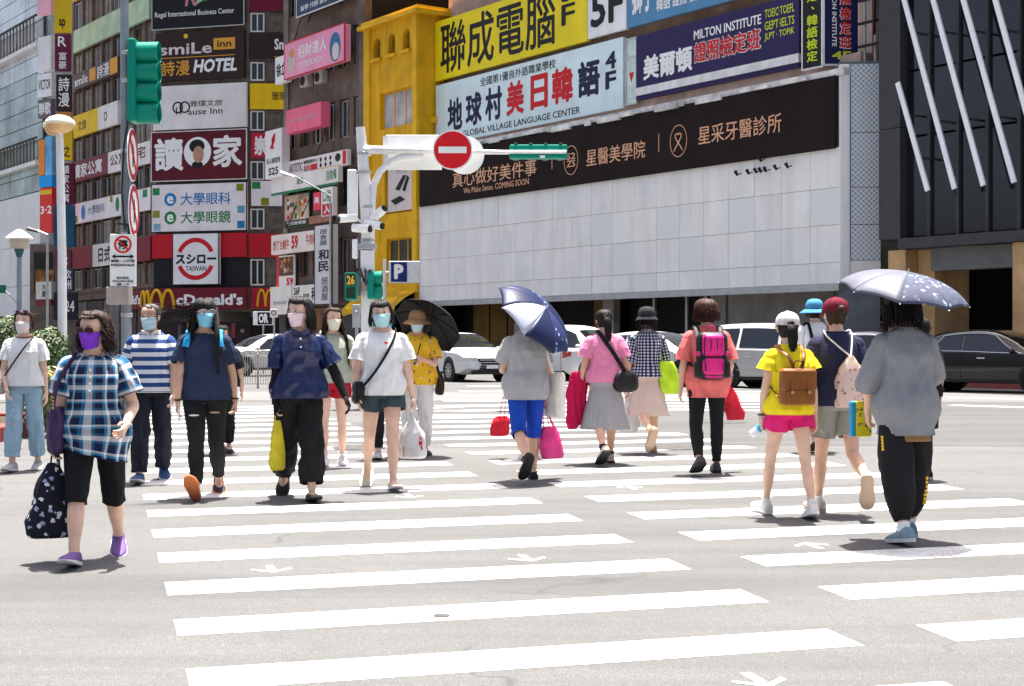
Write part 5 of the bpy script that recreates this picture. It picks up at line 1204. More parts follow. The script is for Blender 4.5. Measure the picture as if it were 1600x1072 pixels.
class Person:
    def __init__(s, label, foot, H, yaw, legR, legL, armR, armL, lean=3, twist=4, head=(0, 0, 0), bw=1.0, fat=1.0, contact='R', skin=None, cx=None, group='pedestrians on the crosswalk', curl=(.35, .35), hips=1.0):
        s.k = k = H/1.65; s.bw, s.fat, s.hips = bw, fat, hips
        s.lean = rad(lean); s.tw = rad(twist)
        s.P = V(0, 0, 0); s.J = {}
        for nm, sx, (a, b, c, ab) in (('R', 1, legR), ('L', -1, legL)):
            hip = V(sx*.088*k*hips, 0, -.04*k)
            th = V(sx*math.sin(rad(ab)), math.sin(rad(a)), -math.cos(rad(a))).normalized(); knee = hip+th*.405*k
            sh = V(sx*math.sin(rad(ab))*.3, math.sin(rad(a-b)), -math.cos(rad(a-b))).normalized(); ank = knee+sh*.385*k
            f = V(sx*.13, math.cos(rad(c)), -math.sin(rad(c))).normalized(); g = (V(0, 0, 1)-f*f.z).normalized(); l = f.cross(g)
            s.J['leg'+nm] = (hip, knee, ank, f, g, l)
        lo = min(min((q[2]-q[4]*.085*k+q[3]*x*k).z for x in (-.07, .10, .17)) for q in (s.J['legR'], s.J['legL']))
        s.P = V(0, 0, -lo)
        for nm in 'RL': q = s.J['leg'+nm]; s.J['leg'+nm] = tuple([p+s.P for p in q[:3]])+q[3:]
        for nm, sx, (p, q, fp, fq) in (('R', 1, armR), ('L', -1, armL)):
            sh = s.spine(.388*k)+s.ux(.388*k)*(sx*.160*k*bw)
            up = V(sx*math.sin(rad(q)), math.sin(rad(p))*math.cos(rad(q)), -math.cos(rad(p))*math.cos(rad(q))).normalized()
            el = sh+up*.285*k
            fo = V(sx*math.sin(rad(fq)), math.sin(rad(fp))*math.cos(rad(fq)), -math.cos(rad(fp))*math.cos(rad(fq))).normalized()
            wr = el+fo*.235*k; inn = V(-sx, 0, 0); inn = (inn-fo*inn.dot(fo)).normalized()
            if abs(fq) > 55: inn = (V(0, 0, -1)-fo*(-fo.z)).normalized()
            th = fo.cross(inn)*sx
            if th.y < -.1 and abs(fq) < 55: th = -th
            s.J['arm'+nm] = (sh, el, wr, fo, inn, th)
            s.J['grip'+nm] = wr+fo*.085*k+inn*.018*k
        nb = s.spine(.50*k)
        s.HM = Matrix.Translation(nb+V(0, .022*k, .008*k))@Matrix.Rotation(rad(head[0]), 4, 'Z')@Matrix.Rotation(rad(head[1]), 4, 'X')@Matrix.Rotation(rad(head[2]), 4, 'Y')@Matrix.Diagonal((k*1.09, k*1.09, k*1.05, 1))
        q = s.J['leg'+contact]; fp0 = q[2]-q[4]*.085*k+q[3]*.06*k
        g = gp(*foot) if not isinstance(foot, Vector) else foot
        Rz = Matrix.Rotation(rad(yaw), 3, 'Z'); off = Rz@V(fp0.x, fp0.y, 0)
        s.loc = V(g.x-off.x, g.y-off.y, g.z); s.yaw = rad(yaw)
        if cx is not None: s.loc.x = (cx-800)/FPX*s.loc.y; s.loc.z = zg(g.y)
        s.root = empty('person', s.loc, s.yaw, label, 'person', group); s.skin = skin or M_SKIN
        s._body(curl)
    def spine(s, h): return s.P+V(0, math.sin(s.lean)*h, math.cos(s.lean)*h+.032*s.k)
    def ux(s, h):
        t = s.tw*max(0, min(1, h/(.45*s.k)))-s.tw*.5; return V(math.cos(t), math.sin(t), 0)
    def tring(s, h, ex=0.0, ey=None, n=28, mul=1.0):
        """torso ring at height h (in 1.65 m units above the pelvis)"""
        ey = ex if ey is None else ey
        for a, b in zip(TORSO, TORSO[1:]):
            if h <= b[0] or b is TORSO[-1]: f = max(-.6, (h-a[0])/(b[0]-a[0])); break
        rx, ry, dy = (a[i]+(b[i]-a[i])*f for i in (1, 2, 3))
        bell = math.exp(-((h-.13)/.16)**2); hp = math.exp(-((h+.03)/.10)**2); wf = 1+(s.fat-1)*(.35+.65*bell)
        rx *= (s.bw*(1-hp)+s.hips*s.bw*hp)*(1+(s.fat-1)*.6*bell); ry *= wf
        k = s.k; c = s.spine(h*k); ux = s.ux(h*k); uy = V(-ux.y, ux.x, 0)
        return supell(c+uy*dy*k, ux, uy, (rx*k+ex)*mul, (ry*k+ey)*mul, n, 2.3 if h < .36 else 2.15)
    def limb_rings(s, pts, radii, n, side):
        path = catmull([tuple(p)+(r,) for p, r in zip(pts, radii)], 4*len(pts)-3); rs = [q[3] for q in path]; path = [V(*q[:3]) for q in path]; m = len(path)
        rings, L = [], [0]
        a = side.copy()
        for i in range(m):
            T = (path[min(i+1, m-1)]-path[max(i-1, 0)]).normalized(); a = (a-T*a.dot(T)).normalized(); b = T.cross(a)
            rings.append([path[i]+(a*math.cos(2*PI*j/n)+b*math.sin(2*PI*j/n))*rs[i] for j in range(n)])
            if i: L.append(L[-1]+(path[i]-path[i-1]).length)
        return rings, L
    def leg_path(s, nm, t0=0.0, t1=2.0, n=9):
        hip, kn, an = s.J['leg'+nm][:3]; out = []
        for i in range(n):
            t = t0+(t1-t0)*i/(n-1); p = hip.lerp(kn, t) if t <= 1 else kn.lerp(an, t-1)
            out.append((p, t))
        return out
    def leg_r(s, t):
        tab = [(0, .084), (.25, .080), (.6, .066), (.9, .054), (1.0, .052), (1.15, .050), (1.35, .054), (1.6, .046), (1.85, .034), (2.0, .034), (2.2, .036)]
        for a, b in zip(tab, tab[1:]):
            if t <= b[0]: return (a[1]+(b[1]-a[1])*(t-a[0])/(b[0]-a[0]))*s.k*(.5+.5*s.fat)*(1 if t > 1 else s.hips**.5)
        return tab[-1][1]*s.k
    def arm_r(s, t):
        tab = [(0, .050), (.3, .046), (.8, .039), (1.0, .037), (1.25, .038), (1.6, .030), (2.0, .0235), (2.3, .023)]
        for a, b in zip(tab, tab[1:]):
            if t <= b[0]: return (a[1]+(b[1]-a[1])*(t-a[0])/(b[0]-a[0]))*s.k*(.4+.6*s.fat)
        return tab[-1][1]*s.k
    def arm_p(s, nm, t):
        a, b, c = s.J['arm'+nm][:3]; return a.lerp(b, t) if t <= 1 else b.lerp(c, t-1)
    def _body(s, curl):
        k = s.k; mb = MB()
        mb.loft([s.tring(h, n=20) for h in [-.13+.65*i/22 for i in range(23)]])
        for nm in 'RL':
            ps = s.leg_path(nm, 0, 2.0, 11); r, _ = s.limb_rings([p for p, t in ps], [s.leg_r(t) for p, t in ps], 14, V(1, 0, 0)); mb.loft(r)
            ts = [0, .2, .5, .8, 1.0, 1.2, 1.5, 1.8, 2.08]
            pts = [s.arm_p(nm, min(t, 2)) if t <= 2 else s.J['arm'+nm][2]+s.J['arm'+nm][3]*.02*k for t in ts]
            r, _ = s.limb_rings(pts, [s.arm_r(t) for t in ts], 12, V(0, 1, 0)); mb.loft(r)
            hip, kn, an, f, g, l = s.J['leg'+nm]; o = an-g*.085*k
            mb.loft([[o+f*x*k+l*w*k*math.cos(t)+g*(z0+h*(.5+.5*math.sin(t)))*k for t in [2*PI*i/12 for i in range(12)]] for x, w, z0, h in ((-.062, .012, .02, .04), (-.05, .028, .008, .075), (0, .032, .008, .085), (.05, .036, .01, .06), (.10, .042, .012, .036), (.15, .036, .012, .024), (.175, .016, .013, .014))])
        nk = s.spine(.47*k); hb = s.HM@V(0, -.012, .05)
        r, _ = s.limb_rings([nk, nk.lerp(hb, .5), hb], [.056*k, .052*k, .053*k], 14, V(1, 0, 0)); mb.loft(r)
        mb.loft([[s.HM@head_pt(2*PI*i/20, t) for i in range(20)] for t in [j/20 for j in range(21)]])
        mb.loft([[s.HM@V(x*w, y, z) for x, y in ((-1, y0), (-.5, y1), (.5, y1), (1, y0), (0, y0-.02))] for z, w, y0, y1 in ((.125, .006, .082, .090), (.10, .010, .080, .100), (.082, .015, .080, .110), (.074, .013, .080, .104))])
        for sx in (-1, 1): mb.ell(s.HM@V(sx*.075, -.006, .10), .012*k, .022*k, .032*k, 8, 6, Matrix.Rotation(s.HM.to_euler().z, 3, 'Z'))
        tmp = bpy.data.objects.new('tmp', mb.mesh('tmp')); COL.objects.link(tmp)
        rm = tmp.modifiers.new('r', 'REMESH'); rm.mode = 'VOXEL'; rm.voxel_size = .0105; rm.use_smooth_shade = True
        sm = tmp.modifiers.new('s', 'SMOOTH'); sm.factor = .5; sm.iterations = 3
        hands = MB()
        for nm, cu in zip('RL', curl): s.hand(hands, nm, cu)
        PEND.append((s, tmp, hands))
    def hand(s, mb, nm, curl):
        sh, el, w, d, n, t = s.J['arm'+nm]; k = s.k*.95
        mb.loft([supell(w+d*x*k+n*y*k, t, n, a*k, b*k, 12, 2.4) for x, y, a, b in ((-.02, 0, .024, .020), (.01, 0, .026, .019), (.035, .002, .036, .017), (.065, .003, .041, .015), (.088, .002, .040, .013), (.094, .002, .032, .009))])
        for i, (off, L) in enumerate(((.0295, .072), (.010, .080), (-.0095, .074), (-.028, .060))):
            p = w+d*.084*k+t*off*k; fan = t*(off*1.6); pts = [p]; a = curl*.35
            for seg in (.46, .30, .24):
                a += curl*.62; dv = (d*math.cos(a)+n*math.sin(a)+fan*math.cos(a)*.6).normalized(); p = p+dv*L*seg*k; pts.append(p)
            mb.tube([w+d*.07*k+t*off*k]+pts, [.0092*k, .0092*k, .0085*k, .0078*k, .0058*k], 7)
        p = w+d*.022*k+t*.026*k+n*.004*k; q = p+(t*.75+d*.65+n*.25*(1+curl)).normalized()*.040*k; r2 = q+(d*.9+t*.25-t*curl*.4+n*curl*.5).normalized()*.032*k
        mb.tube([p-t*.012*k, p, q, r2], [.013*k, .013*k, .0105*k, .007*k], 8)
    # ---- clothing -------------------------------------------------------------------------------------------------
    def cloth(s, mb, rings, vv, amp, seed, U=1.0, fx=5.0, cap0=False, cap1=False, open_amp=None):
        """loft with creases; amp(i) metres"""
        n = len(rings[0]); out = []
        m = len(rings)
        for i, r in enumerate(rings):
            c = sum(r, V(0, 0, 0))/n; A = amp(i/(m-1)) if callable(amp) else amp; row = []
            for j, p in enumerate(r):
                th = 2*PI*j/n; dv = (p-c); L = dv.length or 1
                q = V(math.cos(th)*fx*.5+seed, math.sin(th)*fx*.5, vv[i]*4.5+seed*1.7); q2 = V(math.cos(th)*fx*1.1-seed, math.sin(th)*fx*1.1+vv[i]*5, vv[i]*9)
                q3 = V(th*fx*.32+seed, vv[i]*7+math.sin(th+seed)*1.3, seed*.7); rg = 1-2*abs(noise.noise(q3)*1.5)
                row.append(p+dv/L*A*(noise.noise(q)*1.3+.7*noise.noise(q2)+.75*rg))
            out.append(row)
        us = [U*j/n for j in range(n+1)]
        mb.loft(out, cap0, cap1, (us, vv)); return out
    def shirt(s, m, ease=.018, hem=-.06, flare=.02, sleeve=.62, sl_ease=.022, sl_flare=.012, fold=.010, name='shirt', seed=None, neck=.484, nck=(.015, .012), arms=True, hemskew=0.0):
        k = s.k; mb = MB(); N = 72; seed = seed if seed is not None else random.uniform(0, 50)
        hs = [hem+(neck-hem)*i/56 for i in range(57)]; rings = []
        for i, h in enumerate(hs):
            t = i/56; e = ease*(1-.72*min(1, max(0, (h-.30)/.12)))+flare*max(0, 1-t*2.2)
            r = s.tring(h, e*1.0, e*1.05, N)
            if hemskew and t < .25: r = [p+V(0, 0, hemskew*(1-t*4)*math.cos(2*PI*j/N)) for j, p in enumerate(r)]
            if h > .445:                                           # neckline dips at the front
                c = sum(r, V(0, 0, 0))/N; r = [p-V(0, 0, .034*k*max(0, math.sin(2*PI*j/N))*((h-.445)/.039)) for j, p in enumerate(r)]
            rings.append(r)
        edge = []; rows_ = s.cloth(mb, rings, [h*k for h in hs], lambda t: fold*(.35+.75*(1-t)**1.3+.3*math.sin(t*PI)), seed, U=.95, fx=6)
        lining = [sum(rings[0], V(0, 0, 0))/N]
        for nm in ('RL' if arms else ''):
            ts = [-.10+(sleeve+.10)*i/12 for i in range(13)]; a, b = s.J['arm'+nm][:2]
            inn = (s.spine(.392*k)-a).normalized()
            pts = [(s.arm_p(nm, t) if t > 0 else a+inn*.03*k) for t in ts]
            rr = []
            for i, t in enumerate(ts):
                base = s.arm_r(max(0, t)); u = i/12
                e = (.006+(sl_ease*.75-.006)*min(1, u*1.7))+sl_flare*u
                rr.append(base+e-(.006*k if i == 0 else 0))
            r, L = s.limb_rings(pts, rr, 36, V(0, 1, 0))
            edge.append(('sleeve_hem', s.cloth(mb, r, [l-.3 for l in L], lambda t: fold*(.25+.55*t), seed+7+ord(nm), U=.42, fx=4)[-1], .0035))
        o = mb.build(name, m, s.root, smooth=180); s._thick(o)
        if arms: edge.append(('neckband', rows_[-1], .007))
        edge.append(('hem', rows_[0], .0035))
        for nm_, ring, r_ in edge: MB().tube(list(ring)+[ring[0]], r_*s.k, 5, flat=.8).build(nm_, m, o, smooth=60)
        return o
    def _thick(s, o, t=.004):
        mo = o.modifiers.new('thickness', 'SOLIDIFY'); mo.thickness = t; mo.offset = -1
    def pants(s, m, t_end=1.95, ease=.010, ease_end=.012, waist=.10, fold=.006, name='trousers', seed=None, crotch=-.13, bag=0.0):
        k = s.k; mb = MB(); N = 36; seed = seed if seed is not None else random.uniform(0, 50)
        hs = [crotch+(waist-crotch)*i/16 for i in range(17)]
        s.cloth(mb, [s.tring(h, ease, ease, N) for h in hs], [h*k for h in hs], fold*.6, seed, U=1.0, cap0=True)
        for nm in 'RL':
            ps = s.leg_path(nm, -.02, t_end, 17)
            rr = []
            for i, (p, t) in enumerate(ps): u = i/16; rr.append(max(s.leg_r(max(0, t))+ease+(ease_end-ease)*u+bag*math.sin(PI*min(1, max(0, u-.12)/.86))**.8, 0)-(.006 if i == 0 else 0))
            if bag: rr[-1] = s.leg_r(t_end)+ease_end*.6
            r, L = s.limb_rings([p for p, t in ps], rr, 32, V(1, 0, 0))
            s.cloth(mb, r, [-l for l in L], lambda t: fold*(.4+.9*t+.8*math.exp(-((t*t_end-1)/.18)**2)), seed+3+ord(nm), U=.5, fx=4)
        o = mb.build(name, m, s.root, smooth=180); s._thick(o); return o
    def skirt(s, m, hem=.30, flare=.12, pleat=0, amp=.012, waist=.10, name='skirt', fold=.008, ease=.012):
        """skirt from the waist to a hem height above the ground (metres)"""
        k = s.k; mb = MB(); N = 72; top = s.spine(waist*k).z; rings = []; vv = []
        zc = -.10; hs = [waist-(waist-zc)*i/8 for i in range(9)]
        rings = [s.tring(h, ease, ease, N) for h in hs]; vv = [h*k for h in hs]
        last = rings[-1]; c = sum(last, V(0, 0, 0))/N; z0 = c.z
        mid = (s.J['legR'][1]+s.J['legL'][1])/2
        for i in range(1, 17):
            t = i/16; z = z0+(hem-z0)*t; cc = V(c.x+(mid.x-c.x)*t*.7, c.y+(mid.y-c.y)*t*.8, z); ring = []
            for j, p in enumerate(last):
                d = (p-c); d.z = 0; L = d.length; th = 2*PI*j/N
                ring.append(cc+d/L*(L+flare*t+amp*t*(math.sin(th*pleat) if pleat else 0)))
            rings.append(ring); vv.append(vv[0]-(z0-z)-.2)
        s.cloth(mb, rings, vv, lambda t: fold*(.2+t), random.uniform(0, 50), U=1.1, fx=7)
        o = mb.build(name, m, s.root, smooth=180); s._thick(o); return o
    def shoes(s, m, sole, h=1.0, sock=None, low=False, only='RL', sole_h=.024, strap=None, laces=True):
        k = s.k
        for nm in only:
            hip, kn, an, f, g, l = s.J['leg'+nm]; o = an-g*.085*k
            prof = [(-.078, .014, .048), (-.070, .028, .078), (-.045, .036, .090), (-.005, .039, .088), (.035, .040, .074), (.08, .046, .060), (.125, .047, .050), (.165, .038, .040), (.188, .020, .030), (.194, .006, .024)]
            prof = [(x*1.13, w*1.18, z*1.10) for x, w, z in prof]; P = catmull(prof, 22); up = MB(); so = MB(); sr = []; ur = []
            for x, w, z in P:
                w = max(w, .004); zz = z*h*(.72 if low else 1)
                if low and -.02 < x < .07: zz *= .62
                ur.append([o+f*x*k+l*(w*k*math.copysign(abs(math.cos(t))**.8, math.cos(t)))+g*(sole_h*.7+max(0, zz-sole_h*.7)*max(0, math.sin(t))**.7)*k for t in [PI*i/12 for i in range(13)]])
                lift = .012*max(0, (x-.11)/.08)**1.5
                sr.append([o+f*x*1.02*k+l*(w+.003)*sx*k+g*zz2*k for sx, zz2 in ((-1, sole_h), (1, sole_h), (1.0, lift), (-1.0, lift))])
            up.loft(ur, True, True, closed=False); sh = up.build('shoe', m, s.root, smooth=50)
            so.loft(sr); so.build('sole', sole, sh, smooth=30)
            if not low and laces:
                for i in range(3): c = o+f*(.035+.022*i)*k+g*(.074-.009*i)*h*k; MB().tube([c-l*.022*k, c+g*.006*k, c+l*.022*k], .004*k, 5).build('lace', sole, sh)
            if sock:
                r, _ = s.limb_rings([an-g*.02*k, an.lerp(kn, .05), an.lerp(kn, .11)], [.040*k, .040*k, .042*k], 14, V(1, 0, 0)); MB().loft(r).build('sock', sock, s.root, smooth=60)
            if strap: MB().tube([an+(f*math.cos(t)+l*math.sin(t))*.042*k-g*.02*k for t in [2*PI*i/12 for i in range(13)]], .008*k, 6).build('ankle_strap', strap, s.root)
    def sleeves(s, m, t0=.5, t1=2.1, ease=.006, name='arm_sleeve', only='RL'):
        for nm in only:
            ts = [t0+(t1-t0)*i/10 for i in range(11)]; r, L = s.limb_rings([s.arm_p(nm, min(2, t)) if t <= 2 else s.J['arm'+nm][2]+s.J['arm'+nm][3]*(t-2)*.235*s.k for t in ts], [s.arm_r(t)+ease for t in ts], 16, V(0, 1, 0)); mb = MB()
            s.cloth(mb, r, L, .003, 3.3, fx=5); mb.build(name, m, s.root, smooth=180)
    def glove(s, nm, m):
        mb = MB(); k0 = s.k; s.k *= 1.12; s.hand(mb, nm, .6); s.k = k0; mb.build('glove', m, s.root, smooth=60)
    # ---- head ------------------------------------------------------------------------------------------------------
    def hp(s, th, t, off=0): return s.HM@head_pt(th, t, off)
    def face(s, brow=True, mask=None, glasses=None, closed=False):
        for sx in (-1, 1):
            e = MB().ell(s.HM@V(sx*.031, .0845, .113), .0145*s.k, .007*s.k, .0085*s.k, 10, 6, s.HM.to_3x3().normalized()).build('eye', M_EYE, s.root, smooth=60)
            MB().ell(s.HM@V(sx*.031, .0905, .113), .0060*s.k, .003*s.k, .0060*s.k, 10, 6, s.HM.to_3x3().normalized()).build('iris', M_IRIS, e, smooth=60)
            MB().tube([s.HM@V(sx*(.015+.034*i/5), .0905-.012*(i/5)**2, .120+.002*math.sin(PI*i/5)) for i in range(6)], .0014*s.k, 5).build('eyelid', M_HAIR, e)
            if brow: MB().tube([s.HM@V(sx*(.013+.038*i/5), .096-.014*(i/5)**2, .133+.006*math.sin(PI*(.2+.6*i/5))) for i in range(6)], [.0016*s.k, .0024*s.k, .0024*s.k, .002*s.k, .0016*s.k, .001*s.k], 5).build('eyebrow', M_HAIR, s.root)
        if not mask:
            MB().tube([s.HM@V(-.022+.044*i/6, .088-.006*((i-3)/3)**2, .047-.002*math.cos(PI*(i-3)/3)) for i in range(7)], .005*s.k, 6).build('mouth', M_LIP, s.root)
        if mask:
            mb = MB(); rows = []
            for j in range(13):
                t = .0+.465*j/12; row = []
                for i in range(19):
                    a = PI/2+(-1.22+2.44*i/18); q = (i-9)/9
                    tt = t*(1-.0*q*q)+.05*q*q*(1-j/12)
                    nose = .030*math.exp(-((t-.36)/.16)**2-(q/.35)**2); chin = .008*math.exp(-((t-.05)/.15)**2)
                    p = head_pt(a, max(.20, tt), .009+nose+chin+.004*(1-abs(q))+.0035*math.sin(j*1.6)*(1-q*q)); p.z = .215*tt-(.006 if tt < .2 else 0)*(1-tt/.2); p.y -= .016*max(0, 1-tt/.2); p.x *= 1-.26*max(0, 1-tt/.2)**1.5
                    if j == 0: p.z -= .004
                    row.append(s.HM@p)
                rows.append(row)
            mb.loft(rows, False, False, closed=False); o = mb.build('face_mask', mask, s.root, smooth=180, recalc=False); s._thick(o, .003)
            for sx in (-1, 1):
                a = PI/2-sx*1.2
                MB().tube([s.hp(a, .44, .010), s.hp(PI/2-sx*1.55, .50, .010), s.HM@V(sx*.083, -.018, .118), s.HM@V(sx*.080, -.022, .085), s.hp(PI/2-sx*1.5, .22, .010), s.hp(a, .1, .012)], .0018*s.k, 5).build('ear_loop', mask, s.root)
        if glasses:
            fm, lm = glasses
            for sx in (-1, 1):
                c = V(sx*.033, .104, .112); n = 18
                loop = [s.HM@(c+V(.027*math.cos(t), -.010*abs(math.cos(t))*(1 if sx*math.cos(t) > 0 else 0), .021*math.sin(t))) for t in [2*PI*i/n for i in range(n+1)]]
                MB().tube(loop, .0028*s.k, 6).build('glasses_frame', fm, s.root)
                mb = MB(); i0 = mb.pts(loop[:-1]); mb.face(range(i0, i0+n)); mb.build('lens', lm, s.root, recalc=False)
                MB().tube([s.HM@V(sx*.060, .094, .116), s.HM@V(sx*.079, .05, .116), s.HM@V(sx*.083, -.01, .112)], .0025*s.k, 5).build('glasses_arm', fm, s.root)
            MB().tube([s.HM@V(-.008, .106, .116), s.HM@V(0, .108, .119), s.HM@V(.008, .106, .116)], .0025*s.k, 5).build('glasses_bridge', fm, s.root)
    def hair(s, style='short', m=None, length=.25, fringe=.80, vol=.014, wind=V(0, 0, 0), n=140, seed=1, part=0.0, side_t=.42, back_t=.12, name='hair'):
        m = m or M_HAIR; rnd = random.Random(seed); mb = MB(); NT_, NS = 72, 18
        def tlow(th):
            f = math.cos(th-PI/2)                                   # 1 front, -1 back
            if f > .55: return fringe-.03*math.sin((th-PI/2)*3+part)
            if f > .05: return fringe+(side_t-fringe)*((.55-f)/.5)
            if f > -.4: return side_t+(back_t-side_t)*((.05-f)/.45)
            return back_t
        rows = []
        for j in range(NS+1):
            row = []
            for i in range(NT_):
                th = 2*PI*i/NT_; t = tlow(th); t = t+(1.0-t)*(j/NS)
                ridge = .006*noise.noise(V(math.cos(th)*8, math.sin(th)*8, t*2.2+seed))+.005*noise.noise(V(math.cos(th)*20, math.sin(th)*20, t*3+seed))
                o = vol*(.55+.45*math.sin(PI*min(1, j/NS*.9+.1)))+ridge+(.0 if j else -vol*.8)
                row.append(s.HM@head_pt(th, t, o))
            rows.append(row)
        mb.loft(rows, False, True)
        def lock(th, t, L, spread=.02, r=.008, wave=.006, curl=0.0, fall=None):
            p = head_pt(th, t, vol*.7); out = V(math.cos(th), math.sin(th), 0); pts = [head_pt(th, min(1, t+.10), vol*.5), p]
            ph = rnd.uniform(0, 6.28); m_ = 7
            for i in range(1, m_+1):
                u = i/m_; q = p+out*(spread*math.sin(min(1, u*1.6)*PI/2))+V(0, 0, -L*u)+V(math.cos(ph+u*7), math.sin(ph+u*7), 0)*wave*u
                if q.z < -.02: q.y -= .02*min(1, (-.02-q.z)/.08) if q.y < .02 else -.03*min(1, (-.02-q.z)/.08)
                q += wind*(u**1.6)
                if curl: q += V(math.cos(ph+u*14), math.sin(ph+u*14), .5*math.sin(u*14))*curl
                pts.append(q)
            path = catmull([tuple(q) for q in pts], 14); mb.tube([s.HM@V(*q) for q in path], [r*s.k*(1-.8*(i/13)**2.5) for i in range(14)], 5, flat=.6)
        if style in ('long', 'bob', 'curly'):
            for _ in range(int(n*1.9)):
                th = rnd.uniform(-.25*PI, 1.25*PI)+PI if style == 'long' else rnd.uniform(.62*PI, 2.38*PI)
                f = math.cos(th-PI/2)
                if f > .35: continue
                t = rnd.uniform(.35, .8); L = length*rnd.uniform(.82, 1.05)*(1-.15*max(0, f))+(t-.4)*.2
                lock(th, t, L, rnd.uniform(.006, .026), rnd.uniform(.0035, .0065), .006, .012 if style == 'curly' else 0)
        if style == 'short':
            for _ in range(n//2):
                th = rnd.uniform(0, 2*PI); f = math.cos(th-PI/2)
                if f > .4: continue
                lock(th, rnd.uniform(.35, .85), .03+.03*rnd.random(), .008, .006, .004)
        if fringe < .75 or style == 'curly':
            for _ in range(30):
                th = PI/2+rnd.uniform(-.85, .85); lock(th, .86, .19*(.86-fringe)+.012*rnd.random(), .010, .006, .003)
        if style in ('ponytail', 'bun'):
            c = head_pt(-PI/2, .62, .02)
            if style == 'bun': mb.ell(s.HM@c, .034*s.k, .030*s.k, .034*s.k, 12, 8)
            else:
                for _ in range(60):
                    a = rnd.uniform(0, 6.28); rr = rnd.uniform(0, .02); ph = rnd.uniform(0, 6.28); pts = [head_pt(-PI/2+rnd.uniform(-.5, .5), .66, .01), c+V(math.cos(a)*rr*.4, -.012, math.sin(a)*rr*.4)]
                    for i in range(1, 7): u = i/6; pts.append(c+V(math.cos(a)*rr*(1+.8*math.sin(PI*u))+.006*math.sin(ph+u*9), -.03-.025*u+math.sin(a)*rr*.5, -length*u*rnd.uniform(.95, 1.02))+wind*u)
                    path = catmull([tuple(q) for q in pts], 12); mb.tube([s.HM@V(*q) for q in path], [.008*s.k*(1-.75*(i/11)**3) for i in range(12)], 5)
                MB().lathe([(.018, -.008), (.022, 0), (.018, .008)], 12, s.HM@TR(0, c.y-.014, c.z, rx=PI/2)).build('hair_tie', M_BLACK, s.root)
        for _ in range(46):                                         # stray strands
            th = rnd.uniform(0, 2*PI); t = rnd.uniform(.45, .98) if math.cos(th-PI/2) < .3 else rnd.uniform(.84, .98); p = head_pt(th, t, vol*.9); dv = V(rnd.uniform(-1, 1), rnd.uniform(-1, .3), rnd.uniform(-.9, .5)); L = rnd.uniform(.02, .06)
            d2 = V(math.cos(th), math.sin(th), .5)
            mb.tube([s.HM@p, s.HM@(p+d2*L*.3+dv*L*.4), s.HM@(p+d2*L*.35+dv*L)], [.0012, .001, .0005], 3)
        o = mb.build(name, m, s.root, smooth=70); return o
    def cap(s, m, brim=True, back_hole=True, name='cap', t0=.60):
        rows = []
        for j in range(13):
            row = []
            for i in range(40): th = 2*PI*i/40; f = math.cos(th-PI/2); t = t0+.08*f*.3+(1-t0)*(j/12); row.append(s.HM@(head_pt(th, min(1, t), .020)+V(0, 0, .006*math.sin(j/12*PI/2))))
            rows.append(row)
        o = MB().loft(rows, False, True).build(name, m, s.root, smooth=60)
        if brim:
            mb = MB(); rows = []
            for j in range(7):
                row = []
                for i in range(17): a = PI/2+(-1.05+2.1*i/16); p = head_pt(a, t0+.02, .019); ex = .075*j/6*math.cos((i-8)/8*1.25)**.6; row.append(s.HM@(p+V(.12*ex*math.cos(a), ex, -.35*ex-.25*ex*((i-8)/8)**2)))
                rows.append(row)
            mb.loft(rows, False, False, closed=False); b = mb.build('brim', m, o, smooth=60, recalc=False); s._thick(b, .004)
        for i in range(6):
            th = PI/2+PI/3*i; MB().tube([s.HM@(head_pt(th, t0+(1-t0)*q/8, .0215)+V(0, 0, .006*math.sin(q/8*PI/2))) for q in range(9)], .0016*s.k, 4).build('seam', m, o)
        MB().ell(s.HM@V(0, -.01, .243), .009*s.k, .009*s.k, .006*s.k, 8, 5).build('button', m, o)
        return o
    def bucket(s, m, name='bucket_hat', t0=.58, flare=.065):
        rows = []
        for j in range(6): rows.append([s.HM@(head_pt(th, t0, .018)+V(math.cos(th), math.sin(th), 0)*flare*(1-j/5)**.9-V(0, 0, .045*(1-j/5))) for th in [2*PI*i/40 for i in range(40)]])
        for j in range(1, 9): rows.append([s.HM@(head_pt(th, min(.93, t0+.35*j/8), .020)+V(0, 0, .008*(j/8))) for th in [2*PI*i/40 for i in range(40)]])
        rows.append([s.HM@(head_pt(th, .985, .020)+V(0, 0, .004)) for th in [2*PI*i/40 for i in range(40)]])
        o = MB().loft(rows, False, True).build(name, m, s.root, smooth=45); s._thick(o, .003); return o
    # ---- things carried -------------------------------------------------------------------------------------------
    def carry(s, name, label, cat, group=None): return empty(name, s.loc, s.yaw, label, cat, group)
def finish_bodies():
    dg = bpy.context.evaluated_depsgraph_get()
    for s, tmp, hands in PEND:
        me = bpy.data.meshes.new_from_object(tmp.evaluated_get(dg)); hm = hands.mesh('h', 60)
        bm = bmesh.new(); bm.from_mesh(me); bm.from_mesh(hm); bm.to_mesh(me); bm.free()
        for p in me.polygons: p.use_smooth = True
        me.materials.clear(); me.materials.append(s.skin); me.name = 'body'
        for p in me.polygons: p.material_index = 0
        obj('body', me, s.root); bpy.data.objects.remove(tmp)
    PEND.clear()
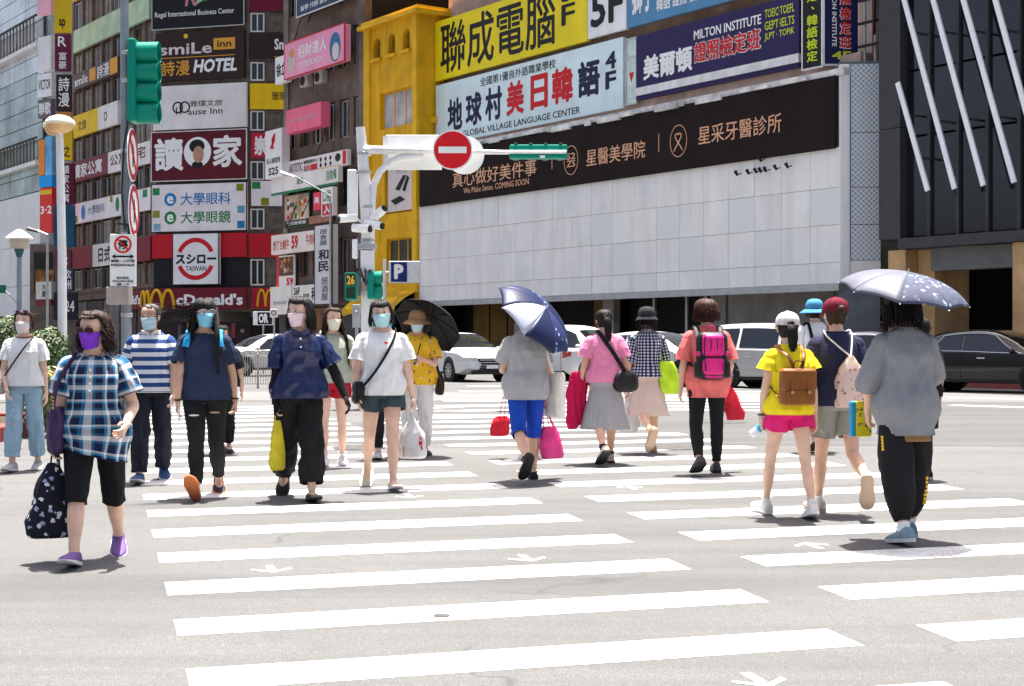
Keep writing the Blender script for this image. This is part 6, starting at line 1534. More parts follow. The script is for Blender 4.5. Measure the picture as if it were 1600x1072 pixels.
# ---- fabrics
def skin(n, c):
    m, t = rawmat(n); co = t.coord(); t.color(t.ramp(t.noise(14, co, 3), [(.3, tuple(x*.88 for x in c)), (.7, tuple(min(1, x*1.08) for x in c))])); t.b.inputs['Roughness'].default_value = .48
    t.b.inputs['Subsurface Weight'].default_value = .12; t.b.inputs['Subsurface Radius'].default_value = (.012, .005, .003); t.b.inputs['Subsurface Scale'].default_value = 1.0
    t.bump(t.noise(160, co, 2), .08, .002); return m
M_SKIN = skin('skin_light', (.68, .435, .315)); M_SKIN2 = skin('skin_tan', (.60, .355, .24)); M_SKIN3 = skin('skin_warm', (.63, .385, .265))
M_EYE = mat('eye_white', (.62, .60, .57), .2, var=0); M_IRIS = mat('iris', (.012, .008, .006), .1, var=0); M_LIP = mat('lip', (.34, .12, .10), .4, var=0)
def hairm(n, c):
    m, t = rawmat(n); co = t.coord(); g = t.new('ShaderNodeNewGeometry')
    v = t.mix(t.ramp(t.noise(60, t.mapping(co, (1, 1, .15)), 3), [(.35, .0), (.7, 1.0)]), tuple(x*.55 for x in c), tuple(x*1.5 for x in c)); t.color(v)
    t.b.inputs['Roughness'].default_value = .62; t.b.inputs['Specular IOR Level'].default_value = .22; t.bump(t.noise(120, t.mapping(co, (1, 1, .1)), 2), .5, .004); return m
M_HAIR = hairm('hair_black', (.010, .008, .007)); M_HAIRB = hairm('hair_brown', (.030, .014, .009)); M_HAIRG = hairm('hair_grey', (.09, .085, .08))
def fabric(n, c, rough=.85, weave=220, bump=.45, var=.045, sheen=0, vs=9):
    if 'fab_'+n in MATS: return MATS['fab_'+n]
    m, t = rawmat('fab_'+n); MATS['fab_'+n] = m; co = t.coord(); c = lin(c)[:3]
    t.color(t.ramp(t.noise(vs, co, 4), [(.3, tuple(x*(1-var*1.4) for x in c)), (.7, tuple(min(1, x*(1+var)) for x in c))]))
    t.b.inputs['Roughness'].default_value = rough; t.b.inputs['Sheen Weight'].default_value = sheen; t.b.inputs['Specular IOR Level'].default_value = .14
    t.bump(t.math('ADD', t.math('MULTIPLY', t.noise(weave, co, 2), .18), t.noise(10, t.mapping(co, (1.6, 1.6, .45), (.25, .15, 0)), 2, .45, .9)), bump, .016); return m
def uvxy(t):
    sx = t.new('ShaderNodeSeparateXYZ'); t.link(t.new('ShaderNodeUVMap').outputs[0], sx.inputs[0]); return sx.outputs[0], sx.outputs[1]
def pattern(n, fu, fv, mode='AVG', pu=.1, pv=.1, base=None):
    m, t = rawmat('fab_'+n); u, v = uvxy(t); cu = cv = None
    if fu: cu = t.ramp(t.math('FRACT', t.math('DIVIDE', u, pu)), fu, 'CONSTANT')
    if fv: cv = t.ramp(t.math('FRACT', t.math('ADD', t.math('DIVIDE', v, pv), 10.0)), fv, 'CONSTANT')
    c = cv if not fu else cu if not fv else t.mix(1.0 if mode == 'MUL' else .5, cu, cv, 'MULTIPLY' if mode == 'MUL' else 'MIX')
    t.color(c); t.b.inputs['Roughness'].default_value = .85; t.b.inputs['Specular IOR Level'].default_value = .25; co = t.coord()
    t.bump(t.math('ADD', t.math('MULTIPLY', t.noise(220, co, 2), .25), t.noise(22, co, 3)), .25, .012); return m
def blots(n, base, cols, scale=26, size=.33, petals=0, detail=.4):
    """cloth scattered with printed blossoms / motifs"""
    m, t = rawmat('fab_'+n); co = t.coord()
    vo = t.new('ShaderNodeTexVoronoi'); vo.inputs['Scale'].default_value = scale; dn = t.new('ShaderNodeVectorMath', operation='MULTIPLY_ADD'); nn = t.new('ShaderNodeTexNoise'); nn.inputs['Scale'].default_value = scale*2.2; t.link(co, nn.inputs['Vector'])
    t.link(nn.outputs['Color'], dn.inputs[0]); dn.inputs[1].default_value = (detail/scale,)*3; t.link(co, dn.inputs[2]); t.link(dn.outputs[0], vo.inputs['Vector'])
    sp = t.new('ShaderNodeSeparateColor'); t.link(vo.outputs['Color'], sp.inputs[0])
    pick = t.ramp(sp.outputs[0], [(i/len(cols), c) for i, c in enumerate(cols)], 'CONSTANT')
    k = t.math('MULTIPLY', t.math('LESS_THAN', vo.outputs['Distance'], size), t.math('GREATER_THAN', sp.outputs[1], .25))
    t.color(t.mix(k, base, pick)); t.b.inputs['Roughness'].default_value = .8; t.b.inputs['Specular IOR Level'].default_value = .25
    t.bump(t.noise(20, co, 3), .25, .012); return m
# ================================================================== carried things
def soft_bag(e, top, w, d, h, m, ang=0.0, name='bag_body', prof=((0, .55, .22), (.12, .80, .45), (.3, .95, .85), (.6, 1.0, 1.0), (.85, .97, .98), (.97, .86, .85), (1.0, .55, .55)), crease=.012, seed=3.0, n=30, lean=V(0, 0, 0)):
    M = Matrix.Rotation(ang, 3, 'Z'); rows = catmull(list(prof), 18); rings = []
    for t, a, b in rows:
        ring = []
        for j in range(n):
            th = 2*PI*j/n; c, sn = math.cos(th), math.sin(th); q = 1+crease/max(w, .05)*2*(noise.noise(V(c*2.2+seed, sn*2.2, t*3))+.6*noise.noise(V(c*5+seed, sn*5, t*6)))
            ring.append(Vector(top)+lean*t+M@V(w/2*a*q*math.copysign(abs(c)**.75, c), d/2*b*q*math.copysign(abs(sn)**.75, sn), -h*t))
        rings.append(ring)
    return MB().loft(rings).build(name, m, e, smooth=60)
def strap(e, pts, r, m, name='strap', flat=.35, n=6, side=None):
    path = catmull([tuple(p) for p in pts], max(8, 4*len(pts))); return MB().tube([V(*q) for q in path], r, n, flat=flat, side=side).build(name, m, e, smooth=60)
def box_bag(e, c, w, d, h, m, r=.04, name='bag_body', M=None, bulge=0.0):
    bm = bmesh.new(); bmesh.ops.create_cube(bm, size=1)
    for v in bm.verts: v.co = V(v.co.x*w, v.co.y*d, v.co.z*h)
    bmesh.ops.bevel(bm, geom=bm.edges[:], offset=r, segments=4, affect='EDGES', profile=.5)
    mb = MB(); mb.bm(bm, Matrix.Translation(c)@(M or Matrix.Identity(4))); return mb.build(name, m, e, smooth=50)
def umbrella(e, grip, apex, r, depth, mats, rib, shaft, ribs=8, handle=.10, twist=0.0, axis=None):
    grip, apex = Vector(grip), Vector(apex); sa = (apex-grip).normalized(); ax = axis.normalized() if axis else sa
    a = (V(1, 0, 0)-ax*ax.x).normalized(); b = ax.cross(a)
    def pt(th, u, o=0.0):
        k = ribs*(th-twist)/(2*PI); fr_ = k-math.floor(k); sag = 1-.07*u*u*math.sin(PI*fr_)
        rr = r*math.sin(u*1.25)/math.sin(1.25)*sag; hh = depth*(1-math.cos(u*1.25))/(1-math.cos(1.25))*(1-.10*math.sin(PI*fr_)*u)
        return apex+(a*math.cos(th)+b*math.sin(th))*rr-ax*(hh+o)
    for i in range(ribs):
        t0, t1 = twist+2*PI*i/ribs, twist+2*PI*(i+1)/ribs; mb = MB(); rows = [[pt(t0+(t1-t0)*(.0005+.999*q/8), j/12) for q in range(9)] for j in range(13)]
        n = 9; i0 = mb.pts([p for r_ in rows for p in r_])
        for j in range(12):
            for q in range(8): x = i0+j*n+q; mb.face([x, x+1, x+n+1, x+n])
        o = mb.build('canopy_panel', mats[i % len(mats)], e, smooth=180, recalc=False); so = o.modifiers.new('t', 'SOLIDIFY'); so.thickness = .002; so.offset = 0
        MB().tube([pt(t0, j/8, .006) for j in range(9)], .003, 5).build('rib', rib, e)
        MB().tube([pt(t0, .55, .006), apex-ax*(depth*1.35)], .0022, 5).build('stretcher', rib, e)
        MB().ell(pt(t0, 1.0), .006, .006, .006, 6, 4).build('rib_tip', rib, e)
    MB().tube([grip-sa*handle*.2, apex-ax*depth*1.35, apex], .006, 8).build('shaft', rib, e)
    MB().tube([grip-sa*handle*.9, grip-sa*.3*handle, grip+sa*handle*.5], [.014, .015, .011], 10).build('handle', shaft, e, smooth=60)
    MB().tube([apex-ax*.01, apex+ax*.03], [.008, .004], 8).build('ferrule', rib, e)
# ================================================================== cloth colours
F_BLACK = fabric('black', (.011, .011, .012)); F_NAVYPANT = fabric('navy_trouser', (.016, .018, .028)); F_WHITE = fabric('white_cotton', (.70, .70, .69), var=.04)
F_CREAM = fabric('cream_cotton', (.78, .73, .64), var=.05); F_SOLEW = mat('white_sole', (.68, .67, .65), .6, var=.06); F_SOLEB = mat('black_sole', (.02, .02, .02), .7, var=.1)
F_SHOEW = fabric('white_shoe', (.62, .61, .58), .6, var=.08); F_SHOEB = fabric('black_shoe', (.014, .014, .015), .55)
PLAID = pattern('plaid', [(0, (.006, .012, .05)), (.26, (.02, .17, .32)), (.36, (.70, .69, .68)), (.54, (.02, .13, .25)), (.62, (.006, .010, .045)), (.84, (.04, .26, .42)), (.92, (.72, .70, .70))], [(0, (.006, .012, .05)), (.28, (.02, .16, .30)), (.38, (.74, .72, .70)), (.56, (.015, .10, .20)), (.66, (.006, .010, .045)), (.84, (.05, .28, .44)), (.92, (.70, .68, .68))], 'AVG', .158, .158)
STRIPE = pattern('stripe', None, [(0, (.66, .66, .67)), (.50, (.020, .055, .19))], pv=.080)
GING = pattern('gingham', [(0, (.70, .70, .72)), (.5, (.06, .07, .14))], [(0, (.74, .74, .76)), (.5, (.09, .10, .18))], 'MUL', .034, .034)
FLORALB = blots('black_floral', (.008, .009, .018), [(.62, .62, .66), (.30, .34, .48), (.66, .66, .68)], 24, .36, detail=.75)
FLORALY = blots('yellow_floral', (.72, .43, .02), [(.30, .10, .03), (.66, .60, .40), (.20, .16, .10), (.60, .30, .10)], 20, .30)
FLORALP = blots('pink_floral', (.62, .46, .40), [(.36, .08, .08), (.48, .22, .18), (.25, .18, .14), (.62, .52, .30)], 26, .34, detail=.8)
LEATHER = mat('tan_leather', (.22, .078, .018), .42, var=.15, vs=8, bump=.15, bs=90); LEATHERD = mat('dark_leather', (.035, .017, .010), .45, var=.15)
POLY = mat('thin_plastic', (.66, .66, .66), .35, var=.06, vs=9, bump=.5, bs=14, alpha=.82)
PINKM = mat('pink_bag_vinyl', (.62, .04, .20), .4, var=.15, vs=8, bump=.2, bs=20); REDM = mat('red_bag_cloth', (.55, .012, .03), .55, var=.15, vs=8, bump=.3, bs=16)
GOLD = mat('brass', (.55, .38, .12), .3, .9, var=0); DARKM = mat('dark_buckle', (.05, .05, .05), .3, .8, var=0)
def mk(n, c): return mat('mask_'+n, c, .8, var=.03, vs=20, bump=.2, bs=120)
# ================================================================== 1 woman in plaid
w1 = Person('woman in a blue plaid blouse and purple mask carrying a floral bag', (131, 889), 1.58, 187, (20, 3, -12, 0), (-14, 22, 20, 2), (2, 13, 4, 8), (2, 20, 58, -6), 2, 6, (-24, -4, 0), .97, 1.16, 'R', M_SKIN, curl=(.95, .75), hips=1.08, cx=148)
w1.shirt(PLAID, .032, -.205, .050, .72, .034, .022, .014, 'blouse', hemskew=.05); w1.pants(F_BLACK, 1.18, .010, .016, fold=.005, name='cropped_leggings'); 
w1.shoes(mat('purple_canvas', (.15, .085, .26), .7, var=.15, bump=.3, bs=60), F_SOLEW, laces=False)
w1.face(mask=mk('purple', (.19, .035, .52)), glasses=(mat('rose_frame', (.16, .03, .04), .3, var=0), mat('brown_lens', (.035, .014, .012), .06, var=0)))
w1.hair('curly', M_HAIRB, .13, .86, .026, n=150, seed=5, side_t=.50)
for i in range(4): MB().ell(w1.spine((.36-.045*i)*w1.k)+V(0, (.175+.012*i), 0), .008, .005, .008, 8, 5).build('button', M_SIGNW, w1.root)
b = w1.carry('handbag', 'black bag printed with white flowers in the plaid woman\'s hand', 'bag'); g = w1.J['gripR']
soft_bag(b, g+V(.015, .0, -.045), .30, .16, .47, FLORALB, .35, prof=((0, .20, .20), (.10, .38, .35), (.25, .62, .62), (.5, .85, .85), (.8, 1.0, 1.0), (.95, 1.0, .98), (1.0, .85, .8)), crease=.03); strap(b, [g+V(-.02, .0, -.08), g+V(-.015, 0, .01), g+V(.0, 0, .02), g+V(.02, 0, .01), g+V(.03, 0, -.08)], .014, FLORALB, 'handle')
b = w1.carry('shoulder_bag', 'dark purple shoulder bag tucked under the plaid woman\'s arm', 'bag'); sh = w1.J['armR'][0]
PURP = mat('purple_leather', (.045, .022, .075), .45, var=.15, bump=.2, bs=50)
soft_bag(b, sh+V(.075, -.02, -.26), .13, .34, .30, PURP, 0, prof=((0, .6, .9), (.2, .9, 1), (.6, 1, 1), (.9, .9, .95), (1, .5, .8)), crease=.01)
strap(b, [sh+V(.085, .13, -.28), sh+V(.06, .125, -.12), sh+V(-.03, .06, .052), sh+V(-.03, -.03, .056), sh+V(.05, -.12, -.1), sh+V(.09, -.15, -.28)], .016, PURP); 
for i in range(4): MB().ell(sh+V(.085, .135, -.20-.022*i), .012, .008, .010, 8, 5).build('chain_link', GOLD, b)
MB().tube([w1.arm_p('L', 1.9)+V(math.cos(t)*.0, math.cos(t)*.027, math.sin(t)*.027) for t in [2*PI*i/12 for i in range(13)]], .006, 6).build('wristwatch', M_CHROME, w1.root)
# ================================================================== 2 woman in white ringer tee
w2 = Person('woman in a white tee and pale jeans with sunglasses on her head', (30, 738), 1.56, 184, (10, 3, -4, 1), (-6, 10, 6, 2), (8, 10, 30, -14), (-6, 10, 0, 4), 1, 3, (-4, 3, 0), 0.95, 0.95, 'R', M_SKIN, curl=(.5, .4), cx=38)
w2.shirt(F_WHITE, .030, -.05, .01, .62, .026, .016, .010); w2.pants(blots('washed_denim', (.27, .40, .50), [(.33, .46, .55), (.28, .41, .51), (.25, .38, .48)], 7, .42, detail=1.6), 1.84, .014, .030, fold=.010, name='jeans'); w2.shoes(fabric('grey_shoe', (.36, .36, .38), .6), F_SOLEW)
w2.face(mask=mk('pale_pink', (.66, .60, .60))); w2.hair('short', M_HAIRB, .1, .80, .018, seed=8, side_t=.35)
MB().tube([w2.spine(.472*w2.k)+V(.082*math.cos(t), .070*math.sin(t)-.006, .008-.026*max(0, math.sin(t))) for t in [2*PI*i/24 for i in range(25)]], .007, 6).build('collar', LEATHER, w2.root)
for sx in (-1, 1):
    MB().ell(w2.HM@V(sx*.035, .070, .205), .026, .010, .018, 12, 7).build('sunglass_lens', mat('violet_lens', (.06, .03, .08), .08, var=0), w2.root)
b = w2.carry('crossbody_bag', 'thin crossbody strap with a small pale bag at the woman\'s hip on the left edge', 'bag'); k = w2.k
strap(b, [w2.spine(.46*k)+V(-.10, .0, .02), w2.spine(.38*k)+V(-.06, .155, 0), w2.spine(.2*k)+V(.06, .165, 0), w2.spine(.02*k)+V(.19, .09, 0)], .008, LEATHERD); soft_bag(b, w2.spine(.03*k)+V(.22, .06, 0), .07, .22, .16, mat('pale_leather', (.50, .46, .42), .5), .0)
# ================================================================== 3 man in striped polo
m3 = Person('man in a blue and white striped polo shirt with cropped grey hair', (238, 757), 1.63, 190, (14, 4, -8, 1), (-12, 16, 14, 2), (-8, 9, 2, 0), (10, 10, 20, 0), 2, -3, (-22, -6, 0), 1.0, 1.08, 'R', M_SKIN2, curl=(.5, .6), cx=236)
m3.shirt(STRIPE, .032, -.09, .015, .78, .030, .016, .012); m3.pants(F_NAVYPANT, 1.97, .014, .030, fold=.010); m3.shoes(mat('navy_knit', (.03, .06, .15), .7, var=.2, bump=.4, bs=80), F_SOLEW)
m3.face(mask=mk('pale_blue', (.42, .60, .66))); m3.hair('short', M_HAIRG, .1, .90, .006, seed=11, side_t=.55, n=60, back_t=.25)
COLL = STRIPE
for sx in (-1, 1): MB().prism([(0, 0), (.055, .03), (.085, -.005), (.05, -.05)] if sx > 0 else [(0, 0), (-.055, .03), (-.085, -.005), (-.05, -.05)], .0, .008, Matrix.Translation(m3.spine(.455*m3.k)+V(0, .082, 0))@Matrix.Rotation(-.5, 4, 'X')@Matrix.Rotation(sx*-.5, 4, 'Z')).build('collar', F_WHITE, m3.root)
b = m3.carry('folded_paper', 'folded white paper in the striped man\'s hand', 'paper'); g = m3.J['gripL']; MB().bbox(g.x-.006, g.x+.006, g.y-.05, g.y+.07, g.z-.09, g.z+.06, .003).build('sheet', F_SOLEW, b)
# ================================================================== 4 woman in navy tee, long hair blowing
w4 = Person('woman in a navy tee and ripped black jeans with long windblown hair', (318, 785), 1.68, 186, (24, 2, -42, -5), (-16, 18, 22, 0), (10, 9, 16, 2), (-14, 13, -6, 6), 2, 8, (22, 2, 0), 0.98, 1.0, 'R', M_SKIN2, curl=(.5, .9), cx=320)
NAVYT = fabric('navy_tee', (.026, .036, .075)); w4.shirt(NAVYT, .034, -.10, .02, .66, .032, .022, .014); w4.pants(fabric('black_denim', (.016, .017, .018)), 1.93, .012, .012, fold=.006, name='jeans')
w4.shoes(mat('dark_sandal', (.022, .014, .02), .6), mat('orange_sole', (.62, .19, .07), .6, var=.05), low=True, sole_h=.03)
w4.face(mask=mk('sky', (.22, .55, .72)), glasses=(mat('clear_frame', (.40, .36, .36), .2, var=0), mat('clear_lens', (.7, .7, .7), .05, var=0, alpha=.18)))
w4.hair('long', M_HAIR, .40, .60, .018, wind=V(.04, -.04, 0), n=170, seed=21)
# strands thrown sideways by the wind
mb = MB(); rn2 = random.Random(4)
for i in range(44):
    th = PI*.05+rn2.uniform(-.6, .5); p = head_pt(th, rn2.uniform(.45, .75), .012); L = rn2.uniform(.16, .40); dz = rn2.uniform(-.10, .05)
    pts = [p+V(L*u, -.03*u, dz*u+.03*math.sin(u*3+i)) for u in (0, .25, .5, .75, 1.0)]
    mb.tube([w4.HM@V(*q) for q in catmull([tuple(q) for q in pts], 12)], [.0035*(1-.8*j/11) for j in range(12)], 4)
for i in range(75):
    p = head_pt(PI*.90+rn2.uniform(-.25, .3), rn2.uniform(.4, .7), .012)
    pts = [p+V(.03*math.sin(u*2), .15*math.sin(min(1, u*1.6)*1.5), -.46*u*rn2.uniform(.85, 1.05))+V(rn2.uniform(-.012, .012), 0, 0) for u in (0, .25, .5, .75, 1.0)]
    mb.tube([w4.HM@V(*q) for q in catmull([tuple(q) for q in pts], 12)], [.010*(1-.75*j/11) for j in range(12)], 5)
mb.build('loose_hair', M_HAIR, w4.root, smooth=70)
for nm, t in (('R', .42), ('L', .35)):
    hip, kn = w4.J['leg'+nm][:2]; c = hip.lerp(kn, t)+V(0, .098, 0); MB().ell(c, .045, .006, .008, 10, 5).build('denim_rip', F_CREAM if nm == 'R' else M_SKIN2, w4.root)
for nm in 'RL': MB().tube([w4.arm_p(nm, 1.93)+V(math.cos(t)*.030, math.sin(t)*.030, 0) for t in [2*PI*i/14 for i in range(15)]], .007, 6).build('bracelet', M_BLACK, w4.root)
b = w4.carry('backpack', 'bright blue backpack straps over the navy tee', 'backpack'); k = w4.k; CY = fabric('cyan_strap', (.02, .30, .60), .7)
for sx in (-1, 1):
    s0 = w4.spine(.40*k)+V(sx*.125*k, 0, 0)
    strap(b, [s0+V(0, -.14, -.10), s0+V(0, -.09, .05), s0+V(0, -.01, .082), s0+V(0, .07, .045), s0+V(sx*.008, .115, .0), s0+V(sx*.02, .135, -.06)], .028, CY, flat=.22, side=V(1, 0, 0)); strap(b, [s0+V(sx*.02, .135, -.06), s0+V(sx*.06, .08, -.20), s0+V(sx*.055, -.12, -.28)], .010, M_BLACK)
box_bag(b, w4.spine(.24*k)+V(0, -.20, 0), .28, .13, .40, CY)
b = w4.carry('phone', 'white phone held low in the hand of the woman with windblown hair', 'phone'); g = w4.J['gripR']; MB().bbox(g.x-.006, g.x+.005, g.y-.03, g.y+.045, g.z-.085, g.z+.06, .006).build('case', M_SIGNW, b)
# ---- someone in black right behind her
w4b = Person('person in black largely hidden behind the woman with windblown hair', (345, 708), 1.40, 190, (8, 4, -4, 0), (-8, 10, 8, 0), (0, 10, 4, 4), (-8, 14, 0, 6), 2, 3, (0, 0, 0), 1.0, 1.0, 'L', M_SKIN2, cx=347)
w4b.shirt(F_BLACK, .034, -.06, .02, .75, .03, .02); w4b.pants(F_BLACK, 1.90, .014, .02); w4b.shoes(F_SHOEB, F_SOLEB, low=True); w4b.face(mask=mk('sky', (.22, .55, .72))); w4b.hair('bob', M_HAIR, .12, .8, .015, seed=31)
# ================================================================== 5 woman in satin blouse
w5 = Person('woman in a dark blue satin blouse with black arm sleeves and flared trousers', (485, 785), 1.68, 191, (-16, 26, 34, 3), (16, 3, -8, 0), (0, 8, 4, 2), (6, 27, 16, 22), 2, -6, (-40, -2, 0), 0.94, 1.02, 'L', M_SKIN, curl=(.9, .5), cx=468)
SATIN = fabric('satin', (.005, .012, .058), .32, bump=.14, sheen=0); SATIN.node_tree.nodes['Principled BSDF'].inputs['Specular IOR Level'].default_value = .38
w5.shirt(SATIN, .042, -.09, .035, .82, .042, .012, .020, 'blouse'); w5.pants(F_BLACK, 1.86, .018, .062, fold=.012); w5.shoes(F_SHOEB, F_SOLEB, low=True)
w5.sleeves(F_BLACK, .7, 2.06); w5.glove('R', F_BLACK); w5.glove('L', F_BLACK)
w5.face(mask=mk('blush', (.66, .52, .56))); w5.hair('bob', M_HAIR, .13, .80, .022, n=190, seed=41, side_t=.5)
for sx in (-1, 1): MB().prism([(0, -.03), (.012, .03), (.075, .045), (.095, .0)] if sx > 0 else [(0, -.03), (-.012, .03), (-.075, .045), (-.095, .0)], .0, .008, Matrix.Translation(w5.spine(.43*w5.k)+V(0, .115, 0))@Matrix.Rotation(-.45, 4, 'X')@Matrix.Rotation(sx*-.5, 4, 'Z')).build('collar', SATIN, w5.root)
for i in range(2): MB().ell(w5.spine((.40-.07*i)*w5.k)+V(0, .160+.004*i, 0), .009, .005, .009, 8, 5).build('button', M_SIGNW, w5.root)
b = w5.carry('folded_umbrella', 'yellow folded umbrella in its cover hanging from the satin woman\'s glove', 'umbrella'); g = w5.J['gripR']; YB = mat('yellow_cover', (.56, .46, .02), .5, var=.12, vs=10, bump=.4, bs=18)
soft_bag(b, g+V(0, 0, -.06), .13, .06, .42, YB, .2, prof=((0, .45, .4), (.15, .6, .7), (.4, .85, .9), (.8, 1, 1), (.95, .95, .9), (1, .7, .6)), crease=.012); strap(b, [g+V(-.025, 0, -.09), g+V(-.012, 0, .0), g+V(.0, 0, .022), g+V(.012, 0, 0), g+V(.025, 0, -.09)], .010, YB, 'handle')
# ================================================================== 6 woman in sage tee
w6 = Person('long haired woman in a sage tee and red shorts behind the satin blouse', (520, 730), 1.59, 185, (6, 3, -3, 0), (-5, 8, 5, 1), (0, 10, 6, 2), (-4, 12, 2, 4), 1, 3, (22, -3, 0), .98, .96, 'R', M_SKIN, curl=(.4, .4), cx=520)
w6.shirt(fabric('sage', (.34, .37, .29)), .034, -.06, .01, .7, .034, .02, .012); w6.pants(fabric('red_short', (.40, .012, .03)), .36, .024, .030, name='shorts'); w6.shoes(F_SHOEW, F_SOLEW, sock=F_WHITE)
w6.face(mask=mk('cream', (.66, .62, .48))); w6.hair('long', M_HAIRB, .40, .84, .015, n=150, seed=51, wind=V(0, .03, 0))
mb = MB()
for i in range(50):
    p = head_pt(PI*.97+rn2.uniform(-.3, .3), rn2.uniform(.3, .65), .012); pts = [p+V(-.05*u, .10*math.sin(u*1.5), -.42*u*rn2.uniform(.85, 1.05))+V(0, .012*math.sin(u*9+i), 0) for u in (0, .2, .4, .6, .8, 1.0)]
    mb.tube([w6.HM@V(*q) for q in catmull([tuple(q) for q in pts], 14)], [.009*(1-.7*j/13) for j in range(14)], 5)
mb.build('front_lock', M_HAIRB, w6.root, smooth=70)
b = w6.carry('tote_bag', 'cream cloth tote on the shoulder of the woman in sage', 'bag'); sh = w6.J['armR'][0]; soft_bag(b, sh+V(.09, -.02, -.28), .08, .28, .32, F_CREAM, 0, prof=((0, .5, .95), (.3, 1, 1), (.8, 1, 1), (1, .7, .9))); strap(b, [sh+V(.07, .1, -.28), sh+V(-.02, .05, .05), sh+V(-.02, -.03, .055), sh+V(.07, -.12, -.28)], .012, F_CREAM)
# ================================================================== 7 woman in white tee with carrier bag
w7 = Person('woman in a plain white tee and dark shorts with a crossbody strap', (608, 768), 1.66, 188, (-12, 30, 42, 3), (14, 3, -8, 0), (4, 12, 16, -2), (0, 13, 2, 10), 1, -4, (-2, -2, 6), 1.02, 1.08, 'L', M_SKIN, curl=(.45, .95), cx=597)
w7.shirt(F_WHITE, .034, -.10, .015, .66, .036, .022, .013); w7.pants(fabric('slate_short', (.045, .062, .078)), .40, .022, .034, fold=.008, name='shorts'); w7.shoes(fabric('beige_shoe', (.52, .47, .37), .7), F_SOLEW, low=True)
w7.face(mask=mk('aqua', (.40, .64, .68))); w7.hair('bob', M_HAIR, .10, .74, .014, n=90, seed=61, side_t=.5, part=1.0)
MB().ell(w7.spine(.36*w7.k)+V(-.03, .158, 0), .022, .004, .009, 10, 5).build('logo', M_REDL, w7.root)
b = w7.carry('crossbody_bag', 'small black crossbody bag across the plain white tee', 'bag'); k = w7.k
strap(b, [w7.spine(.46*k)+V(-.12, -.02, .03), w7.spine(.43*k)+V(-.11, .09, .0), w7.spine(.30*k)+V(-.05, .168, 0), w7.spine(.12*k)+V(.06, .168, 0), w7.spine(-.02*k)+V(.17, .12, 0)], .013, F_BLACK); soft_bag(b, w7.spine(.02*k)+V(.215, .05, 0), .09, .20, .20, M_BLACK, .2, prof=((0, .7, .9), (.2, 1, 1), (.8, 1, 1), (1, .7, .9)))
b = w7.carry('carrier_bag', 'white plastic carrier bag with red print holding boxes', 'bag'); g = w7.J['gripL']
o = soft_bag(b, g+V(0, 0, -.06), .25, .15, .40, POLY, -.2, prof=((0, .14, .15), (.12, .22, .25), (.3, .55, .5), (.5, .85, .85), (.8, 1, 1), (.95, .98, .95), (1, .8, .75)), crease=.03)
strap(b, [g+V(-.02, 0, -.08), g+V(-.015, 0, 0), g+V(0, 0, .02), g+V(.015, 0, 0), g+V(.02, 0, -.08)], .012, POLY, 'handle')
box_bag(b, g+V(.0, .0, -.395), .17, .10, .10, mat('carton', (.30, .20, .13), .7), .01, 'carton')
for i_, ch in enumerate('大賣場'):
    pr = write(b, ch, 0, 0, 1, 1, 0, M_REDL, .03, 'print'); pr.matrix_local = Matrix.Translation(g+V(-.05, .078, -.30-.042*i_))@Matrix.Rotation(PI, 4, 'Z')@Matrix.Diagonal((.038, 1, .038, 1))
# ---- partly hidden walker behind
w8 = Person('walker in dark trousers hidden behind the woman in plain white', (592, 718), 1.58, 190, (6, 4, -3, 0), (-6, 9, 6, 0), (0, 8, 4, 2), (0, 8, 4, 2), 1, 3, (0, 0, 0), .95, .95, 'R', M_SKIN, cx=602)
w8.shirt(fabric('ash', (.32, .32, .33)), .03, -.06, .01, .66); w8.pants(F_BLACK, 1.9, .012, .016); w8.shoes(fabric('grey_shoe', (.36, .36, .38), .6), F_SOLEW); w8.face(mask=mk('sky', (.22, .55, .72))); w8.hair('short', M_HAIR, seed=71)
# ================================================================== 9 yellow floral shirt under black umbrella
w9 = Person('person in a yellow printed shirt and white trousers under a black umbrella', (672, 711), 1.56, 186, (5, 3, -3, 1), (-5, 8, 5, 1), (10, 10, 40, -10), (16, 6, 108, -40), 1, 2, (-8, -6, 0), 1.05, 1.05, 'L', M_SKIN2, curl=(.5, 1.1), cx=652)
w9.shirt(FLORALY, .036, -.12, .02, .74, .034, .02, .014); w9.pants(F_WHITE, 1.93, .018, .03, fold=.012); w9.shoes(F_SHOEB, F_SOLEB, low=True); w9.face(mask=mk('pale_blue', (.42, .60, .66))); w9.hair('short', M_HAIRB, seed=81)
w9.bucket(mat('straw', (.30, .17, .08), .8, var=.2, bump=.5, bs=80), 'sun_hat')
b = w9.carry('umbrella', 'plain black umbrella tilted over the person in yellow', 'umbrella'); g = w9.J['gripL']; UB = mat('umbrella_black', (.013, .013, .014), .6, var=.1)
umbrella(b, g, w9.HM@V(-.15, -.20, .13), .40, .15, [UB], M_BLACK, F_SOLEB, axis=V(-.62, -.80, .9))
b = w9.carry('shoulder_bag', 'brown bag at the hip of the person in yellow', 'bag'); sh = w9.J['armL'][0]; soft_bag(b, sh+V(-.09, -.04, -.36), .09, .24, .24, LEATHERD, .1); strap(b, [sh+V(-.08, .08, -.36), sh+V(.02, .05, .05), sh+V(.02, -.03, .055), sh+V(-.08, -.12, -.36)], .012, F_BLACK)
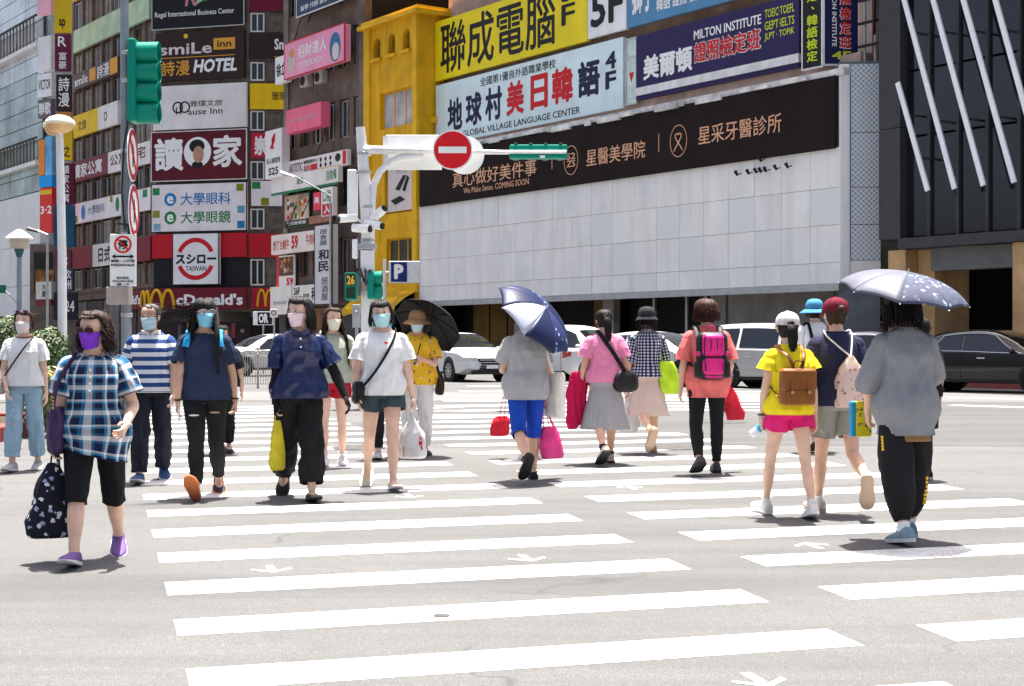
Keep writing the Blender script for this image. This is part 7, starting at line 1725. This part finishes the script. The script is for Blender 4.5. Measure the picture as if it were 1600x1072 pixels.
# ================================================================== 10 grey tee, patterned umbrella, blue leggings (from behind)
w10 = Person('person in a grey tee and cobalt cropped leggings seen from behind', (834, 747), 1.60, 12, (10, 3, -2, 1), (-14, 40, 55, 1), (0, 9, 10, 0), (18, 10, 112, -42), 3, 4, (4, -8, 0), 1.0, 1.08, 'R', M_SKIN2, curl=(.9, 1.1), cx=822)
w10.shirt(fabric('grey_tee', (.34, .335, .335)), .040, -.16, .03, .72, .036, .022, .012); w10.pants(fabric('cobalt', (.012, .055, .38)), 1.16, .011, .014, fold=.004, name='cropped_leggings'); w10.shoes(mat('dark_sandal', (.022, .014, .02), .6), F_SOLEB, low=True, strap=LEATHERD); w10.face(); w10.hair('short', M_HAIR, seed=91, vol=.02, back_t=.05)
b = w10.carry('umbrella', 'navy umbrella with blossom border and one silver panel', 'umbrella'); g = w10.J['gripL']
UN = blots('umbrella_navy', (.012, .022, .09), [(.018, .032, .11), (.30, .42, .58), (.012, .022, .09)], 22, .30, detail=.9); UN2 = mat('umbrella_blue', (.010, .016, .060), .45, var=.12, vs=6); US = mat('umbrella_silver', (.42, .44, .52), .35, .1, var=.06)
umbrella(b, g, w10.HM@V(.15, -.17, .185), .44, .18, [UN2, UN, UN2, UN2, US, UN2, UN, UN2], M_CHROME, F_SOLEB, twist=.3, axis=V(.58, -.52, .68))
b = w10.carry('tote_bag', 'cream canvas tote hanging at the grey tee\'s shoulder', 'bag'); sh = w10.J['armR'][0]; soft_bag(b, sh+V(.115, -.01, -.28), .10, .30, .42, F_CREAM, .4, prof=((0, .6, .95), (.15, .9, 1), (.6, 1, 1), (.9, 1, 1), (1, .6, .95))); strap(b, [sh+V(.08, .1, -.29), sh+V(-.01, .05, .055), sh+V(-.01, -.03, .06), sh+V(.08, -.12, -.29)], .012, F_CREAM)
b = w10.carry('handbag', 'shiny hot pink handbag swinging from the grey tee\'s hand', 'bag'); g = w10.J['gripR']
soft_bag(b, g+V(.06, .0, -.22), .26, .12, .30, PINKM, .5, prof=((0, .55, .5), (.15, .75, .7), (.5, .95, .95), (.85, 1, 1), (1, .9, .8)), lean=V(.03, 0, 0)); 
for sx in (-.05, .05): strap(b, [g+V(.06+sx, .02, -.24), g+V(.02+sx*.4, .0, -.08), g+V(0, 0, .015), g+V(.03, 0, -.06), g+V(.09+sx*.6, -.02, -.24)], .010, PINKM, 'handle')
# ---- someone half hidden to the left of the umbrella
w11 = Person('person in a pink top half hidden beside the navy umbrella', (838, 716), 1.58, 15, (6, 3, -3, 0), (-6, 12, 10, 0), (0, 8, 6, 0), (10, 14, 30, 4), 2, 3, (10, -5, 0), 1.0, 1.0, 'R', M_SKIN, cx=830)
w11.shirt(fabric('hot_pink', (.58, .10, .24)), .03, -.06, .01, .6); w11.pants(fabric('beige_short', (.46, .36, .29)), .55, .02, .03, name='shorts'); w11.shoes(F_SHOEW, F_SOLEW); w11.face(); w11.hair('bob', M_HAIR, seed=95)
b = w11.carry('handbag', 'red folded bag left of the cobalt leggings', 'bag'); g = w11.J['gripL']; soft_bag(b, g+V(-.05, 0, -.30), .22, .08, .22, REDM, .2, lean=V(-.03, 0, 0)); strap(b, [g+V(-.08, 0, -.32), g+V(0, 0, .01), g+V(-.02, 0, -.32)], .008, REDM, 'handle')
# ================================================================== 12 pink tee, grey skirt
w12 = Person('woman in a pink tee and grey pleated skirt with a ponytail', (962, 722), 1.58, 10, (12, 3, -2, 1), (-12, 30, 34, 1), (-6, 15, 8, 8), (2, 14, 20, 6), 2, -3, (0, -4, 0), 0.98, 1.0, 'R', M_SKIN2, curl=(.9, .7), cx=945)
w12.shirt(fabric('pink_tee', (.66, .22, .36)), .032, -.05, .01, .62, .036, .024, .012); w12.skirt(fabric('grey_pleat', (.30, .305, .31)), .36, .10, 22, .012); w12.shoes(fabric('beige_sneaker', (.50, .40, .32), .7), F_SOLEB, sock=F_BLACK); w12.face(); w12.hair('ponytail', M_HAIR, .26, .84, .010, seed=101)
b = w12.carry('sling_bag', 'black sling bag across the back of the pink tee', 'bag'); k = w12.k
strap(b, [w12.spine(.46*k)+V(-.08, .05, .04), w12.spine(.455*k)+V(-.075, -.05, .035), w12.spine(.32*k)+V(.02, -.165, 0), w12.spine(.14*k)+V(.13, -.165, 0), w12.spine(.06*k)+V(.19, -.11, 0)], .022, F_BLACK, flat=.25); soft_bag(b, w12.spine(.07*k)+V(.20, -.09, 0), .30, .13, .22, M_BLACK, .35, prof=((0, .6, .6), (.2, .9, .9), (.6, 1, 1), (.9, .8, .9), (1, .45, .6)))
b = w12.carry('jacket', 'crimson jacket draped over the pink tee\'s forearm', 'jacket'); el = w12.J['armL'][1]; wr = w12.J['armL'][2]; c = el.lerp(wr, .45); CR = fabric('crimson', (.50, .010, .075), .75, bump=.5)
soft_bag(b, c+V(-.03, .03, .05), .20, .12, .56, CR, .3, 'jacket_body', prof=((0, .55, .7), (.08, .8, 1), (.35, .8, .9), (.7, .95, .8), (.95, 1.0, .7), (1, .95, .5)), crease=.06, n=48); soft_bag(b, c+V(-.11, -.02, -.03), .11, .08, .52, CR, .6, 'jacket_sleeve', prof=((0, .6, .7), (.3, .9, .9), (.9, 1, 1), (1, .9, .8)), crease=.04)
# ================================================================== 13 gingham shirt
w13 = Person('person in a navy gingham shirt and black hat with a lime bag', (1012, 706), 1.60, 12, (10, 3, -2, 1), (-14, 44, 60, 1), (-4, 10, 4, 4), (0, 12, 10, 4), 2, 3, (0, -2, 0), 0.96, 0.98, 'R', M_SKIN2, curl=(.6, .9), cx=1012)
w13.shirt(GING, .034, -.06, .01, 1.0, .034, .01, .012); w13.skirt(fabric('beige_skirt', (.56, .44, .38)), .42, .085, 0, 0); w13.shoes(fabric('tan_shoe', (.40, .26, .15), .7), mat('tan_sole', (.34, .25, .18), .7)); w13.face(); w13.hair('bob', M_HAIR, .13, .8, .015, seed=111); w13.bucket(fabric('black_hat', (.030, .032, .036)), 'hat', flare=.030)
b = w13.carry('shoulder_bag', 'lime green bag on the gingham shoulder', 'bag'); sh = w13.J['armR'][0]; LM = mat('lime_vinyl', (.42, .66, .02), .4, var=.15, vs=8, bump=.3, bs=16); soft_bag(b, sh+V(.03, -.14, -.26), .24, .12, .36, LM, -.2, prof=((0, .6, .5), (.2, .8, .8), (.7, 1, 1), (1, .85, .8)), lean=V(.06, 0, 0)); strap(b, [sh+V(.04, -.14, -.27), sh+V(-.02, -.10, .02), sh+V(-.025, .0, .06), sh+V(.0, .08, -.05)], .008, LEATHERD)
b = w13.carry('carrier_bag', 'plain white plastic bag in the gingham walker\'s other hand', 'bag'); g = w13.J['gripL']; soft_bag(b, g+V(0, 0, -.04), .24, .14, .44, POLY, .1, prof=((0, .2, .2), (.15, .45, .4), (.4, .85, .8), (.8, 1, 1), (1, .8, .75)), crease=.03)
# ================================================================== 14 coral top, pink backpack
w14 = Person('woman in a coral dress and black leggings with short reddish hair', (1128, 737), 1.66, 4, (10, 2, -4, 3), (-14, 22, 24, 6), (-6, 13, 58, 6), (0, 14, 4, 6), 3, -3, (0, -4, 0), 1.0, 1.0, 'R', M_SKIN2, curl=(.8, .5), cx=1105)
w14.shirt(fabric('coral', (.66, .15, .14), .8), .036, -.20, .035, .85, .034, .024, .014, 'dress'); w14.pants(F_BLACK, 1.94, .009, .009, fold=.003, name='leggings'); w14.shoes(fabric('dark_sneaker', (.06, .055, .055), .7), F_SOLEB); w14.face(); w14.hair('bob', hairm('hair_auburn', (.045, .013, .009)), .06, .82, .036, n=170, seed=121, back_t=.10)
b = w14.carry('backpack', 'hot pink and black hiking backpack on the coral dress', 'backpack'); k = w14.k; HP = mat('hot_pink_nylon', (.66, .02, .20), .45, var=.12, vs=8, bump=.3, bs=18)
c = w14.spine(.20*k)+V(0, -.235, 0)
box_bag(b, c, .30, .17, .46, M_BLACK, .07); box_bag(b, c+V(0, -.055, .10), .22, .12, .22, HP, .05, 'upper_pocket'); box_bag(b, c+V(0, -.075, -.10), .21, .12, .16, HP, .045, 'lower_pocket'); box_bag(b, c+V(0, -.02, .02), .315, .10, .05, HP, .02, 'side_band')
for sx in (-1, 1):
    box_bag(b, c+V(sx*.135, -.01, -.13), .07, .13, .17, M_BLACK, .03, 'side_pocket'); strap(b, [c+V(sx*.09, -.138, .20), c+V(sx*.10, -.142, .05), c+V(sx*.085, -.145, -.15)], .010, M_BLACK); s0 = w14.spine(.40*k)+V(sx*.115*k, 0, 0); strap(b, [s0+V(0, -.16, -.02), s0+V(0, -.06, .078), s0+V(0, .05, .07), s0+V(0, .13, -.03), s0+V(sx*.05, .09, -.2), s0+V(sx*.06, -.12, -.3)], .028, M_BLACK, flat=.25, side=V(1, 0, 0))
strap(b, [c+V(-.08, -.10, -.19), c+V(-.06, -.14, -.20), c+V(.06, -.14, -.20), c+V(.08, -.10, -.19)], .012, HP); strap(b, [c+V(-.05, .02, .23), c+V(-.03, .0, .28), c+V(.03, 0, .28), c+V(.05, .02, .23)], .010, HP, 'grab_handle')
for x in (-.03, .03): MB().tube([c+V(x, -.118, .16), c+V(x, -.118, .05)], .004, 5).build('zip', M_BLACK, b)
b = w14.carry('carrier_bag', 'red carrier bag at the coral dress\'s side', 'bag'); g = w14.J['gripR']; soft_bag(b, g+V(.04, -.02, -.06), .20, .10, .32, REDM, .3, prof=((0, .25, .3), (.2, .5, .5), (.6, .9, .9), (1, .9, .8)), crease=.03, lean=V(.05, 0, 0))
# ================================================================== 15 yellow tee girl
w15 = Person('girl in a yellow tee, pink shorts and white cap', (1271, 812), 1.53, 9, (-12, 10, 14, 3), (16, 3, -8, 5), (-4, 14, 6, 6), (4, 12, 10, 4), 2, 4, (-6, -2, 0), 0.88, 0.88, 'R', M_SKIN, curl=(.5, .8), cx=1233)
w15.shirt(fabric('yellow_tee', (.78, .64, .02), .8), .036, -.09, .02, .42, .036, .028, .012); w15.pants(fabric('pink_short', (.66, .02, .16)), .36, .020, .032, fold=.008, name='shorts'); w15.shoes(F_SHOEW, F_SOLEW, sock=F_WHITE); w15.face(); w15.hair('ponytail', M_HAIR, .22, .82, .010, seed=131); w15.cap(fabric('white_cap', (.60, .57, .55)))
b = w15.carry('backpack', 'tan leather satchel backpack on the yellow tee', 'backpack'); k = w15.k; c = w15.spine(.14*k)+V(0, -.19, 0)
box_bag(b, c, .27, .10, .28, LEATHER, .03); box_bag(b, c+V(0, -.012, .05), .275, .105, .17, LEATHER, .025, 'flap'); box_bag(b, c+V(0, -.05, -.08), .20, .05, .11, LEATHER, .015, 'front_pocket')
for sx in (-1, 1):
    strap(b, [c+V(sx*.065, -.068, .04), c+V(sx*.065, -.082, -.03), c+V(sx*.065, -.082, -.09)], .011, LEATHER, 'buckle_strap', side=V(1, 0, 0)); MB().bbox(c.x+sx*.065-.014, c.x+sx*.065+.014, c.y-.094, c.y-.080, c.z-.05, c.z-.025, .004).build('buckle', GOLD, b)
    s0 = w15.spine(.40*k)+V(sx*.10*k, 0, 0); strap(b, [c+V(sx*.03, .0, .14), c+V(sx*.06, .015, .22), s0+V(0, -.08, .04), s0+V(0, .0, .078), s0+V(0, .10, .02), s0+V(sx*.05, .08, -.18), c+V(sx*.135, .04, -.08)], .014, LEATHER, side=V(1, 0, 0))
strap(b, [c+V(-.035, -.02, .14), c+V(-.03, -.03, .19), c+V(.03, -.03, .19), c+V(.035, -.02, .14)], .008, M_BLACK, 'grab_handle')
b = w15.carry('water_bottle', 'blue and clear water bottle in the yellow tee girl\'s hand', 'bottle'); g = w15.J['gripL']; MB().lathe([(.001, -.09), (.030, -.09), (.032, -.06), (.030, .0), (.032, .06), (.014, .09), (.014, .105), (.001, .105)], 16, Matrix.Translation(g+V(-.01, .02, .0))@Matrix.Rotation(.9, 4, 'Y')).build('bottle_body', mat('clear_plastic', (.75, .80, .82), .1, var=0, alpha=.55), b, smooth=50); MB().lathe([(.0325, -.03), (.0325, .035)], 16, Matrix.Translation(g+V(-.01, .02, .0))@Matrix.Rotation(.9, 4, 'Y'), ).build('label', mat('bottle_blue', (.03, .30, .55), .4, var=.2, vs=30), b)
MB().tube([w15.arm_p('L', 1.9)+V(math.cos(t)*.028, math.sin(t)*.028, 0) for t in [2*PI*i/14 for i in range(15)]], .007, 6).build('bracelet', M_BLACK, w15.root)
# ================================================================== 16 blue bucket hat
w16 = Person('person in a blue bucket hat and white top between the two caps', (1242, 707), 1.68, 14, (6, 3, -3, 0), (-6, 10, 8, 0), (0, 10, 8, 2), (0, 10, 8, 2), 2, 3, (-30, 0, 0), 1.05, 1.05, 'L', M_SKIN, cx=1275)
w16.shirt(F_WHITE, .034, -.06, .01, .7); w16.pants(F_NAVYPANT, 1.5, .014, .02); w16.shoes(F_SHOEB, F_SOLEB); w16.face(); w16.hair('short', M_HAIR, seed=141); w16.bucket(fabric('blue_hat', (.06, .23, .40)))
b = w16.carry('backpack', 'dark strapped pack on the white top under the bucket hat', 'backpack'); k = w16.k
for sx in (-1, 1): s0 = w16.spine(.40*k)+V(sx*.11*k, 0, 0); strap(b, [s0+V(0, -.16, -.1), s0+V(0, -.05, .078), s0+V(0, .06, .065), s0+V(0, .12, -.1)], .02, F_BLACK, flat=.25, side=V(1, 0, 0))
box_bag(b, w16.spine(.16*k)+V(0, -.20, 0), .26, .13, .34, F_BLACK)
# ================================================================== 17 maroon cap
w17 = Person('person in a maroon cap, navy tee and grey shorts', (1310, 797), 1.64, 6, (-16, 46, 66, 0), (12, 3, -4, 2), (0, 11, 8, 2), (2, 13, 12, 4), 2, -4, (4, -4, 0), 0.98, 0.98, 'L', M_SKIN3, curl=(.5, .5), cx=1308)
w17.shirt(fabric('ink_tee', (.022, .024, .055)), .032, -.09, .01, .66, .034, .022, .013); w17.pants(fabric('stone_short', (.28, .28, .25)), .66, .024, .036, fold=.010, name='shorts'); w17.shoes(fabric('taupe_sneaker', (.50, .45, .42), .7), mat('tan_sole', (.34, .25, .18), .7), sock=F_WHITE); w17.face(mask=mk('white', (.68, .67, .66))); w17.hair('bun', M_HAIRB, .2, .8, .010, seed=151); w17.cap(fabric('maroon_cap', (.13, .010, .025)))
b = w17.carry('drawstring_bag', 'cream floral drawstring bag on the navy tee', 'bag'); k = w17.k; top = w17.spine(.30*k)+V(.06, -.155, 0)
soft_bag(b, top, .26, .12, .40, FLORALP, .1, prof=((0, .16, .2), (.08, .32, .4), (.3, .72, .8), (.6, .95, 1), (.9, 1, 1), (1, .92, .8)), crease=.03)
for sx in (-1, 1): s0 = w17.spine(.46*k)+V(sx*.10*k, 0, .02); strap(b, [top+V(0, -.01, -.01), s0+V(0, -.075, -.03), s0+V(0, .0, .02), s0+V(0, .08, -.05), w17.spine(.1*k)+V(sx*.2, .02, 0), top+V(sx*.12, .02, -.37)], .007, F_WHITE, 'cord', flat=1)
# ================================================================== 18 grey shirt under umbrella
w18 = Person('person in an oversized grey shirt and baggy black trousers under an umbrella', (1412, 851), 1.70, 8, (14, 4, -4, 1), (-10, 8, 8, 0), (30, 18, 152, -22), (12, 14, 30, -8), 2, 4, (-8, -12, 0), 1.0, 1.02, 'L', M_SKIN3, curl=(1.1, .7), cx=1415)
w18.shirt(fabric('grey_oversize', (.225, .23, .242), .9, bump=.6), .040, -.225, .03, 1.12, .050, .012, .013, hemskew=.0); w18.shirt(fabric('tan_under', (.27, .16, .075)), .030, -.265, .012, .2, .02, .0, .006, 'undershirt', neck=-.06, arms=False); w18.pants(fabric('black_jogger', (.014, .014, .015), bump=.4), 1.86, .016, .012, fold=.009, bag=.045); w18.shoes(fabric('blue_grey_sneaker', (.17, .25, .30), .7, var=.2), mat('pale_sole', (.50, .52, .53), .6), sock=F_WHITE); w18.face(); w18.hair('bob', M_HAIR, .14, .8, .034, n=280, seed=161, back_t=.03)
for i in range(7):
    p, t = w18.leg_path('R', 1.15+.075*i, 1.2+.075*i, 2)[0]; MB().bbox(p.x+.045, p.x+.07, p.y-.105, p.y-.09, p.z-.012, p.z+.010, .003, ).build('yellow_print', M_YEL, w18.root)
for i in range(5):
    p, t = w18.leg_path('L', .42+.05*i, .5+.05*i, 2)[0]; MB().bbox(p.x-.112, p.x-.10, p.y-.05, p.y-.03, p.z-.010, p.z+.008, .003).build('yellow_print', M_YEL, w18.root)
b = w18.carry('umbrella', 'pale lavender umbrella with a white floral edge over the grey shirt', 'umbrella'); g = w18.J['gripR']; UL = mat('umbrella_lavender', (.115, .12, .155), .5, var=.08, vs=5); UL2 = blots('umbrella_print', (.058, .066, .105), [(.10, .115, .16), (.26, .29, .36), (.075, .088, .14), (.34, .36, .40)], 26, .36, detail=.9)
umbrella(b, g, w18.HM@V(.03, -.06, .325), .45, .155, [UL2, UL, UL, UL, UL, UL2, UL2, UL2], M_CHROME, F_SOLEB, twist=.35, handle=.08, axis=V(.12, -.24, 1))
b = w18.carry('shopping_bag', 'blue and yellow printed bag held in front of the grey shirt', 'bag'); g = w18.J['gripL']; YP = blots('yellow_print_bag', (.62, .52, .02), [(.05, .10, .06), (.62, .52, .02), (.08, .2, .12)], 30, .34, detail=1.5)
box_bag(b, g+V(-.03, .05, .02), .12, .05, .25, YP, .012); box_bag(b, g+V(-.105, .05, .02), .035, .052, .25, mat('cyan_edge', (.02, .28, .50), .5), .012, 'edge_panel')
# ================================================================== 19 behind the grey shirt
w19 = Person('person in dark shorts and black trainers hidden behind the grey shirt', (1462, 748), 1.48, 8, (5, 3, -2, 0), (-6, 10, 8, 1), (0, 10, 8, 2), (0, 10, 8, 2), 2, 3, (0, 0, 0), 1.0, 1.0, 'R', M_SKIN3, cx=1440)
w19.shirt(F_BLACK, .03, -.08, .01, .66); w19.pants(F_NAVYPANT, .85, .02, .03, name='shorts'); w19.shoes(F_SHOEB, F_SOLEW); w19.face(); w19.hair('short', M_HAIR, seed=171)
finish_bodies()
